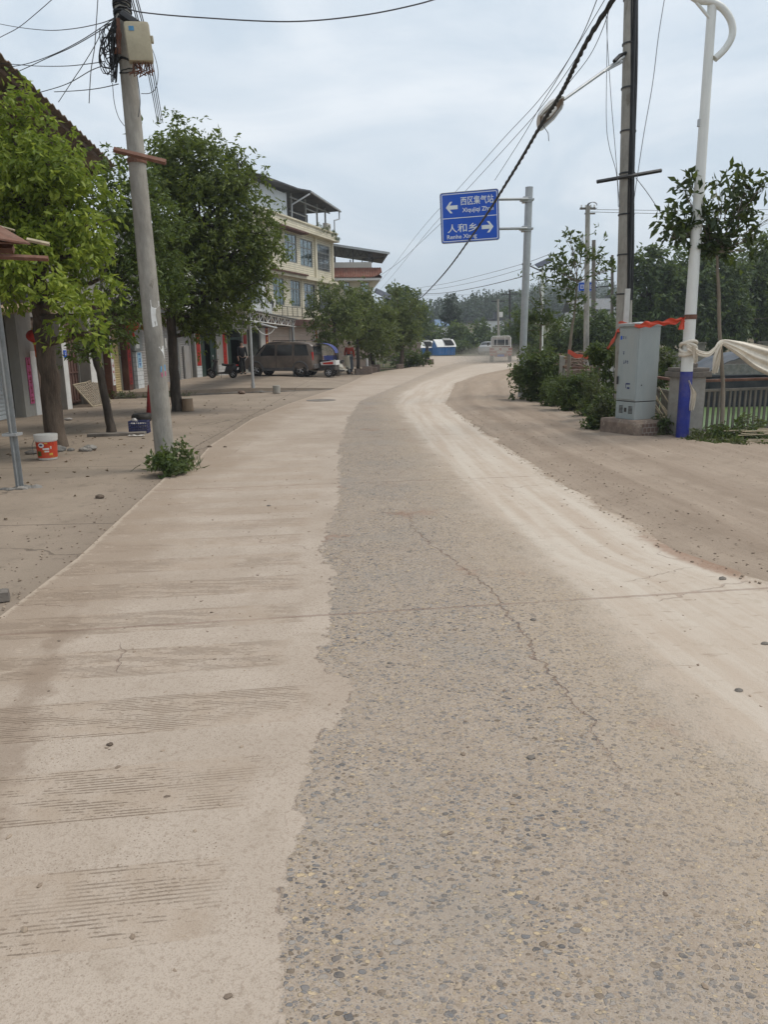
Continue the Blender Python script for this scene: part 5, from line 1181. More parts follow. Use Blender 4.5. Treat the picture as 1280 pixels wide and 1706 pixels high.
# --- fences along the pond
def picket_run(name, label, p, q, ztop, zrail, pitch=.105, post_every=1.6, rail_mat='rust'):
    p = Vector(p); q = Vector(q); d = q-p; L = d.length; t = thing(name, label, 'fence', tuple(p), math.atan2(d.y, d.x), 'fence panels along the pond')
    b = MB(); b.b2(0, L, -.03, .03, ztop-.045, ztop); b.build('top_rail', MAT[rail_mat], t, bevel=.006)
    b = MB(); b.b2(.03, L-.03, -.022, .022, zrail-.045, zrail); b.build('middle_rail', MAT['fence'], t, bevel=.004)
    b = MB(); b.b2(.03, L-.03, -.022, .022, .06, .10); b.build('bottom_rail', MAT['fence'], t)
    n_ = int(L/post_every); first = True; k = int(L/pitch); proto = None
    for i in range(n_+1):
        x = min(max(.03, i*L/max(1, n_)), L-.03)
        b = MB(); b.b2(x-.035, x+.035, -.031, .031, -.2, ztop-.047); b.build('post', MAT['fence'], t, bevel=.005)
    b = MB(); b.b2(-.02, .02, -.010, .010, .10, zrail-.045); me0 = None
    for i in range(1, k):
        x = i*L/k
        if me0 is None:
            o_ = b.build('picket', MAT['fence'], t); me0 = o_.data
        else:
            o_ = bpy.data.objects.new('picket', me0); COL.objects.link(o_); o_.parent = t
        o_.location = (x, random.uniform(-.003, .003), 0); o_.rotation_euler = (0, random.gauss(0, .012), random.gauss(0, .1))
    return t
pil = at(1139, 730, 12.3); pil.z = 0
pgap = .24
def pillar(loc, w, h, label, rz=0, mat='conc', cap=True):
    t = thing('fence_pillar', label, 'pillar', loc, rz, 'concrete fence pillars')
    b = MB(); b.b2(-w/2, w/2, -w/2, w/2, -.1, h); b.build('shaft', MAT[mat], t, bevel=.012)
    if cap:
        b = MB(); b.b2(-w/2-.06, w/2+.06, -w/2-.06, w/2+.06, h, h+.09); b.b2(-w/2-.03, w/2+.03, -w/2-.03, w/2+.03, h+.09, h+.15); b.b2(-w/4, w/4, -w/4, w/4, h+.15, h+.22); b.build('cap', MAT['conc_dark'], t, bevel=.012)
pillar((pil.x, pil.y, 0), .40, .98, 'concrete fence pillar with a stepped cap behind the blue and white lamp post', rad(14))
pg = gp(1007, 684); pg.x += .1
pillar((pg.x, pg.y, 0), .34, 1.18, 'plain pale concrete fence pillar half hidden by vines left of the cabinet', rad(5), 'pale_wall', False)
e = Vector((7.9, 13.15, 0)); picket_run('picket_fence', 'grey brown picket fence with a rusty top rail right of the lamp post', (pil.x+.22, pil.y+.05, 0), e, .93, .77)
picket_run('picket_fence', 'short picket fence panel between the cabinet and the capped pillar', (pg.x+.06, pg.y-.2, 0), (pil.x-.06, pil.y+.26, 0), .93, .72)
picket_run('picket_fence', 'old picket fence panel behind the weeds left of the vine covered pillar', (4.62, 19.2, 0), (pg.x-.03, pg.y+.2, 0), .95, .74, .12)
t = thing('wooden_rail_fence', 'old wooden rails on posts behind the green bush by the road sign', 'fence', (4.55, 22.2, 0))
for (x, y) in ((.25, 0), (.05, -3.0)):
    b = MB(); b.box((x, y, .55), (.12, .12, 1.3)); b.build('post', MAT['conc'], t, bevel=.01)
for z, dz in ((1.22, -.06), (.9, .05)):
    b = MB(); b.tube([(.3, .3, z), (.1, -3.2, z+dz)], .035, 6); b.build('rail', MAT['cut_wood'], t)
# retaining wall of the pond and the far bank with its parapet
t = thing('pond_wall', 'rough concrete retaining wall under the pond fence', 'wall', (4.9, 12., 0))
b = MB(); b.b2(-.12, .12, .0, 9.8, -1.6, .05); b.add([(.0, -.05, -1.6), (3.2, 1.05, -1.6), (3.2, 1.28, -1.6), (0, .2, -1.6), (.0, -.05, .05), (3.2, 1.05, .05), (3.2, 1.28, .05), (0, .2, .05)], [(0, 3, 2, 1), (4, 5, 6, 7), (0, 1, 5, 4), (1, 2, 6, 5), (2, 3, 7, 6), (3, 0, 4, 7)]); b.build('wall', MAT['conc_dark'], t)
t = thing('bank_wall', 'dark stone bank wall with a concrete parapet across the pond', 'wall', (17, 33.2, 0))
b = MB(); b.slab(lambda x, z: (x, .12*mnoise.noise((x*1.3, z*1.5, 0))-.10*z, z), np.linspace(-9.5, 30, 120), np.linspace(-1.3, .45, 8), (0, .6, 0)); b.build('stone_face', MAT['stone'], t, smooth=40)
b = MB(); b.b2(-5.5, -.2, .2, .42, .45, .98); b.build('parapet', MAT['conc_dark'], t); b = MB(); b.b2(.25, 3.2, .2, .42, .45, 1.1); b.b2(3.8, 30, .22, .40, 1.0, 1.12); b.build('parapet', MAT['conc_dark'], t)
for x in (-5.7, -2.9, 0., 3.5, 7.2): b = MB(); b.b2(x-.18, x+.18, .12, .5, .3, 1.35); b.b2(x-.22, x+.22, .08, .54, 1.35, 1.42); b.build('parapet_post', MAT['conc_dark'], t)
for i in range(14): x = 3.9+i*.23; b = MB(); b.b2(x-.03, x+.03, .26, .36, .46, 1.0); b.build('baluster', MAT['conc_dark'], t)
b = MB(); b.b2(-9.2, -5.9, .2, .26, .95, 1.0); b.b2(-9.2, -5.9, .2, .26, .7, .74); b.b2(-8.2, -8.15, .2, .26, .45, .98); b.b2(-7, -6.95, .2, .26, .45, .98); b.build('railing', MAT['rust'], t)
# covered boat-like heap under a tarpaulin on the near bank
tp = at(1226, 622, 24.); t = thing('tarpaulin_shelter', 'low shelter covered by a blue grey tarpaulin by the pond', 'shelter', (tp.x, tp.y, -.5))
b = MB(); b.slab(lambda a, c: (a, c, .9+.72*math.cos(a*1.05)*(1-.12*c*c)+.05*mnoise.noise((a*3, c*3, 0))), np.linspace(-1.35, 1.35, 24), np.linspace(-1, 1, 12), (0, 0, .03)); b.build('tarpaulin', MAT['tarp'], t, smooth=60)
b = MB(); b.b2(-1.2, 1.2, -.9, .9, -.1, .9); b.build('dark_body', MAT['tarp_dark'], t, bevel=.05)

# --- cloth tied between lamp post and sapling, red tape
def cloth(name, label, pts, widths, cat, mat, thick=.006, wr=.05, wn_=10):
    """a hanging band of cloth along pts; width vector mostly vertical, gathered into folds"""
    P = [Vector(p) for p in pts]; m_ = 40
    def cr_(t):
        x = t*(len(P)-1); i = min(int(x), len(P)-2); f = x-i
        a, b_, c, d = P[max(i-1, 0)], P[i], P[i+1], P[min(i+2, len(P)-1)]
        return .5*((2*b_)+(-a+c)*f+(2*a-5*b_+4*c-d)*f*f+(-a+3*b_-3*c+d)*f**3)
    wv = lambda t: float(np.interp(t, np.linspace(0, 1, len(widths)), widths))
    t_ = thing(name, label, cat, tuple(P[0])); b = MB()
    def fn(t, k):
        c = cr_(t)-P[0]; w = wv(t); s = k*2*math.pi*wn_*.5
        return c+Vector((0.015*math.sin(s*1.3+t*8), wr*w*math.sin(s+t*3)+.05*wr*math.sin(9*s), (k-.5)*w*(1-.0*t)))
    b.slab(fn, np.linspace(0, 1, m_), np.linspace(0, 1, 30), (0, thick, 0)); q = b.build('cloth_band', MAT[mat], t_, smooth=70)
    return t_, P[0]
t, o0 = cloth('white_cloth', 'long dirty white cloth slung from the lamp post over the sapling to the right', [at(1146, 578, 11.75), at(1165, 588, 11.72), at(1180, 590, 11.75), at(1192, 582, 11.8), at(1203, 570, 11.85), at(1232, 580, 11.95), at(1262, 594, 12.1), at(1300, 606, 12.3), at(1345, 612, 12.5)], [.10, .09, .085, .08, .06, .22, .40, .50, .52], 'cloth', 'cloth', wr=.07, wn_=6)
b = MB()
zc = at(1143, 580, 11.9).z
for i in range(5):
    c = LPp(zc+random.uniform(-.09, .09))+lb-o0
    b.tube([c+Vector((.118*math.cos(a), .118*math.sin(a), .05*math.sin(a+i))) for a in np.linspace(0, 2*math.pi, 17)], .026, 7, cap=False)
b.build('knot', MAT['cloth'], t, smooth=70)
def tail(uv, wds, Y, name='tail'):
    b = MB(); P2 = [at(u, v, Y)-o0 for u, v in uv]
    def fn(s, k):
        x = s*(len(P2)-1); i = min(int(x), len(P2)-2); c = P2[i].lerp(P2[i+1], x-i); w = float(np.interp(s, np.linspace(0, 1, len(wds)), wds))
        return c+Vector(((k-.5)*w, .03*math.sin(k*14+s*4), .01*math.sin(k*9)))
    b.slab(fn, np.linspace(0, 1, 16), np.linspace(0, 1, 16), (0, .005, 0)); return b.build(name, MAT['cloth'], t, smooth=70)
tail([(1202, 573), (1196, 595), (1191, 622)], [.05, .10, .09], 11.72); tail([(1157, 578), (1160, 592), (1159, 605)], [.05, .06, .05], 11.7); tail([(1147, 634), (1156, 655), (1152, 684)], [.03, .10, .07], 11.85)
def ribbon(label, uv, Ys, w0):
    P2 = [at(u, v, y) for (u, v), y in zip(uv, Ys)]; t = thing('red_tape', label, 'tape', tuple(P2[0]), 0, 'red barrier tape'); b = MB(); m_ = 60
    def fn(s, k):
        x = s*(len(P2)-1); i = min(int(x), len(P2)-2); c = P2[i].lerp(P2[i+1], x-i)-P2[0]; w = w0*(1+.3*math.sin(s*19))
        return c+Vector((0, .02*math.sin(k*7+s*30), (k-.5)*w+.012*math.sin(s*37)))
    b.slab(fn, np.linspace(0, 1, m_), np.linspace(0, 1, 9), (0, .003, 0)); b.build('tape', MAT['ribbon'], t, smooth=70); return t, P2[0]
t, o1 = ribbon('red plastic tape stretched from the concrete pole past the cabinet top to the lamp post', [(1031, 540), (1045, 541), (1062, 543), (1075, 541), (1090, 539), (1105, 538), (1120, 536), (1135, 533), (1142, 531)], [13.7, 12.9, 12.25, 12.1, 12.0, 11.9, 11.85, 11.8, 11.78], .075)
c = LPp(at(1150, 528, 11.93).z)+lb-o1; b = MB(); b.tube([c+Vector((0, 0, .035)), c-Vector((0, 0, .035))], .097, 18, cap=False); b.build('wrap', MAT['rust'], t, smooth=60)
b = MB(); b.slab(lambda s, k: at(1139-3*s, 533+16*s, 11.76)-o1+Vector(((k-.5)*.05*(1+s), .015*math.sin(k*9), 0)), np.linspace(0, 1, 8), np.linspace(0, 1, 8), (0, .003, 0)); b.build('tape_end', MAT['ribbon'], t, smooth=70)
ribbon('sagging red plastic tape between the thin fence sapling and the concrete pole', [(947, 586), (960, 592), (975, 595), (992, 592), (1005, 586), (1015, 578), (1022, 568), (1029, 553), (1033, 548)], [17.5, 16.9, 16.3, 15.6, 15, 14.5, 14.1, 13.75, 13.7], .085)
# ------------------------------------------------------------ trees
def T_(*uvY): return [gp(u, v) if Y is None else at(u, v, Y) for u, v, Y in uvY]
tree('street_tree', 'bright green broad leaved tree beside the red paint bucket', T_((92, 745, None), (85, 660, 11.95), (76, 590, 11.9), (66, 510, 11.85), (60, 420, 11.8)), [.165, .15, .145, .135, .09],
     lobes_px([(15, 255, 85, 0), (85, 280, 62, -.3), (105, 345, 75, -.2), (40, 370, 115, .3), (60, 440, 78, -.5), (135, 420, 50, -.3), (165, 465, 32, -.3), (125, 525, 42, -.9), (150, 555, 22, -1.2), (-60, 330, 130, .2), (5, 445, 60, -1.0), (15, 195, 36, 0), (138, 300, 32, 0), (-40, 440, 60, -.8), (100, 495, 38, -1.2), (145, 375, 36, -.4), (80, 205, 20, 0), (112, 235, 18, 0)], 11.8),
     2900, 6, .13, MAT['leaf1'], MAT['bark'], 'trees along the left side of the street', .42, .6, .26, 7, .45, twigs=0, n=14)
tree('street_tree', 'thin leaning tree with dark leaves behind the left utility pole', T_((187, 720, None), (178, 680, 14), (168, 630, 14), (156, 585, 14), (150, 560, 14)) , [.085, .075, .07, .062, .05],
     lobes_px([(205, 330, 62, 1.2), (250, 440, 62, 1.4), (215, 470, 55, .8), (280, 470, 40, 1.6), (185, 400, 55, 1.), (250, 370, 60, 1.6), (165, 570, 34, 0), (190, 545, 32, .2), (135, 585, 22, 0), (210, 520, 35, .6)], 14.),
     1900, 6, .115, MAT['leaf2'], MAT['bark_dark'], 'trees along the left side of the street', .38, .5, .3, 8, .4, twigs=2)
tree('street_tree', 'tall dark crowned tree standing beside the log stump', T_((297, 685, None), (291, 640, 18.4), (288, 590, 18.4), (284, 530, 18.4), (300, 450, 18.4), (330, 380, 18.4)), [.145, .125, .115, .11, .095, .06],
     lobes_px([(305, 278, 66), (298, 235, 32), (268, 258, 28), (335, 262, 36), (372, 296, 50), (408, 308, 36), (428, 290, 16), (402, 262, 12), (290, 350, 78), (350, 365, 80), (415, 375, 50), (448, 392, 22), (395, 430, 70), (440, 420, 35), (330, 450, 85), (290, 430, 60), (380, 495, 55), (330, 525, 50), (365, 545, 26), (415, 480, 40), (262, 300, 40), (300, 530, 30), (440, 350, 14)], 18.4),
     5200, 6, .13, MAT['leaf3'], MAT['bark_dark'], 'trees along the left side of the street', .4, .5, .34, 8, .35, twigs=3, n=12)
tree('street_tree', 'small rounded street tree in front of the cream house, just right of the covered tricycle', T_((562, 628, None), (562, 600, 36), (560, 570, 36), (556, 540, 36)), [.10, .085, .08, .05],
     lobes_px([(545, 515, 30), (560, 545, 38), (535, 555, 22), (575, 500, 26), (548, 490, 18), (585, 530, 30), (540, 572, 14)], 36.), 1000, 6, .17, MAT['leafA'], MAT['bark_dark'], 'trees along the far left side of the street', .42, .4, .4, 8, .4)
tree('street_tree', 'rounded street tree with its trunk beside the standing person', T_((598, 624, None), (597, 600, 38.3), (595, 575, 38.3), (594, 545, 38.3)), [.11, .09, .085, .05],
     lobes_px([(590, 510, 34), (610, 540, 36), (612, 562, 18), (575, 540, 22), (620, 510, 24), (600, 485, 20), (630, 552, 18)], 38.3), 1000, 6, .18, MAT['leafA'], MAT['bark_dark'], 'trees along the far left side of the street', .42, .4, .4, 8, .4)
tree('street_tree', 'street tree with its trunk in a brick planter, third from the covered tricycle', T_((621, 620, None), (621, 605, 41.2), (619, 590, 41.2), (620, 560, 41.2)), [.10, .09, .085, .05],
     lobes_px([(625, 530, 28), (640, 555, 26), (615, 570, 26), (632, 580, 20), (645, 520, 18), (605, 545, 20)], 41.2), 900, 6, .19, MAT['leafA'], MAT['bark_dark'], 'trees along the far left side of the street', .42, .4, .4, 8, .4)
tree('street_tree', 'olive green street tree nearest the blue bins, farthest along the left kerb', T_((669, 614, None), (670, 595, 46.2), (671, 570, 46.2), (668, 540, 46.2)), [.15, .13, .12, .07],
     lobes_px([(665, 505, 24), (655, 540, 30), (680, 530, 26), (668, 560, 32), (690, 550, 16), (645, 565, 20), (660, 485, 12), (688, 505, 12)], 46.2), 1200, 6, .19, MAT['leafA'], MAT['bark'], 'trees along the far left side of the street', .42, .4, .4, 8, .4)
tree('background_tree', 'dark narrow tree behind the olive street tree', T_((695, 592, None), (697, 560, 72), (697, 520, 72)), [.2, .15, .08], lobes_px([(696, 510, 12), (700, 530, 11), (694, 545, 14), (683, 495, 12), (675, 482, 9)], 72.), 350, 6, .35, MAT['leafbg'], MAT['bark_dark'], None, .5, .4, .6, 7, .4)
tree('background_tree', 'pointed dark tree rising behind the street trees beside the solar lamp', T_((652, 595, None), (652, 540, 70), (652, 490, 70)), [.2, .15, .08], lobes_px([(652, 483, 5, 0, 2.), (653, 500, 9), (655, 515, 14), (665, 510, 14)], 70.), 300, 6, .32, MAT['leafbg'], MAT['bark_dark'], None, .5, .4, .5, 7, .4)
# saplings on the right
tree('sapling', 'slender sapling with sparse glossy leaves right of the lamp post', T_((1203, 733, None), (1206, 640, 12.0), (1200, 560, 12.), (1198, 480, 12.), (1195, 420, 12.)), [.038, .034, .03, .028, .018],
     lobes_px([(1195, 395, 30, 0, .8), (1155, 385, 32), (1132, 372, 24), (1162, 342, 27), (1152, 305, 14), (1140, 315, 8), (1205, 318, 25), (1235, 335, 28, 0, .7), (1240, 370, 30), (1275, 298, 17), (1250, 312, 18), (1215, 405, 26), (1170, 408, 24), (1288, 360, 18), (1258, 395, 18), (1118, 395, 12), (1240, 418, 12), (1190, 355, 24), (1110, 372, 8), (1225, 300, 12)], 12.),
     215, 6, .16, MAT['leafdark'], MAT['bark_pale'], 'young trees planted along the pond fence', .40, .1, .17, 4, .3, twigs=3, n=8)
tree('sapling', 'two stemmed sapling with upright sparse leaves behind the picket fence', T_((947, 655, 17.6), (949, 590, 17.6), (952, 560, 17.6), (958, 520, 17.6), (962, 470, 17.6)), [.05, .04, .032, .026, .016],
     lobes_px([(945, 462, 20), (945, 440, 22), (985, 425, 20), (936, 480, 14), (955, 415, 16), (935, 455, 14), (972, 390, 8), (950, 395, 9), (1000, 436, 10), (1008, 450, 7), (925, 445, 7), (950, 505, 18), (1012, 450, 5)], 17.6),
     150, 5, .145, MAT['leafsap'], MAT['bark_pale'], 'young trees planted along the pond fence', .4, -.1, .28, 5, .3, twigs=2, n=8)
tree('sapling', 'small thin sapling with a whitewashed stem behind the road sign post', T_((902, 640, 21.5), (901, 580, 21.5), (902, 550, 21.5), (905, 520, 21.5)), [.04, .035, .03, .018],
     lobes_px([(905, 525, 18), (890, 540, 16), (915, 540, 14), (878, 520, 10), (900, 500, 8), (873, 490, 7), (868, 535, 10), (876, 550, 8), (897, 465, 4), (899, 480, 5)], 21.5),
     170, 5, .13, MAT['leafsap'], MAT['bark_pale'], 'young trees planted along the pond fence', .4, .1, .25, 5, .35, n=8)
# wooded bank beyond the pond
for (lab, u, v, Y, lob, tips, mt) in (
    ('dark leafy tree on the far pond bank, left edge of the wood', 1085, 575, 44, [(1075, 450, 30), (1095, 440, 30), (1065, 490, 36), (1105, 490, 40), (1080, 530, 40), (1060, 540, 30), (1110, 545, 34)], 1400, 'leafbg'),
    ('dark leafy tree on the far pond bank, directly behind the lamp post', 1140, 575, 45, [(1130, 450, 34), (1160, 455, 30), (1145, 490, 46), (1120, 520, 36), (1165, 530, 42), (1140, 550, 36)], 1500, 'leafbg'),
    ('dark leafy tree on the far pond bank, directly behind the slender sapling', 1200, 575, 46, [(1190, 450, 32), (1215, 460, 30), (1200, 495, 44), (1180, 530, 36), (1222, 530, 38), (1205, 555, 34)], 1500, 'leafbg'),
    ('feathery pale green bamboo like tree at the right edge', 1265, 580, 48, [(1250, 440, 34), (1275, 425, 30), (1240, 470, 34), (1280, 470, 40), (1265, 510, 44), (1240, 520, 34), (1290, 520, 44), (1262, 550, 40)], 1900, 'leafbamboo'),
    ('large dark tree whose crown leaves the right edge of the view', 1330, 580, 50, [(1320, 420, 50), (1350, 460, 60), (1310, 490, 50), (1340, 530, 55)], 1300, 'leafbg')):
    tree('background_tree', lab, T_((u, v, Y), (u, v-40, Y), (u-3, v-90, Y)), [.3, .24, .12], lobes_px(lob, float(Y)), tips, 6, .32, MAT[mt], MAT['bark_dark'], 'trees on the bank beyond the pond', .45, .5, .55, 8, .4)
for (lab, u, v, Y, lob, tips, mt, L) in (
    ('dense dark round tree behind the sagging red tape', 985, 606, 40, [(985, 545, 34), (1010, 550, 26), (965, 560, 28), (995, 575, 36), (1020, 575, 20), (970, 585, 26), (1012, 590, 24)], 1500, 'leafbg', .24),
    ('low leafy tree behind the two stemmed sapling', 935, 605, 42, [(935, 570, 22), (920, 580, 24), (950, 585, 22), (905, 590, 20), (930, 550, 14)], 800, 'leafbg2', .22),
    ('dark tree behind the road sign post', 872, 596, 60, [(868, 545, 16), (880, 555, 18), (858, 565, 16), (874, 575, 18), (890, 570, 16), (865, 525, 10), (882, 530, 9)], 800, 'leafbg', .3)):
    tree('background_tree', lab, T_((u, v, Y), (u, v-20, Y), (u, v-45, Y)), [.22, .18, .1], lobes_px(lob, float(Y)), tips, 6, L, MAT[mt], MAT['bark_dark'], None, .45, .45, .45, 8, .4)
# scrub and trees at the end of the road
k_ = 0
for (lab, u, v, Y, lob, tips, mt) in (
    ('bright green bush left of the blue roofed house', 672, 590, 95, [(672, 572, 14), (660, 578, 12), (684, 580, 12)], 260, 'leafbg2'),
    ('dark clump of trees beside the grey roof behind the bins', 715, 588, 98, [(712, 560, 15), (725, 565, 14), (706, 572, 13), (735, 575, 12), (720, 550, 10)], 420, 'leafbg'),
    ('yellowish green bamboo clump right of the grey roof', 760, 590, 96, [(765, 560, 18), (752, 566, 14), (778, 570, 16), (764, 548, 12), (755, 578, 14), (735, 552, 8)], 480, 'leafbamboo'),
    ('tangle of dark bushes at the end of the road left of the truck', 795, 592, 92, [(795, 560, 18), (785, 575, 16), (808, 578, 16), (800, 545, 12), (815, 565, 12)], 480, 'leafbg'),
    ('pale scrub at the end of the road behind the parked car', 770, 592, 90, [(770, 582, 10), (782, 584, 10), (795, 586, 9), (758, 586, 8)], 240, 'leafbg2'),
    ('green bush between the two distant white houses', 826, 590, 100, [(828, 560, 12), (818, 568, 12), (836, 572, 12), (825, 580, 12)], 280, 'leafbg2'),
    ('dark trees right of the distant white houses', 862, 590, 96, [(862, 540, 16), (852, 555, 12), (872, 560, 16), (858, 575, 14), (846, 515, 8), (856, 520, 10)], 420, 'leafbg')):
    tree('bush', lab, T_((u, v, Y), (u, v-8, Y), (u, v-20, Y)), [.25, .2, .1], lobes_px(lob, float(Y)), tips, 6, .42, MAT[mt], MAT['bark_dark'], None, .5, .4, .7, 8, .4, cat='bush')
tree('background_tree', 'lone dark tree with a ragged pointed top in front of the hill', T_((752, 560, 110.), (752, 540, 110.), (751, 500, 110.)), [.3, .22, .08], lobes_px([(751, 500, 6, 0, 1.5), (747, 512, 8), (757, 520, 9), (745, 530, 9), (758, 538, 9), (750, 525, 8)], 110.), 260, 6, .5, MAT['leafcon'], MAT['bark_dark'], None, .4, .5, .6, 7, .3)
# --- low plants
def shrub(name, label, foot, lobes, tips, L, mt, cat='shrub', per=6, aspect=.4, group=None, droop=.3, clump=.16, stems=8):
    root = thing(name, label, cat, tuple(foot), 0, group); f = Vector(foot); b = MB()
    for i in range(stems):
        c, r = random.choice(lobes); e = Vector(c)-f+Vector((random.gauss(0, .4)*r[0], random.gauss(0, .4)*r[1], random.gauss(0, .3)*r[2]))
        limb(b, (random.gauss(0, .06), random.gauss(0, .06), -.02), e, .012, .004, n=5, seg=4)
    b.build('stems', MAT['bark_dark'], root)
    C, D, LL = lobe_leaves(lobes, tips, per, L, droop, clump, 7, .3); C[:, 2] = np.maximum(C[:, 2], .015)
    leaf_obj('foliage', C, D, LL, LL*aspect, mt, root, origin=f)
pf = gp(284, 790)
shrub('pole_shrub', 'dark leafy seedling growing at the foot of the leaning utility pole', (pf.x, pf.y, 0), lobes_px([(290, 768, 24, -.05), (270, 768, 16, -.2), (303, 775, 13, -.1), (285, 782, 20, -.25), (258, 772, 9, -.1), (292, 752, 10, 0)], 9.25), 230, .085, MAT['leafbush'], 'shrub', 5, .42, None, .35, .09)
shrub('roadside_bush', 'dense green bush hiding the foot of the road sign post', (4.3, 20.2, 0), lobes_px([(890, 625, 30), (905, 610, 28), (880, 645, 24), (905, 650, 30), (920, 635, 22), (872, 625, 14), (915, 600, 18), (885, 600, 16)], 19.8), 1300, .11, MAT['leafbush'], 'bush', 6, .4, None, .3, .2, 20)
shrub('roadside_bush', 'smaller green bush growing against the old picket fence panel', (4.55, 17., 0), lobes_px([(945, 655, 26), (965, 640, 22), (960, 670, 22), (975, 660, 18), (985, 625, 14), (935, 640, 16), (970, 680, 14)], 16.6), 900, .09, MAT['leafbush'], 'bush', 6, .36, None, .3, .17, 14)
shrub('weed_clump', 'straggly green weeds between the two bushes in front of the old picket fence', (4.5, 18.2, 0), lobes_px([(930, 660, 16), (918, 670, 12), (945, 680, 10), (925, 640, 10), (912, 655, 8)], 18.), 380, .09, MAT['leafbush'], 'weeds', 6, .34, 'weeds along the fence', .2, .2, 12)
shrub('weed_clump', 'weeds in front of the plain pale pillar beside the smaller bush', (4.5, 15.2, 0), lobes_px([(985, 690, 10), (978, 675, 10), (995, 655, 8), (990, 640, 8), (970, 695, 8)], 15.2), 260, .08, MAT['leafweed'], 'weeds', 6, .34, 'weeds along the fence', .2, .16, 10)
shrub('vine', 'green vine climbing over the plain pale pillar left of the cabinet', (4.6, 14.6, 0), lobes_px([(1010, 590, 14), (1022, 602, 10), (1015, 620, 8), (1000, 600, 9), (1020, 640, 8), (990, 585, 10)], 14.6), 260, .10, MAT['leafbush'], 'vine', 6, .42, None, .45, .12, 8)
shrub('weed_clump', 'clump of weeds at the left foot of the cabinet plinth', (4.15, 13.1, 0), lobes_px([(1000, 695, 18), (1015, 680, 14), (985, 705, 12), (1008, 708, 14), (1012, 655, 8), (1000, 668, 10)], 13.2), 420, .085, MAT['leafweed'], 'weeds', 6, .38, 'weeds along the fence', .3, .12)
shrub('weed_clump', 'weeds between the cabinet plinth and the capped pillar', (4.75, 12.3, 0), lobes_px([(1102, 700, 10), (1108, 712, 9), (1098, 722, 8), (1085, 728, 6)], 12.3), 110, .075, MAT['leafweed'], 'weeds', 6, .38, 'weeds along the fence', .3, .1)
shrub('weed_clump', 'low spreading weeds at the foot of the lamp post and slender sapling', (5.3, 11.7, 0), lobes_px([(1165, 735, 20, 0, .6), (1190, 742, 22, -.3, .6), (1210, 730, 20, 0, .7), (1225, 745, 22, -.5, .6), (1150, 742, 10, -.2, .6), (1200, 715, 10, .1)], 11.7), 520, .08, MAT['leafweed'], 'weeds', 6, .4, 'weeds along the fence', .25, .13, 14)
shrub('weed_clump', 'low spreading weeds among the dry canes at the right edge', (6.3, 11.8, 0), lobes_px([(1250, 730, 24, 0, .7), (1275, 740, 24, -.2, .7), (1255, 755, 18, -.6, .5), (1300, 735, 26, 0, .8), (1245, 710, 14, .2), (1270, 712, 12, .2)], 11.6), 480, .08, MAT['leafweed'], 'weeds', 6, .4, 'weeds along the fence', .25, .13, 14)
shrub('weed_clump', 'scrubby greenery on the pond edge behind the cabinet', (6.0, 14.5, 0), lobes_px([(1100, 620, 16), (1110, 605, 14), (1092, 640, 14), (1105, 590, 8)], 15.), 300, .09, MAT['leafweed'], 'weeds', 6, .4, 'weeds along the fence', .3, .14)
shrub('weed_clump', 'thin weeds in the ditch below the cream yellow shutters', (-7.6, 23.0, 0), [((-7.9, 23.1, .1), (.5, .15, .1)), ((-6.6, 23.6, .08), (.6, .12, .09)), ((-8.2, 22.7, .1), (.2, .12, .12))], 110, .07, MAT['leafweed'], 'weeds', 5, .35, None, .2, .1)
shrub('roof_plant', 'small plants growing on the parapet of the cream house', tuple(Vector((O[0], O[1], 8.2))+R3 @ Vector((8.2, -.1, 0))), [(tuple(Vector((O[0], O[1], 8.25))+R3 @ Vector((a, -.25, z))), (.35, .25, .2)) for a, z in ((7.6, .0), (8.6, .02), (9.4, -.1), (9.8, -.3))], 160, .10, MAT['leafweed'], 'plant', 5, .4, None, .5, .12)
# dry canes
t = thing('cane_heap', 'heap of dry pale canes lying on the weeds at the right edge', 'canes', (6.3, 11.2, 0)); b = MB()
for i in range(38):
    a = rad(random.gauss(-22, 16)); x0, y0 = random.uniform(-.45, .9), random.uniform(-.6, .5); L = random.uniform(.5, 1.3); z0 = random.uniform(.03, .22)
    b.tube([(x0-L/2*math.cos(a), y0-L/2*math.sin(a), z0), (x0, y0, z0+.02), (x0+L/2*math.cos(a), y0+L/2*math.sin(a), max(.015, z0-random.uniform(0, .14)))], random.uniform(.006, .013), 5)
b.build('canes', MAT['bamboo'], t, smooth=60)
t = thing('cane_bundle', 'dry canes leaning on the short picket panel beside the cabinet', 'canes', (4.85, 12.7, 0)); b = MB()
for i in range(16): x0 = random.uniform(-.2, .25); b.tube([(x0+random.uniform(.0, .25), -.15+random.uniform(-.1, .1), 0), (x0-random.uniform(.15, .5), .3+random.uniform(-.1, .2), random.uniform(.5, .85))], random.uniform(.006, .011), 5)
b.build('canes', MAT['bamboo'], t, smooth=60)
t = thing('brushwood_heap', 'heap of brown brushwood behind the green bush beside the road sign', 'brushwood', (6.0, 23.5, 0)); b = MB()
for i in range(70): a = random.uniform(0, 6.28); x0, y0 = random.gauss(0, .35), random.gauss(0, .7); L = random.uniform(.3, .9); z0 = random.uniform(.6, 1.25); b.tube([(x0-L/2*math.cos(a), y0-L/2*math.sin(a), z0), (x0+L/2*math.cos(a), y0+L/2*math.sin(a), z0+random.uniform(-.2, .15))], random.uniform(.01, .025), 4)
b.box((0, 0, .35), (1.1, 2.2, .7)); b.build('branches', MAT['wood_brown'], t)

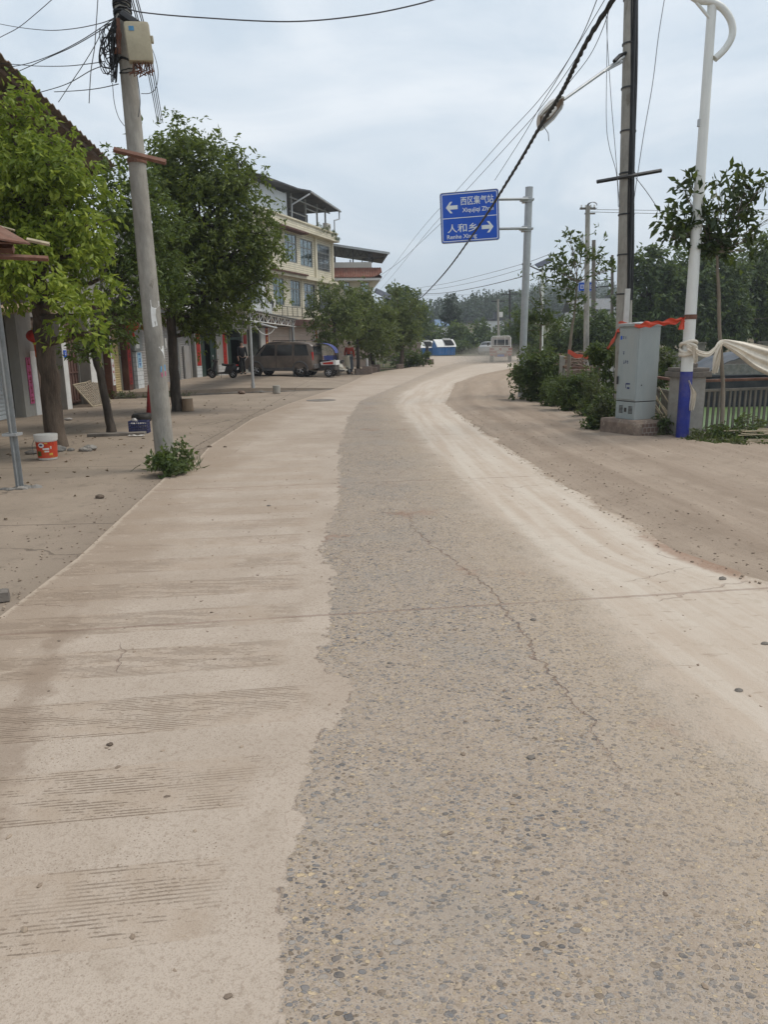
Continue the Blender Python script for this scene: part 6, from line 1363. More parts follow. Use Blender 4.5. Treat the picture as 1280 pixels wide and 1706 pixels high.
# ------------------------------------------------------------ far wood on the hill (one mass), houses
def forest():
    Cs, Ds, Ls = [], [], []
    n_ = 0
    for i in range(5200):
        y = random.uniform(195, 470); x = random.uniform(-.08*y, .55*y)
        z = float(height(x, y)); con = random.random() < .85
        H_ = random.uniform(4.5, 8)*(1 if con else .75); rr = H_*(.15 if con else .42); nl = 46 if y < 300 else 28
        t = np.random.default_rng(i).random(nl); a = np.random.default_rng(i+9999).random(nl)*6.283
        if con: r = rr*(1-t)*1.15+.1; zz = z+H_*(.12+.9*t)
        else: r = rr*np.sqrt(np.clip(1-(2*t-1)**2, 0, 1)); zz = z+H_*(.25+.75*t)
        Cs.append(np.stack([x+r*np.cos(a)*.7, y+r*np.sin(a)*.7, zz], 1)); Ds.append(np.stack([np.cos(a), np.sin(a), np.full(nl, -.5 if con else .1)], 1)); Ls.append(np.full(nl, H_*.17)*(1.25-.75*t))
    C = np.concatenate(Cs); D = np.concatenate(Ds); L = np.concatenate(Ls)
    o = leaf_obj('far_wood', C, D, L, L*.75, MAT['leaffar'], None)
    tag(o, 'dark wooded hill of conifers beyond the end of the road', 'wood', None, 'stuff')
forest()
def far_house(name, label, u, v, Y, w, h, d, roofmat, pitched=True, rz=0., flat_parts=None, base=None):
    p = at(u, v, Y); z0 = p.z-h; g = float(height(p.x, p.y)); t = thing(name, label, 'house', (p.x, p.y, min(z0, g)), rz, 'distant houses'); zb = z0-min(z0, g)
    b = MB(); wl = wall_with_holes(t, MAT['white'], -w/2, w/2, 0, zb+h, [(-w*.36, -w*.12, zb+h*.35, zb+h*.75), (w*.1, w*.36, zb+h*.35, zb+h*.75)], -d/2, -d/2+.3)
    b.b2(-w/2+.01, w/2-.01, -d/2+.5, d/2, 0, zb+h-.02); b.b2(-w/2, -w/2+.25, -d/2+.3, -d/2+.5, 0, zb+h-.02); b.b2(w/2-.25, w/2, -d/2+.3, -d/2+.5, 0, zb+h-.02); b.build('inner_wall', MAT['white'], t)
    for a, c in ((-w*.36, -w*.12), (w*.1, w*.36)): b = MB(); b.b2(a, c, -d/2+.2, -d/2+.26, zb+h*.35, zb+h*.75); b.build('window', MAT['car_glass'], t)
    b = MB()
    if pitched: b.slab(lambda a, k: (a, -d*.62+d*1.24*k, zb+h+(.34*d)*(1-abs(2*k-1))+.1), np.linspace(-w*.56, w*.56, 12), np.linspace(0, 1, 7), (0, 0, .15))
    else: b.b2(-w*.54, w*.54, -d*.56, d*.56, zb+h, zb+h+.35); b.b2(w*.1, w*.4, -d*.2, d*.3, zb+h+.35, zb+h+1.6)
    b.build('roof', MAT[roofmat], t)
    return t
far_house('distant_house', 'distant white house with a pale blue metal roof below the wooded hill', 743, 545, 150, 4.0, 2.6, 3.6, 'blue_roof')
far_house('distant_house', 'low distant house with a grey roof behind the blue bins', 736, 568, 112, 2.6, 2.0, 2.6, 'grey_roof')
far_house('distant_house', 'distant white two storey house with a dark flat roof left of the thin pole', 820, 535, 140, 3.9, 4.5, 4, 'roof_dark', False)
far_house('distant_house', 'distant white house with a grey roof right of the thin pole', 845, 545, 138, 3.6, 3.6, 4, 'grey_roof', False, rad(-12))
far_house('distant_house', 'pale distant house glimpsed through the two stemmed sapling', 985, 520, 95, 5.5, 3.2, 4, 'grey_roof', True)
far_house('distant_house', 'small white distant house behind the sapling leaves', 960, 530, 110, 3., 2.2, 3, 'grey_roof', True)
far_house('distant_house', 'distant dark roofed house right of the small blue sign', 1008, 512, 100, 3., 3.2, 4, 'roof_dark', False)

# ------------------------------------------------------------ lamps and poles far off
def plain_pole(name, label, cat, u, vb, vt, Y, r, mat, ut=None, group=None, base=None):
    p = gp(u, vb) if base is None else Vector(base); q = at(ut or u, vt, p.y); t = thing(name, label, cat, tuple(p), 0, group)
    b = MB(); b.tube([(0, 0, -.1), q-p], r, 12, r2=r*.75); b.build('pole', MAT[mat], t, smooth=60); return t, p, q
def pole_at(u, vt, Y, z0=0., ub=None): q = at(u, vt, Y); return (at(ub or u, 600, Y).x, Y, z0)
t, p, q = plain_pole('utility_pole', 'distant concrete pole with a small white box behind the truck', 'utility pole', 832, 0, 498, 75, .13, 'conc_pole', 830, base=pole_at(832, 498, 75))
b = MB(); c = at(835, 524, 74.8)-p; b.box(tuple(c), (.35, .2, .5)); b.build('box', MAT['white'], t); b = MB(); c = at(830, 502, 75)-p; b.box(tuple(c), (1.3, .08, .08)); b.build('crossarm', MAT['dark'], t)
t, p, q = plain_pole('utility_pole', 'distant dark pole with a crossarm just left of the road sign post', 'utility pole', 850, 0, 483, 70, .12, 'dark', 850, base=pole_at(850, 483, 70))
b = MB(); c = at(850, 490, 70)-p; b.box(tuple(c), (1.4, .08, .08)); b.build('crossarm', MAT['dark'], t)
t, p, q = plain_pole('utility_pole', 'short pale distant pole below the wooded hill', 'utility pole', 713, 0, 526, 115, .16, 'white', 713, base=pole_at(713, 526, 115))
t, p, q = plain_pole('utility_pole', 'concrete pole with insulators and coiled wire behind the small sapling', 'utility pole', 983, 0, 343, 38, .15, 'conc_pole', 980, base=pole_at(978, 343, 38))
b = MB(); c = q-p
b.box(tuple(c+Vector((0, 0, -.12))), (.75, .08, .09)); b.box(tuple(c+Vector((.12, 0, -.35))), (.5, .07, .07)); b.build('crossarm', MAT['conc_dark'], t)
for dx in (-.3, -.1, .15, .32): b = MB(); b.lathe([(.03, 0), (.05, .04), (.03, .08), (.045, .11), (.001, .15)], c=tuple(c+Vector((dx, 0, -.08))), n=8); b.build('insulator', MAT['white'], t)
b = MB()
for i in range(5): b.tube([c+Vector((.2+.25*math.cos(a)+.05*i, .1*i, .0+.16*math.sin(a)+.02*i)) for a in np.linspace(.4*i, 5.5, 14)], .012, 4)
b.build('coiled_wire', MAT['wire'], t)
t, p, q = plain_pole('utility_pole', 'dark slim pole behind the small blue sign', 'utility pole', 991, 0, 400, 42, .14, 'conc_dark', 990, base=pole_at(990, 400, 42))
t, p, q = plain_pole('road_sign', 'small distant blue road sign on a dark post behind the two stemmed sapling', 'road sign', 1020, 0, 425, 46, .11, 'conc_dark', 1021, base=pole_at(1021, 425, 46))
for v in (466, 477): b = MB(); b.tube([at(1022, v-1, 46)-p, at(990, v+2, 46)-p], .035, 6); b.build('support_arm', MAT['dark'], t)
b = MB(); c = at(979, 477.5, 45.8)-p; b.prism([(c.x+x, c.z+z) for x, z in rrect(1.06, .56, .06)], c.y, c.y+.03); q_ = b.build('panel', MAT['sign_blue'], t)
b = MB(); v_, f_ = ring(1.02, .52, .05, .02, -.006, -.001); b.add(v_, f_, Matrix.Translation(c)); b.build('border_line', MAT['sign_white'], q_)
for i, x in enumerate((-.3, -.02, .27)):    # three white characters, unreadable at this distance
    g = MB(); g.add(*ring(.2, .22, .012, .03, -.006, -.001), M=Matrix.Translation(c+Vector((x, 0, 0)))); g.box(tuple(c+Vector((x, -.003, 0))), (.14, .004, .03)) if i else g.box(tuple(c+Vector((x, -.003, .02))), (.03, .004, .14)); g.build('character', MAT['sign_white'], q_)
# solar street lamps
def solar(label, u, Y, v_pan, v_arm, up, s=1., side=1, group='solar street lamps'):
    base = pole_at(u, v_pan, Y); t = thing('solar_street_lamp', label, 'street lamp', base, 0, group); p = Vector(base); q = at(u+1, v_pan+4, Y)-p
    b = MB(); b.tube([(0, 0, 0), q], .055, 10, r2=.04); b.build('pole', MAT['white_paint'], t, smooth=60)
    b = MB(); Mx = Matrix.Translation(q+Vector((.05*side, 0, .05))) @ Matrix.Rotation(rad(-24*side), 4, 'Y') @ Matrix.Rotation(rad(25), 4, 'X'); b.box((0, 0, 0), (.62*s, .42*s, .03), M=Mx); b.build('solar_panel', MAT['solar'], t)
    b = MB(); pts = [at(uu, vv, Y)-p for uu, vv in up]; b.tube(pts, .025, 6); q_ = b.build('lamp_arm', MAT['dark'], t, smooth=60)
    b = MB(); e = pts[0]; b.box(tuple(e), (.34, .14, .07)); b.build('lamp_head', MAT['dark'], t, bevel=.02)
solar('solar street lamp with a curved arm between the road sign and the sapling', 904, 29, 436, 450, [(878, 440), (890, 446), (905, 453), (911, 463), (910, 471), (904, 477)])
solar('solar street lamp standing behind the street trees right of the tiled eaves house', 639, 50, 487, 497, [(634, 496), (638, 498), (643, 497), (641, 492)], 1.9, -1)

# ------------------------------------------------------------ small things on the left
p = gp(80, 766); t = thing('paint_bucket', 'orange red and white paint bucket standing by the trunk of the near tree', 'bucket', (p.x, p.y, .012))
RB = .148; HB = .36
def rb_(z): return RB*(.88+.12*z/HB)
b = MB(); b.lathe([(rb_(0)*.95, 0), (rb_(0), .015), (rb_(.04), .04), (rb_(HB-.09), HB-.09), (rb_(HB-.09)+.012, HB-.085), (rb_(HB-.03)+.012, HB-.05), (rb_(HB)+.014, HB-.03), (rb_(HB)+.014, HB), (.02, HB+.004)], n=40); b.build('pail', MAT['bucket_white'], t, smooth=35)
b = MB(); b.lathe([(rb_(z)+.0015, z) for z in np.linspace(.03, HB-.10, 8)], n=40, cap=False); pr = b.build('printed_label', MAT['bucket_red'], t, smooth=60)
def on_bucket(a0, a1, z0, z1, mat, name, off=.003):
    b = MB(); b.grid(lambda a, z: ((rb_(z)+off)*math.sin(a), -(rb_(z)+off)*math.cos(a), z), np.linspace(a0, a1, 8), [z0, z1]); b.build(name, mat, pr, smooth=60, fix=False)
on_bucket(-1.5, 1.5, HB-.15, HB-.105, MAT['red'], 'dark_band', .0025)
b = MB(); b.grid(lambda r, a: ((rb_(.21)+.0045)*math.sin(-.12+.30*r*math.cos(a)), -(rb_(.21)+.0045)*math.cos(-.12+.30*r*math.cos(a)), .215+.035*r*math.sin(a)), [.001, .5, 1], np.linspace(0, 6.2832, 16)); b.build('emblem', MAT['white'], pr, fix=False)
b = MB(); b.grid(lambda r, a: ((rb_(.21)+.006)*math.sin(-.13+.17*r*math.cos(a)), -(rb_(.21)+.006)*math.cos(-.13+.17*r*math.cos(a)), .217+.014*r*math.sin(a)), [.001, 1], np.linspace(0, 6.2832, 16)); b.build('emblem', MAT['ink'], pr, fix=False)
on_bucket(.18, .5, .235, .25, MAT['gold'], 'print'); on_bucket(0, .62, .15, .175, MAT['white'], 'print'); on_bucket(.15, .6, .115, .138, MAT['bucket_white'], 'print'); on_bucket(-.7, -.2, .06, .13, MAT['leaf2'], 'print'); on_bucket(.6, .95, .07, .10, MAT['gold'], 'print'); on_bucket(.75, .85, .16, .2, MAT['white'], 'print')
b = MB(); b.tube([(-(RB+.012), 0, HB-.05), (-(RB+.05), -.03, HB-.16), (-(RB+.035), -.05, HB-.26), (-RB-.01, -.09, HB-.29)], .004, 5); b.build('handle', MAT['wire'], t, smooth=60)
def stones_thing(name, label, c, n_, spread, size, mat='stone', cat='stones', group=None):
    t = thing(name, label, cat, c, 0, group); b = MB()
    for i in range(n_): s = random.uniform(*size); rock(b, (random.uniform(-1, 1)*spread[0], random.uniform(-1, 1)*spread[1], s*.3), (s, s*.8, s*.5))
    b.build('stones', MAT[mat], t); return t
p = gp(122, 752); stones_thing('rubble_edge', 'broken grey concrete rubble edging the near tree beside the bucket', (p.x, p.y, .01), 12, (.30, .08), (.05, .11))
p = gp(62, 757); stones_thing('rubble_edge', 'dark broken kerb piece half hidden left of the bucket', (p.x, p.y, .01), 4, (.14, .05), (.06, .10), 'conc_dark')
p = gp(195, 726); t = thing('kerb_slab', 'flat dark kerb slab lying between the thin tree and the blue crate', 'slab', (p.x, p.y, .01), rad(8)); b = MB(); b.slab(lambda a, c: (a, c+.02*mnoise.noise((a*4, c, 0)), .045+.012*mnoise.noise((a*5, c*5, 3))), np.linspace(-.5, .5, 24), np.linspace(-.11, .11, 6), (0, 0, -.045)); b.build('slab', MAT['conc_dark'], t)
p = gp(233, 722); t = thing('plastic_crate', 'dark blue plastic crate stuffed with pale rubbish behind the utility pole', 'crate', (p.x, p.y, .015), rad(4)); b = MB()
for z in (.0, .05, .1, .15, .2): b.b2(-.17, .17, -.125, -.11, z, z+.022); b.b2(-.17, .17, .11, .125, z, z+.022); b.b2(-.17, -.155, -.108, .108, z, z+.022); b.b2(.155, .17, -.108, .108, z, z+.022)
for x in np.linspace(-.16, .16, 9): b.b2(x-.006, x+.006, -.128, -.122, .0, .222); b.b2(x-.006, x+.006, .122, .128, 0, .222)
for y in np.linspace(-.1, .1, 6): b.b2(-.174, -.168, y-.006, y+.006, 0, .222); b.b2(.168, .174, y-.006, y+.006, 0, .222)
b.b2(-.155, .155, -.11, .11, .003, .012); b.build('crate_body', MAT['crate_blue'], t)
t2 = thing('rubbish', 'pale crumpled rubbish heaped in the blue crate', 'rubbish', (p.x, p.y, .03)); b = MB()
for i in range(9): rock(b, (random.uniform(-.11, .13), random.uniform(-.07, .07), random.uniform(.08, .22)), (random.uniform(.04, .08), random.uniform(.03, .06), random.uniform(.03, .05)))
b.build('crumpled_paper', MAT['trash'], t2)
p = gp(229, 728); t = thing('litter', 'flat scrap of litter on the ground in front of the blue crate', 'litter', (p.x, p.y, .012)); b = MB(); b.slab(lambda a, c: (a, c, .01+.03*abs(mnoise.noise((a*12, c*12, 1)))), np.linspace(-.16, .12, 14), np.linspace(-.05, .05, 8), (0, 0, .003)); b.build('scrap', MAT['trash'], t)
p = gp(114, 701); t = thing('litter', 'small white scrap of litter in front of the iron gate', 'litter', (p.x, p.y, .012)); b = MB(); rock(b, (0, 0, .03), (.09, .05, .03)); b.build('scrap', MAT['trash'], t)
p = gp(253, 697); t = thing('traffic_cone', 'worn dark red traffic cone standing behind the leaning utility pole', 'traffic cone', (p.x, p.y, .015)); b = MB(); b.lathe([(.125, .04), (.035, .72), (.02, .735)], n=18); b.build('cone', MAT['dark_red'], t, smooth=50); b = MB(); b.b2(-.18, .18, -.18, .18, 0, .04); b.build('base', MAT['black'], t, bevel=.01)
p = gp(247, 700); t = thing('old_tyre', 'dark round lump like an old tyre beside the traffic cone', 'tyre', (p.x-.05, p.y-.25, .015)); b = MB()
b.add(*(lambda R_, r_, n_, m_: ([((R_+r_*math.cos(j*6.2832/m_))*math.cos(i*6.2832/n_), (R_+r_*math.cos(j*6.2832/m_))*math.sin(i*6.2832/n_), .08+r_*1.1*math.sin(j*6.2832/m_)) for i in range(n_) for j in range(m_)], [(i*m_+j, ((i+1) % n_)*m_+j, ((i+1) % n_)*m_+(j+1) % m_, i*m_+(j+1) % m_) for i in range(n_) for j in range(m_)]))(.15, .075, 20, 10)); b.build('rubber_ring', MAT['black'], t, smooth=60)
p = gp(313, 685); t = thing('log_stump', 'short sawn log standing beside the tall dark crowned tree', 'log', (p.x, p.y, .01)); b = MB(); b.lathe([(.15, 0), (.135, .1), (.13, .28), (.128, .30)], n=16, cap=False); b.build('bark', MAT['cut_wood'], t, smooth=50); b = MB(); b.lathe([(.128, .29), (.128, .302), (.001, .303)], n=16); b.build('sawn_top', MAT['bamboo'], t)
p = gp(461, 656); t = thing('concrete_bollard', 'short round concrete block standing on the kerb before the van', 'block', (p.x, p.y, .02)); b = MB(); b.lathe([(.125, 0), (.125, .22), (.12, .245), (.001, .25)], n=20); b.build('block', MAT['conc'], t, smooth=40)
p = gp(405, 657); stones_thing('kerb_stone', 'brown lump of stone on the kerb at the foot of the steel awning post', (p.x, p.y, .03), 3, (.1, .05), (.07, .13), 'wood_brown', 'stone'); p = gp(437, 655); stones_thing('kerb_stone', 'small grey stones on the kerb left of the round concrete block', (p.x, p.y, .03), 3, (.08, .04), (.05, .08), 'stone', 'stone')
p = gp(6, 1003); t = thing('brick_chunk', 'grey broken brick lying at the left edge of the forecourt', 'brick', (p.x-.03, p.y, .012), rad(24)); b = MB(); b.slab(lambda a, c: (a, c, .06+.008*mnoise.noise((a*20, c*20, 0))), np.linspace(-.09, .06, 10), np.linspace(-.045, .045, 8), (.004, 0, -.06)); b.build('brick', MAT['conc_dark'], t, bevel=0)
for i, (u, v, r, lab) in enumerate(((885, 1263, .013, 'dark pebble lying on the exposed gravel of the road'), (1232, 1151, .014, 'dark pebble on the pale right lane'), (1275, 1073, .016, 'dark pebble at the right edge of the view on the pale lane'), (183, 1241, .012, 'reddish pebble on the grooved left lane'), (889, 1033, .014, 'dark pebble just below the slab joint'), (349, 745, .03, 'brown lump of dirt at the road edge right of the utility pole'), (165, 915, .02, 'dark chip on the forecourt near the road edge'), (448, 843, .016, 'small dark pebble on the left lane'), (375, 745, .022, 'brown clod of dirt on the left lane behind the utility pole'), (650, 1105, .01, 'small pebble in the middle of the worn gravel'), (166, 827, .04, 'dark leaf litter on the forecourt left of the utility pole'), (1205, 965, .02, 'clod of dirt in the red brown spill'))):
    p = gp(u, v, RZ); t = tag((lambda b: (rock(b, (0, 0, r*.35), (r*1.3, r, r*.6)), b.build('pebble', MAT['bark' if i in (3, 5, 8, 10) else 'conc_dark']))[1])(MB()), lab, 'pebble', None if i in (5, 8, 10, 11) else 'loose pebbles on the road'); t.location = (p.x, p.y, RZ-.002 if u > 320 or i < 5 else .012)
t = thing('manhole_cover', 'dark round cover in the road near the kerb end', 'manhole cover', tuple(gp(535, 667, RZ))); b = MB(); b.lathe([(.42, -.002), (.42, .006), (.38, .008), (.001, .008)], n=28); b.build('cover', MAT['conc_dark'], t)
# planters, guard posts, benches and the low wall by the far trees
def planter(u, v, label, w=.32, h=.3, mat='brick'):
    p = gp(u, v, ph(0)); t = thing('tree_planter', label, 'planter', (p.x, p.y+.25, 0), rad(5), 'brick tree planters'); b = MB()
    for s_ in (-1, 1): b.b2(-w/2, w/2, s_*w/2-.06, s_*w/2+.06, -.02, h); b.b2(s_*w/2-.06, s_*w/2+.06, -w/2+.061, w/2-.061, -.02, h)
    b.build('planter_wall', MAT[mat], t, bevel=.008); b = MB(); b.b2(-w/2+.061, w/2-.061, -w/2+.061, w/2-.061, 0, h-.08); b.build('soil', MAT['wood_brown'], t)
planter(598, 624, 'brick planter round the trunk beside the standing person'); planter(622, 621, 'brick planter round the third street tree'); planter(667, 615, 'brick planter round the olive street tree')
def guard(u, v, vt, label, mat='brick'):
    p = gp(u, v); t = thing('guard_post', label, 'guard post', (p.x, p.y, 0), 0, 'white guard posts on blocks'); h = at(u, vt, p.y).z; b = MB(); b.tube([(0, 0, .4), (0, 0, h)], .06, 8); b.build('post', MAT['white'], t, smooth=60); b = MB(); b.b2(-.25, .25, -.2, .2, -.02, .42); b.build('block', MAT[mat], t, bevel=.02)
guard(612, 624, 597, 'white guard post on a brick block between the second and third street trees'); guard(678, 611, 592, 'white guard post on a pale block right of the olive street tree', 'pale_wall'); guard(626, 620, 597, 'white guard post just right of the third street tree'); guard(687, 610, 595, 'short white guard post left of the low kerb and road cone', 'pale_wall')
p = gp(712, 608); t = thing('road_cone', 'dark road cone on a brick block near the blue bins', 'cone', (p.x, p.y, 0)); b = MB(); b.lathe([(.2, .4), (.06, 1.5), (.001, 1.52)], n=14); b.build('cone', MAT['dark'], t, smooth=50); b = MB(); b.b2(-.45, .45, -.3, .3, -.02, .4); b.build('block', MAT['brick'], t, bevel=.03)
p = gp(697, 609); t = thing('kerb_block', 'low dark kerb block left of the road cone', 'block', (p.x, p.y, 0)); b = MB(); b.b2(-.6, .6, -.2, .2, -.02, .32); b.build('block', MAT['conc_dark'], t, bevel=.03)
def bench(u, v, label, w=1.7):
    p = gp(u, v, ph(0)); t = thing('stone_bench', label, 'bench', (p.x, p.y, 0), rad(6), 'stone benches under the street trees'); b = MB(); b.b2(-w/2, w/2, -.25, .25, .62, .72); b.build('seat', MAT['conc_dark'], t, bevel=.01)
    for s_ in (-.38, .38): b = MB(); b.b2(s_*w-.12, s_*w+.12, -.2, .2, -.02, .62); b.build('leg', MAT['conc_dark'], t)
bench(600, 616, 'long dark stone bench behind the tree beside the standing person'); bench(645, 611, 'dark stone bench between the third street tree and the olive tree', 2.2)
shrub('round_shrub', 'clipped shrub under the olive street tree', (1.7, 49, 0), [((1.9, 49, .7), (.9, .8, .7)), ((.9, 48.6, .5), (.6, .5, .5)), ((2.6, 48.4, .5), (.5, .5, .55))], 420, .17, MAT['leafbush'], 'bush', 6, .45, None, .2, .25)
t = thing('brick_wall', 'low brown brick wall at the far end of the street trees', 'wall', (.4, 66, 0), rad(-4)); b = MB(); b.b2(0, 3.0, -.12, .12, -.05, 1.5); b.build('wall', MAT['brick'], t); b = MB(); b.b2(-.05, 3.05, -.17, .17, 1.5, 1.6); b.build('coping', MAT['conc'], t)
# --- three blue rubbish bins with white lids
def bin_thing(u, v, Yd, label, rz, s=1.):
    p = at(u, v, Yd); t = thing('rubbish_bin', label, 'rubbish bin', (p.x, p.y, -.02), rz, 'blue rubbish bins at the end of the road', s); w = 2.3
    b = MB(); b.prism([(-w/2+.08, .12), (w/2-.08, .12), (w/2, 1.05), (-w/2, 1.05)], -.6, .6); b.build('tub', MAT['bin_blue'], t, bevel=.03)
    b = MB()
    for i in range(6): x = -w/2+.28+i*(w-.5)/5; b.b2(x-.04, x+.04, -.66, -.6, .15, 1.0)
    for s_ in (-1, 1): b.b2(s_*w/2-.05, s_*w/2+.03, -.58, .58, .95, 1.05)
    b.build('rib', MAT['bin_blue'], t)
    b = MB()
    for k in (-1, 1): b.prism([(k*(w/2-.002)-.03, 1.05), (k*(w/2-.002)+.03, 1.05), (k*(w/2-.002)+.03, 1.1), (k*(w/2-.002)-.03, 1.1)], -.6, .6)
    for x in (-w/2, w/2-.06): b.add([(x, -.6, 1.05), (x+.06, -.6, 1.05), (x+.06, .6, 1.05), (x, .6, 1.05), (x, .2, 1.75), (x+.06, .2, 1.75)], [(0, 3, 2, 1), (0, 1, 5, 4), (2, 3, 4, 5), (1, 2, 5), (3, 0, 4)])
    b.build('gable', MAT['bin_blue'], t)
    b = MB(); b.slab(lambda a, k: (a, -.72+.95*k, 1.02+.78*k+.10*math.sin(k*3.14)), np.linspace(-w/2-.04, w/2+.04, 9), np.linspace(0, 1, 7), (0, .03, .035)); b.slab(lambda a, k: (a, .23+.45*k, 1.80-.75*k), np.linspace(-w/2-.04, w/2+.04, 3), np.linspace(0, 1, 3), (0, .03, .03)); b.build('lid', MAT['white'], t, smooth=40)
    b = MB(); b.slab(lambda a, k: (a*(1-.1*k), -.68+.75*k-.03, 1.12+.62*k+.10*math.sin(k*3.14)), np.linspace(-.15, .95, 7), np.linspace(0.1, .95, 5), (0, -.02, .02)); b.build('opening', MAT['interior'], t)
    b = MB(); b.add([(-.1, -.2, 1.75), (.85, -.2, 1.75), (.85, .3, 1.95), (-.1, .3, 1.95), (-.1, -.2, 1.72), (.85, -.2, 1.72), (.85, .3, 1.92), (-.1, .3, 1.92)], [(0, 1, 2, 3), (7, 6, 5, 4), (0, 4, 5, 1), (1, 5, 6, 2), (2, 6, 7, 3), (3, 7, 4, 0)]); b.build('flap', MAT['frame'], t)
bin_thing(707, 592, 84., 'left blue rubbish bin with a white lid of the two full ones in view', rad(24), .92); bin_thing(740, 592, 83., 'right blue rubbish bin with a white lid, nearest the truck', rad(22), 1.0); bin_thing(680, 592, 86., 'blue rubbish bin half hidden behind the olive street tree', rad(24), .8)
# ------------------------------------------------------------ vehicles
def wheel(parent, c, r, w, spokes=5, name='wheel', rim='chrome', axis='y'):
    """tyre with a spoked rim as its sub-part; axle along local y"""
    T = Matrix.Translation(c) @ Matrix.Rotation(rad(90), 4, 'X')
    b = MB(); b.lathe([(r*.6, -w/2), (r*.9, -w/2), (r, -w*.33), (r, w*.33), (r*.9, w/2), (r*.6, w/2), (r*.6, -w/2)], n=28, M=T, cap=False); o = b.build(name, MAT['black'], parent, smooth=35)
    b = MB(); b.lathe([(r*.6, -w*.4), (r*.56, -w*.42), (r*.54, -w*.2), (r*.54, w*.2), (r*.56, w*.42), (r*.6, w*.4)], n=28, M=T, cap=False)
    b.lathe([(r*.14, -w*.42), (r*.16, 0), (r*.14, w*.42)], n=12, M=T)
    for i in range(spokes):
        a = 6.2832*i/spokes; d = Vector((math.cos(a), 0, math.sin(a)))
        for s in (-1, 1): b.tube([Vector(c)+d*r*.12+Vector((0, s*w*.33, 0)), Vector(c)+d*r*.55+Vector((0, s*w*.36, 0))], r*.075, 6)
    b.build('rim', MAT[rim], o, smooth=40)
    b = MB(); b.lathe([(.001, -w*.15), (r*.53, -w*.15), (r*.53, w*.15), (.001, w*.15)], n=20, M=T); b.build('brake_disc', MAT['dark'], o)
    return o
def ring_loft(mb, st):
    """cross-sections (x, zb, zm, zt, wb, wm, wt) lofted along x into a car body"""
    n = None; vs = []
    for x, zb, zm, zt, wb, wm, wt in st:
        R = [(wb, zb), (wm*.985, zb+(zm-zb)*.35), (wm, zb+(zm-zb)*.75), (wm*.985, zm), (wt+.02, zt-.07), (wt-.04, zt-.015), (wt*.6, zt), (0, zt+.012)]
        P = R + [(-y, z) for y, z in R[-2::-1]]; n = len(P); vs += [(x, y, z) for y, z in P]
    fs = [(i*n+k, i*n+k+1, (i+1)*n+k+1, (i+1)*n+k) for i in range(len(st)-1) for k in range(n-1)] + [(i*n+n-1, i*n, (i+1)*n, (i+1)*n+n-1) for i in range(len(st)-1)]
    fs += [tuple(range(n)), tuple(range(len(st)*n-1, (len(st)-1)*n-1, -1))]
    mb.add(vs, fs)
pv = gp(461, 633); VAN = thing('parked_van', 'brown grey boxy passenger van with dark cladding parked under the steel awning', 'van', (pv.x+.25, pv.y+.6, ph(pv.x)), rad(180-16), None, .86)
b = MB(); ring_loft(b, [(-1.98, .45, .90, 1.10, .66, .72, .62), (-1.93, .36, .95, 1.55, .72, .79, .63), (-1.75, .30, .98, 1.68, .76, .82, .66), (-1.2, .28, .99, 1.73, .77, .83, .68), (0, .27, 1.0, 1.755, .77, .83, .69), (.5, .27, 1.0, 1.72, .77, .83, .68), (.72, .27, 1.0, 1.62, .77, .83, .67), (1.18, .28, 1.0, 1.12, .77, .82, .72), (1.62, .30, .96, 1.04, .75, .79, .66), (1.86, .36, .84, .93, .68, .73, .58), (1.93, .45, .76, .80, .60, .66, .5)])
body = b.build('body', MAT['van_paint'], VAN, smooth=32)
def side_glass(x0, x1, x0t, x1t, z0=1.04, z1=1.58):
    for s, nm in ((-1, ''), (1, '')):
        y0, y1 = .822, .718; b = MB()
        v = [(x0, s*(y0-.01), z0), (x1, s*(y0-.01), z0), (x1t, s*(y1+.004), z1), (x0t, s*(y1+.004), z1)]
        b.add(v+[(x, y+s*.014, z) for x, y, z in v], [(0, 1, 2, 3), (7, 6, 5, 4), (0, 4, 5, 1), (1, 5, 6, 2), (2, 6, 7, 3), (3, 7, 4, 0)]); b.build('side_window', MAT['car_glass'], VAN)
side_glass(-1.78, -.98, -1.62, -.98); side_glass(-.84, -.02, -.84, -.02); side_glass(.12, .98, .12, .60)
b = MB(); v = [(1.22, -.70, 1.10), (1.22, .70, 1.10), (.76, .62, 1.58), (.76, -.62, 1.58)]; b.add(v+[(x+.03, y, z+.025) for x, y, z in v], [(0, 3, 2, 1), (4, 5, 6, 7), (0, 1, 5, 4), (1, 2, 6, 5), (2, 3, 7, 6), (3, 0, 4, 7)]); b.build('windscreen', MAT['car_glass'], VAN)
b = MB(); b.box((-1.95, 0, 1.28), (.05, 1.2, .42), ry=rad(8)); b.build('rear_window', MAT['car_glass'], VAN)
for x in (1.22, -1.28):
    for s in (-1, 1):
        wheel(VAN, (x, s*.70, .315), .315, .2)
        b = MB(); b.tube([(x+.40*math.cos(a), s*.80, .33+.40*math.sin(a)) for a in np.linspace(-.25, math.pi+.25, 18)], .055, 8); b.build('wheel_arch', MAT['van_clad'], VAN, smooth=60)
        b = MB(); b.lathe([(.001, 0), (.37, 0), (.37, .03), (.001, .03)], n=24, M=Matrix.Translation((x, s*.80+(-.02 if s > 0 else .05), .32)) @ Matrix.Rotation(rad(90), 4, 'X')); b.build('wheel_well', MAT['interior'], VAN)
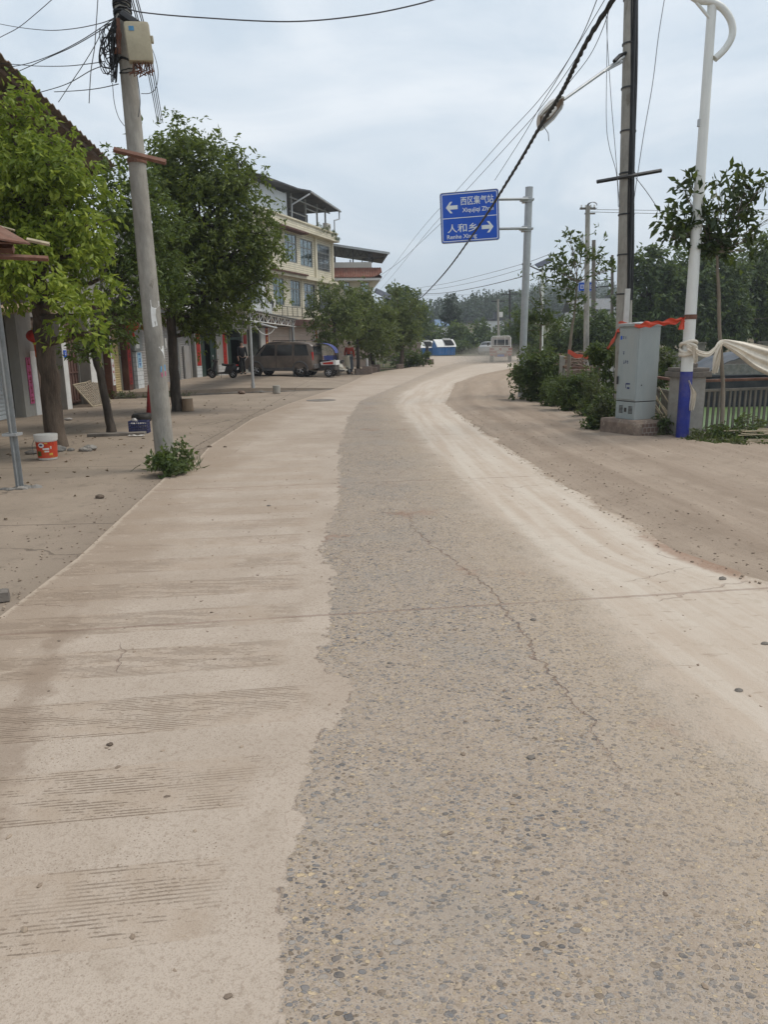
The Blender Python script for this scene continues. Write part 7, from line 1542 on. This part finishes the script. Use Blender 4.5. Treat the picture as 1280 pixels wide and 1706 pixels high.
for s in (-1, 1):
    b = MB(); b.box((-.03, s*.80, .34), (1.75, .09, .16)); b.build('sill', MAT['van_clad'], VAN, bevel=.02)
    b = MB(); b.tube([(-1.5, s*.56, 1.80), (.3, s*.56, 1.80)], .02, 6)
    for x in (-1.5, -.6, .3): b.tube([(x, s*.56, 1.73), (x, s*.56, 1.80)], .02, 6)
    b.build('roof_rail', MAT['van_clad'], VAN)
    b = MB(); b.box((1.80, s*.62, .80), (.16, .22, .14), rz=s*rad(-20)); b.build('headlight', MAT['ac_white'], VAN, bevel=.03)
    b = MB(); b.box((-1.94, s*.70, 1.0), (.08, .12, .42)); b.build('tail_light', MAT['tail_red'], VAN, bevel=.02)
    b = MB(); b.box((.92, s*.93, 1.08), (.1, .16, .13)); b.build('mirror', MAT['van_clad'], VAN, bevel=.03)
    for x in (-.25, .65): b = MB(); b.box((x-.25, s*.84, .93), (.17, .03, .03)); b.build('door_handle', MAT['van_clad'], VAN, bevel=.008)
    for x in (-.93, .05): b = MB(); b.box((x, s*.828, .70), (.012, .012, .60)); b.build('door_gap', MAT['interior'], VAN)
b = MB(); b.box((1.90, 0, .48), (.14, 1.36, .24)); b.box((-1.96, 0, .48), (.14, 1.4, .24)); b.build('bumper', MAT['van_clad'], VAN, bevel=.04)

def scooter(name, label, loc, rz, paint, cat='scooter', group=None, s=1.):
    """local +x is forward"""
    t = thing(name, label, cat, loc, rz, group, s)
    wheel(t, (.62, 0, .23), .23, .1, 5); wheel(t, (-.60, 0, .23), .23, .11, 5)
    b = MB()
    b.slab(lambda u, k: ((-.85+.62*u), (k-.5)*2*(.05+.12*math.sin(min(1, u*1.25+.12)*math.pi*.62)), .74-.13*u-.16*abs(2*k-1)**2.2), np.linspace(0, 1, 10), np.linspace(0, 1, 11), (0, 0, -.10)); b.build('tail', MAT[paint], t, smooth=60)
    b = MB(); b.prism([(-.62, .30), (-.20, .22), (.25, .22), (.30, .30), (-.15, .34), (-.3, .58), (-.62, .6)], -.13, .13); b.build('floor_body', MAT[paint], t, bevel=.02)
    b = MB(); b.slab(lambda u, k: (.32+.20*u-.05*math.sin(k*3.14), (k-.5)*.40*(1-.25*u), .30+.62*(1-u)), np.linspace(0, 1, 8), np.linspace(0, 1, 9), (.03, 0, .01)); b.build('leg_shield', MAT[paint], t, smooth=60)
    b = MB(); b.slab(lambda u, k: (.62+.30*math.cos(2.6-2.0*u), (k-.5)*.13, .23+.30*math.sin(2.6-2.0*u)), np.linspace(0, 1, 10), np.linspace(0, 1, 5), (0, 0, .015)); b.build('front_mudguard', MAT[paint], t, smooth=60)
    b = MB(); b.slab(lambda u, k: (-.60+.30*math.cos(1.2+1.7*u), (k-.5)*.15, .23+.30*math.sin(1.2+1.7*u)), np.linspace(0, 1, 10), np.linspace(0, 1, 5), (0, 0, .015)); b.build('rear_mudguard', MAT['dark'], t, smooth=60)
    b = MB(); b.slab(lambda u, k: (-.72+.70*u, (k-.5)*(.20+.06*math.sin(u*3.1)), .79-.05*math.sin(u*3.14)-.03*abs(2*k-1)**2), np.linspace(0, 1, 12), np.linspace(0, 1, 7), (0, 0, -.09)); b.build('seat', MAT['black'], t, smooth=60)
    b = MB(); b.tube([(.62, .07, .23), (.50, .06, .62), (.43, .05, .82)], .022, 8); b.tube([(.62, -.07, .23), (.50, -.06, .62), (.43, -.05, .82)], .022, 8); b.build('fork', MAT['dark'], t, smooth=60)
    b = MB(); b.tube([(.34, -.33, .98), (.40, -.2, .99), (.42, 0, .95), (.40, .2, .99), (.34, .33, .98)], .017, 8); b.box((.44, 0, .93), (.16, .2, .16)); h = b.build('handlebar', MAT[paint], t, smooth=60)
    for s_ in (-1, 1):
        b = MB(); b.tube([(.36, s_*.25, .99), (.34, s_*.30, 1.14)], .008, 5); b.lathe([(.001, 0), (.055, .003), (.058, .02), (.001, .03)], n=14, M=Matrix.Translation((.34, s_*.31, 1.18)) @ Matrix.Rotation(rad(90), 4, 'Y')); b.build('mirror', MAT['chrome'], h, smooth=50)
    b = MB(); b.lathe([(.001, 0), (.07, .005), (.06, .04), (.001, .05)], n=16, M=Matrix.Translation((.52, 0, .93)) @ Matrix.Rotation(rad(80), 4, 'Y')); b.build('headlight', MAT['ac_white'], t, smooth=50)
    b = MB(); b.box((-.87, 0, .68), (.05, .2, .07)); b.build('tail_light', MAT['tail_red'], t, bevel=.015)
    b = MB(); b.box((-.90, 0, .50), (.012, .18, .13), ry=rad(-15)); b.build('number_plate', MAT['white'], t)
    b = MB(); b.tube([(-.1, -.12, .24), (-.5, -.15, .24), (-.78, -.16, .30)], .035, 8, r2=.05); b.build('exhaust', MAT['dark'], t, smooth=60)
    b = MB(); b.tube([(.05, .08, .24), (.0, .2, .01)], .012, 5); b.build('stand', MAT['dark'], t)
    return t
ps = gp(371, 637); scooter('scooter', 'black scooter parked in front of the first dark green door', (ps.x, ps.y+.1, ph(ps.x)), rad(180-14), 'moto_black', s=.80)
ps = gp(571, 627); scooter('scooter', 'cream scooter standing between the covered tricycle and the standing person', (ps.x, ps.y+.6, ph(ps.x)), rad(62), 'moto_white', s=.92)
# --- covered tricycle
pt_ = gp(535, 631); TR = thing('covered_tricycle', 'three wheeled motorcycle with a blue rain canopy and red side panels behind the van', 'tricycle', (pt_.x, pt_.y-.1, ph(pt_.x)), rad(180-10), None, .86)
wheel(TR, (.78, 0, .25), .25, .11, 6)
for s in (-1, 1): wheel(TR, (-.55, s*.42, .25), .25, .12, 6)
b = MB(); b.prism([(-.9, .36), (.05, .36), (.10, .46), (-.05, .62), (-.9, .62)], -.42, .42); b.build('rear_box', MAT['moto_black'], TR, bevel=.03)
b = MB()
for s in (-1, 1): b.prism([(-.92, .64), (-.15, .62), (-.1, .78), (-.92, .86)], s*.42-.02, s*.42+.02)
b.b2(-.95, -.91, -.42, .42, .62, .86); b.build('side_rail', MAT['white'], TR, bevel=.008)
b = MB()
for s in (-1, 1): b.prism([(-.8, .66), (-.25, .66), (-.25, .75), (-.8, .80)], s*.443-.004, s*.443+.004)
b.build('red_marking', MAT['red'], TR)
b = MB(); b.tube([(.78, .07, .25), (.62, .07, .75), (.5, .05, .95)], .022, 6); b.tube([(.78, -.07, .25), (.62, -.07, .75), (.5, -.05, .95)], .022, 6); b.tube([(.4, -.36, 1.0), (.5, 0, .98), (.4, .36, 1.0)], .018, 6); b.build('front_fork', MAT['dark'], TR, smooth=60)
b = MB(); b.tube([(.95, 0, .52), (.75, .2, .40), (.25, .24, .30), (-.2, .3, .34)], .022, 6); b.tube([(.95, 0, .52), (.75, -.2, .40), (.25, -.24, .30), (-.2, -.3, .34)], .022, 6); b.build('step_frame', MAT['white'], TR, smooth=60)
b = MB(); b.slab(lambda u, k: (.78+.33*math.cos(2.7-2.1*u), (k-.5)*.15, .25+.33*math.sin(2.7-2.1*u)), np.linspace(0, 1, 10), np.linspace(0, 1, 4), (0, 0, .015)); b.build('mudguard', MAT['moto_black'], TR, smooth=60)
b = MB(); b.slab(lambda u, k: (.45+.2*u, (k-.5)*.5, .4+.75*u*(1)), np.linspace(0, 1, 6), np.linspace(0, 1, 6), (.03, 0, 0)); b.build('front_shield', MAT['moto_black'], TR, smooth=60)
b = MB(); b.box((-.2, 0, .80), (.45, .4, .12)); b.box((-.45, 0, 1.0), (.1, .4, .38)); b.box((.1, 0, .62), (.35, .3, .2)); b.build('seat', MAT['black'], TR, bevel=.03)
def cano(u, k):   # front to back arc, k across
    a = math.pi*(.06+.88*u); return (-.10+.82*math.cos(a), (k-.5)*.88*(1-.10*abs(math.cos(a))), 1.05+.68*math.sin(a)**.8)
b = MB(); b.slab(cano, np.linspace(.18, 1, 18), np.linspace(0, 1, 8), (0, 0, .02)); cn_ = b.build('canopy', MAT['trike_blue'], TR, smooth=60)
for s in (-1, 1):
    def sd_(u, k): a = math.pi*(.06+.88*u); x, y, z = cano(u, .5+s*.5); return (x, y+s*.012, z*(1-k)+max(.86, z-.75)*k if True else 0)
    b = MB(); b.slab(lambda u, k: (lambda q: (q[0], q[1], q[2]-k*(q[2]-1.12)))(sd_(u, 0)), np.linspace(.55, .93, 8), np.linspace(.08, 1, 4), (0, .006, 0)); b.build('clear_side_sheet', MAT['plastic'], cn_)
    b = MB(); b.b2(-.82, -.30, s*.43-.01, s*.43+.01, .88, 1.11); b.build('lower_side_sheet', MAT['trike_blue'], cn_)
    b = MB(); b.tube([(lambda q: (q[0], q[1]+s*.02, q[2]))(cano(u, .5+s*.5)) for u in np.linspace(0, 1, 20)], .022, 6); b.tube([(.70, s*.40, 1.14), (.58, s*.36, .78)], .02, 6); b.tube([(-.80, s*.42, 1.1), (-.85, s*.42, .8)], .02, 6); b.build('canopy_hoop', MAT['dark'], cn_, smooth=60)
    b = MB(); b.prism([(.74, 1.28), (.60, 1.22), (.48, .98), (.60, .72), (.70, .78)], s*.40-.01, s*.40+.01); b.build('red_side_flap', MAT['ribbon'], cn_)
b = MB(); b.slab(lambda u, k: (lambda q: (q[0]+.01, q[1], q[2]))(cano(u*.2, k)), np.linspace(0, 1, 6), np.linspace(.06, .94, 6), (.01, 0, 0)); b.build('clear_windscreen', MAT['plastic'], cn_, smooth=60)

# --- light truck driving away, seen from behind (local +y forward)
pk = (gp(818, 605)+gp(853, 604))/2; TK = thing('light_truck', 'small flatbed truck with a worn red and white tailgate driving away in dust', 'truck', (pk.x, pk.y+.3, 0), rad(-9))
for y in (.55, 3.25):
    for s in (-1, 1):
        o_ = wheel(TK, (0, 0, 0), .33, .22, 6); o_.rotation_euler = (0, 0, rad(90)); o_.location = (s*.66, y, .33)
b = MB(); b.b2(-.80, .80, .02, 2.5, .62, .70); b.b2(-.45, .45, .0, 4.1, .42, .60); b.build('bed', MAT['truck_paint'], TK, bevel=.01)
b = MB(); b.b2(-.82, .82, -.04, .0, .66, 1.12); tg = b.build('tailgate', MAT['truck_paint'], TK, bevel=.012)
b = MB(); b.b2(-.80, .80, -.055, -.041, 1.06, 1.115); b.b2(-.80, .80, -.055, -.041, .86, .90); b.b2(-.80, .80, -.055, -.041, .67, .71); b.build('tailgate_rib', MAT['truck_white'], tg)
b = MB(); b.b2(-.50, -.12, -.05, -.041, .915, 1.05); b.b2(.05, .55, -.05, -.041, .915, 1.05); b.b2(-.3, .4, -.05, -.041, .72, .85); b.build('worn_patch', MAT['truck_white'], tg)
for s in (-1, 1):
    b = MB(); b.b2(s*.80-.02, s*.80+.02, .005, 2.48, .70, 1.12); b.build('side_board', MAT['truck_paint'], TK, bevel=.01)
    b = MB(); b.b2(s*.66-.12, s*.66+.12, -.07, -.02, .52, .62); b.build('tail_light', MAT['tail_red'], TK, bevel=.01)
    b = MB(); b.b2(s*.66-.14, s*.66+.14, .12, .14, .10, .55); b.build('mud_flap', MAT['black'], TK)
    b = MB(); b.box((s*1.0, 3.7, 1.35), (.16, .06, .26)); b.tube([(s*.8, 3.75, 1.45), (s*.98, 3.7, 1.42)], .02, 5); b.build('mirror', MAT['black'], TK, bevel=.02)
b = MB(); b.prism([(-.78, .55), (.78, .55), (.80, 1.2), (.70, 1.78), (.60, 1.84), (-.60, 1.84), (-.70, 1.78), (-.80, 1.2)], 2.62, 4.25); b.build('cab', MAT['truck_white'], TK, bevel=.05)
b = MB(); b.prism([(-.55, 1.25), (.55, 1.25), (.52, 1.66), (-.52, 1.66)], 2.585, 2.61); b.build('rear_window', MAT['car_glass'], TK)
b = MB(); b.tube([(-.74, 2.5, .7), (-.74, 2.5, 1.80), (-.62, 2.5, 1.92), (.62, 2.5, 1.92), (.74, 2.5, 1.80), (.74, 2.5, .7)], .035, 6)
for x in (-.3, .3): b.tube([(x, 2.5, .7), (x, 2.5, 1.92)], .025, 6)
b.tube([(-.74, 2.5, 1.2), (.74, 2.5, 1.2)], .025, 6); b.build('guard_frame', MAT['white_paint'], TK, smooth=60)
b = MB(); b.b2(-.7, .7, 2.2, 2.45, .72, 1.2); b.build('load', MAT['wood_brown'], TK, bevel=.03)
b = MB(); b.b2(-.24, .24, -.075, -.06, .45, .60); b.build('number_plate', MAT['sign_blue'], TK)
# --- car parked at the end of the road
pc = at(806, 592, 86); CR = thing('parked_car', 'silver car parked at the end of the road left of the truck', 'car', (pc.x+.6, 86, 0), rad(70))
b = MB(); ring_loft(b, [(-2.1, .45, .8, .95, .62, .70, .6), (-2.0, .34, .9, 1.08, .72, .80, .66), (-1.5, .27, .92, 1.12, .76, .84, .66), (-1.0, .26, .93, 1.45, .76, .85, .58), (-.2, .26, .93, 1.50, .76, .85, .58), (.45, .26, .93, 1.40, .76, .85, .58), (1.0, .27, .92, 1.02, .76, .84, .7), (1.7, .3, .82, .88, .74, .8, .64), (2.1, .42, .66, .70, .6, .68, .5)]); b.build('body', MAT['silver'], CR, smooth=32)
for s in (-1, 1):
    b = MB(); v = [(-1.2, s*.845, .97), (.75, s*.845, .97), (.35, s*.63, 1.36), (-.95, s*.63, 1.40)]; b.add(v+[(x, y-s*.05, z) for x, y, z in v], [(0, 1, 2, 3), (7, 6, 5, 4), (0, 4, 5, 1), (1, 5, 6, 2), (2, 6, 7, 3), (3, 7, 4, 0)]); b.build('side_window', MAT['car_glass'], CR)
    b = MB(); b.box((-2.05, s*.6, .86), (.08, .25, .14)); b.build('tail_light', MAT['tail_red'], CR, bevel=.02)
    for x in (-1.3, 1.3): wheel(CR, (x, s*.74, .31), .31, .2)
b = MB(); v = [(-1.48, -.6, 1.12), (-1.48, .6, 1.12), (-1.06, .5, 1.42), (-1.06, -.5, 1.42)]; b.add(v+[(x-.03, y, z+.02) for x, y, z in v], [(0, 3, 2, 1), (4, 5, 6, 7), (0, 1, 5, 4), (1, 2, 6, 5), (2, 3, 7, 6), (3, 0, 4, 7)]); b.build('rear_window', MAT['car_glass'], CR)

# ------------------------------------------------------------ people
def skin_mesh(name, verts, edges, radii, mat, parent, sub=2, root=0):
    me = bpy.data.meshes.new(name); me.from_pydata(verts, edges, []); o = bpy.data.objects.new(name, me); COL.objects.link(o)
    m = o.modifiers.new('skin', 'SKIN'); sv = me.skin_vertices[0].data
    for i, r in enumerate(radii): sv[i].radius = (r, r) if not isinstance(r, tuple) else r
    sv[root].use_root = True; m.use_smooth_shade = True
    s = o.modifiers.new('sub', 'SUBSURF'); s.levels = s.render_levels = sub
    bpy.context.view_layer.update(); res = bpy.data.meshes.new_from_object(o.evaluated_get(bpy.context.evaluated_depsgraph_get()))
    bpy.data.objects.remove(o); bpy.data.meshes.remove(me); res.materials.clear(); res.materials.append(MAT[mat]); res.polygons.foreach_set('use_smooth', [True]*len(res.polygons))
    o = bpy.data.objects.new(name, res); COL.objects.link(o); o.parent = parent; return o
def person(label, loc, rz, h=1.62, top='cloth_dark', legs='cloth_dark', long_coat=False, bent=0.):
    """faces local -y"""
    t = thing('person', label, 'person', loc, rz, None, h/1.62)
    V = [(0, 0, .88), (0, .01, 1.05), (0, .01, 1.22), (0, .01, 1.32), (0, 0, 1.39), (0, -.015, 1.46), (0, -.01, 1.55), (0, .005, 1.615)]
    E_ = [(0, 1), (1, 2), (2, 3), (3, 4), (4, 5), (5, 6), (6, 7)]; R = [.12, .115, .13, .09, .05, (.068, .075), (.075, .09), (.045, .05)]
    for s in (-1, 1):
        i = len(V); V += [(s*.16, .01, 1.31), (s*.22, .02, 1.08), (s*.23, -.06, .86), (s*.225, -.09, .78)]; E_ += [(3, i), (i, i+1), (i+1, i+2), (i+2, i+3)]; R += [.055, .042, .032, .026]
        for f_, (dx, dl) in enumerate(((-.025, .075), (-.008, .085), (.009, .08), (.025, .065))):
            j = len(V); V += [(s*.225+dx, -.105, .735), (s*.225+dx, -.115, .735-dl*.6), (s*.225+dx, -.10, .735-dl)]; E_ += [(i+3, j), (j, j+1), (j+1, j+2)]; R += [.010, .009, .008]
        j = len(V); V += [(s*.195, -.12, .765), (s*.185, -.13, .73)]; E_ += [(i+3, j), (j, j+1)]; R += [.011, .009]
        i = len(V); V += [(s*.085, 0, .82), (s*.09, -.005, .46), (s*.095, .015, .09), (s*.10, -.06, .045), (s*.105, -.14, .03)]; E_ += [(0, i), (i, i+1), (i+1, i+2), (i+2, i+3), (i+3, i+4)]; R += [.085, .06, .042, .038, .028]
    skin_mesh('body', V, E_, R, 'skin', t, 2)
    b = MB(); b.lathe([(.02, -.035), (.014, 0), (.001, .02)], n=8, M=Matrix.Translation((0, -.085, 1.515)) @ Matrix.Rotation(rad(60), 4, 'X')); b.build('nose', MAT['skin'], t, smooth=60)
    b = MB()
    def hairf(a, c): th = .05+1.5*c; back = .5+.5*math.sin(a); r = 1.0; return (.088*math.sin(th*(1+.35*back))*math.cos(a), .008+.102*math.sin(th*(1+.35*back))*math.sin(a), 1.545+.098*math.cos(th*(1+.35*back)))
    b.grid(hairf, np.linspace(0, 6.2832, 20), np.linspace(0, 1, 8)); b.build('hair', MAT['hair'], t, smooth=70, fix=False)
    for s in (-1, 1):
        b = MB(); b.lathe([(.001, 0), (.010, .002), (.001, .006)], n=8, M=Matrix.Translation((s*.03, -.088, 1.548)) @ Matrix.Rotation(rad(90), 4, 'X')); b.build('eye', MAT['hair'], t)
    Vt = [(0, 0, .80), (0, .01, 1.05), (0, .01, 1.22), (0, .01, 1.33)]; Et = [(0, 1), (1, 2), (2, 3)]; Rt = [.165, .150, .158, .115]
    for s in (-1, 1):
        i = len(Vt); Vt += [(s*.165, .01, 1.315), (s*.222, .02, 1.08), (s*.232, -.055, .88)]; Et += [(3, i), (i, i+1), (i+1, i+2)]; Rt += [.07, .056, .045]
    skin_mesh('jacket', Vt, Et, Rt, top, t, 2)
    if long_coat:
        b = MB(); b.lathe([(.15, 1.02), (.175, .8), (.19, .5), (.20, .28), (.19, .28), (.14, 1.0)], n=22, cap=False); b.build('long_skirt', MAT[legs], t, smooth=60)
    Vt = [(0, 0, .92)]; Et = []; Rt = [.135]
    for s in (-1, 1): i = len(Vt); Vt += [(s*.085, 0, .82), (s*.09, -.005, .46), (s*.095, .012, .10)]; Et += [(0, i), (i, i+1), (i+1, i+2)]; Rt += [.10, .078, .064]
    skin_mesh('trousers', Vt, Et, Rt, legs, t, 2)
    for s in (-1, 1): skin_mesh('shoe', [(s*.095, .03, .05), (s*.10, -.06, .045), (s*.105, -.15, .035)], [(0, 1), (1, 2)], [.05, .048, .036], 'black', t, 1)
    return t
pp = gp(583, 625); person('person in a dark red top and long dark skirt standing beside the cream scooter', (pp.x, pp.y, ph(pp.x)), rad(170), 1.60, 'cloth_red', 'cloth_dark', True)
pp = gp(406, 631); person('person in black standing in the second dark green doorway behind the van', (pp.x-.15, pp.y+.7, ph(pp.x)), rad(25), 1.55, 'cloth_black', 'cloth_black')

# ------------------------------------------------------------ overhead wires
def wire(label, pts, r=.006, mat='wire', group='overhead wires', name='overhead_wire', cat='wire'):
    P = spline([Vector(p) for p in pts]); o = P[0].copy(); b = MB(); b.tube([p-o for p in P], r, 6)
    w = b.build(name, MAT[mat], None, smooth=70); w.location = o; return tag(w, label, cat, group)
wz = lambda L, z: [gp(u, v, z if not hasattr(z, '__len__') else z[i]) for i, (u, v) in enumerate(L)]
# thick twisted cable crossing in front of the sign
main = [Vector((2.15, 5.2, 4.6))]+wz([(990, 50), (940, 148), (900, 212), (850, 296), (800, 374), (750, 444), (722, 476)], [4.5, 4.42, 4.38, 4.3, 4.2, 4.15, 4.15])+[at(700, 497, 44)]+[Vector((2.1, 60, 4.5))]
P = spline(main, 10); o = P[0].copy(); b = MB()
for k in range(3): b.tube([p-o+Vector((.016*math.cos(i*1.9+k*2.1), 0, .016*math.sin(i*1.9+k*2.1))) for i, p in enumerate(P)], .014, 6)
w = b.build('cable_bundle', MAT['cable'], None, smooth=70); w.location = o; tag(w, 'thick black twisted cable sweeping down in front of the blue direction sign', 'cable')
wire('upper of the two thin wires running above the thick black cable', [Vector((2.9, 7, 6.0))]+wz([(960, 80), (900, 165), (840, 230), (770, 308), (700, 385), (640, 462)], 5.9)+[at(600, 505, 90)], .006)
wire('lower of the two thin wires running above the thick black cable', [Vector((3.05, 7, 5.9))]+wz([(972, 80), (906, 174), (850, 238), (782, 312), (715, 384), (655, 458)], 5.7)+[at(610, 510, 90)], .006)
wire('thin wire running close to the thick black cable down to the arm lamp', wz([(1022, -8), (1008, 40), (985, 90), (955, 130), (925, 165)], [6.1, 6., 5.9, 5.85, 5.8]), .006)
wire('thin wire hugging the left side of the thick black cable', wz([(998, -8), (970, 60), (930, 130), (905, 170), (870, 230), (825, 300)], [5.6, 5.5, 5.4, 5.4, 5.3, 5.2]), .006)
Yp = 9.35
wire('long thin wire running from the leaning pole across the sky to the upper right', [at(212, 14, Yp), at(240, 21, 9.3), at(330, 29, 9.1), at(480, 36, 8.9), at(600, 26, 8.7), at(700, 6, 8.6), at(760, -14, 8.5)], .007)
for lab, L in (
    ('thin wire from the pole sagging left along the top of the view', [(195, 27), (170, 38), (120, 48), (70, 50), (0, 40), (-60, 22)]),
    ('topmost slanting wire crossing the upper left corner', [(92, -6), (60, 22), (30, 46), (0, 62), (-40, 84)]),
    ('thin wire from the pole reaching the near roof edge at the left', [(190, 30), (165, 48), (130, 70), (90, 90), (45, 106), (0, 114), (-50, 122)]),
    ('thin wire just below the one reaching the near roof edge', [(188, 36), (165, 52), (120, 78), (80, 96), (50, 110), (10, 128)]),
    ('level thin wire from the cable loops towards the near roof', [(175, 102), (150, 106), (110, 110), (60, 110), (20, 107), (-40, 104)]),
    ('thin wire from the lower cable loops sloping left', [(170, 110), (150, 118), (115, 138), (80, 150), (30, 162), (-30, 172)]),
    ('lowest thin wire from the pole to the near roof edge', [(197, 140), (165, 147), (130, 151), (90, 153)]),
    ('steep thin wire slanting down from the cable loops to the roof edge', [(170, 50), (158, 75), (140, 105), (120, 135), (97, 170)])):
    wire(lab, [at(u, v, Yp+(.4+.02*(197-u))*1.) for u, v in L], .0055)
wire('near vertical thin wire hanging left of the leaning pole', [at(163, -8, 9.2), at(160, 40, 9.2), at(157, 80, 9.2), at(151, 120, 9.2), at(148, 172, 9.2)], .005)
wire('thin wire dropping beside the pole from its spare cable', [at(187, 138, 9.25), at(190, 170, 9.25), at(197, 195, 9.25), at(207, 210, 9.3)], .004)
for i, (u0_, u1_) in enumerate(((238, 262), (241, 265), (246, 268), (249, 271))):
    wire(('first', 'second', 'third', 'fourth')[i]+' from the left of four service wires dropping behind the junction box', [at(u0_-22, -8, 10.2), at(u0_-4, 60, 11.), at(u0_+6, 110, 12.5), at(u1_-6, 170, 14.5), at(u1_, 205, 16.5)], .007)
wire('loop of thin cable hanging right of the junction box', [at(250, 74, 9.3), at(258, 95, 9.3), at(263, 120, 9.3), at(260, 145, 9.3), at(250, 155, 9.3), at(235, 156, 9.3)], .004)
wire('thin cable drooping under the junction box on the right of the pole', [at(228, 125, 9.3), at(232, 155, 9.3), at(233, 175, 9.3), at(230, 195, 9.3)], .005)
wire('left hanging wire beside the tall pole on the right', [at(1013, 20, 13.6), at(1012, 90, 13.6), at(1011, 200, 13.6), at(1016, 245, 13.6), at(1028, 290, 13.7), at(1031, 345, 13.7)], .005)
wire('second hanging wire beside the tall pole on the right', [at(1010, 15, 13.7), at(1014, 90, 13.6), at(1020, 180, 13.6), at(1026, 250, 13.6), at(1033, 345, 13.7)], .005)
wire('long wire hanging right of the tall pole from the top of the view', [at(1109, -8, 13.6), at(1098, 60, 13.6), at(1088, 140, 13.6), at(1074, 220, 13.6), at(1064, 285, 13.6), at(1056, 340, 13.7)], .006)
wire('wire running down right from the crossarm of the tall pole into the sapling', [at(1060, 296, 13.7), at(1080, 322, 13.4), at(1100, 352, 13.), at(1118, 378, 12.6), at(1128, 395, 12.4)], .006)
wire('upper level wire behind the slender sapling at the right', [at(985, 349, 38), at(1060, 350, 39), at(1160, 351, 40), at(1290, 349, 42)], .012); wire('lower level wire behind the slender sapling at the right', [at(985, 353, 38), at(1060, 355, 39), at(1160, 357, 40), at(1290, 358, 42)], .012)
for lab, L, Y0, Y1, r in (
    ('uppermost far wire crossing behind the road sign post', [(680, 482), (740, 473), (800, 459), (870, 440), (915, 424)], 80, 40, .014), ('second far wire crossing behind the road sign post', [(690, 487), (750, 478), (810, 465), (870, 448), (925, 430)], 80, 40, .014),
    ('third and thickest far wire crossing behind the road sign post', [(690, 490), (740, 488), (800, 478), (870, 461), (960, 435)], 80, 40, .025), ('far wire running level below the thick one', [(700, 492), (760, 491), (830, 492), (880, 488), (935, 489)], 90, 60, .012),
    ('lowest far wire crossing in front of the wooded hill', [(700, 508), (760, 506), (820, 501), (870, 497), (915, 500)], 90, 60, .012), ('far wire slanting down left over the wooded hill', [(832, 502), (815, 515), (800, 525), (785, 532)], 75, 110, .012),
    ('thin far wire left of the thick cable, ending at the tiled eaves house', [(735, 372), (700, 405), (665, 437), (632, 460)], 30, 49, .008)):
    n_ = len(L); wire(lab, [at(u, v, Y0+(Y1-Y0)*i/(n_-1)) for i, (u, v) in enumerate(L)], r)

# ------------------------------------------------------------ air
mb = MB(); mb.b2(-880, 880, -55, 1550, -2.6, 62)
n = NT('haze_air'); vol = n.node('ShaderNodeVolumePrincipled', {'Color': (.84, .90, .96, 1), 'Density': .0009, 'Anisotropy': .2}); n.t.links.new(vol.outputs[0], n.out.inputs['Volume'])
o = mb.build('haze', n.mat); tag(o, 'pale haze in the air over the whole street', 'haze', None, 'stuff')
n = NT('dust_air'); P_o = n.obj(); ln = n.node('ShaderNodeVectorMath', {0: P_o}, operation='LENGTH').outputs['Value']
dn = n.math('MULTIPLY', n.step(n.math('ADD', ln, n.math('MULTIPLY', n.noise(P_o, 2.2, 4, .6), .9)), 1.35, .40), .42)
vol = n.node('ShaderNodeVolumePrincipled', {'Color': (.86, .77, .66, 1), 'Density': dn, 'Anisotropy': .1}); n.t.links.new(vol.outputs[0], n.out.inputs['Volume'])
b = MB(); b.lathe([(.01, -1.)]+[(math.cos(a), math.sin(a)) for a in np.linspace(-1.45, 1.45, 14)]+[(.01, 1.)], n=24); o = b.build('dust_cloud', n.mat); o.location = (pk.x-.6, pk.y-1.0, .25); o.scale = (4.2, 3.6, 1.5)
tag(o, 'brown dust cloud stirred up behind the truck', 'dust', None, 'stuff')
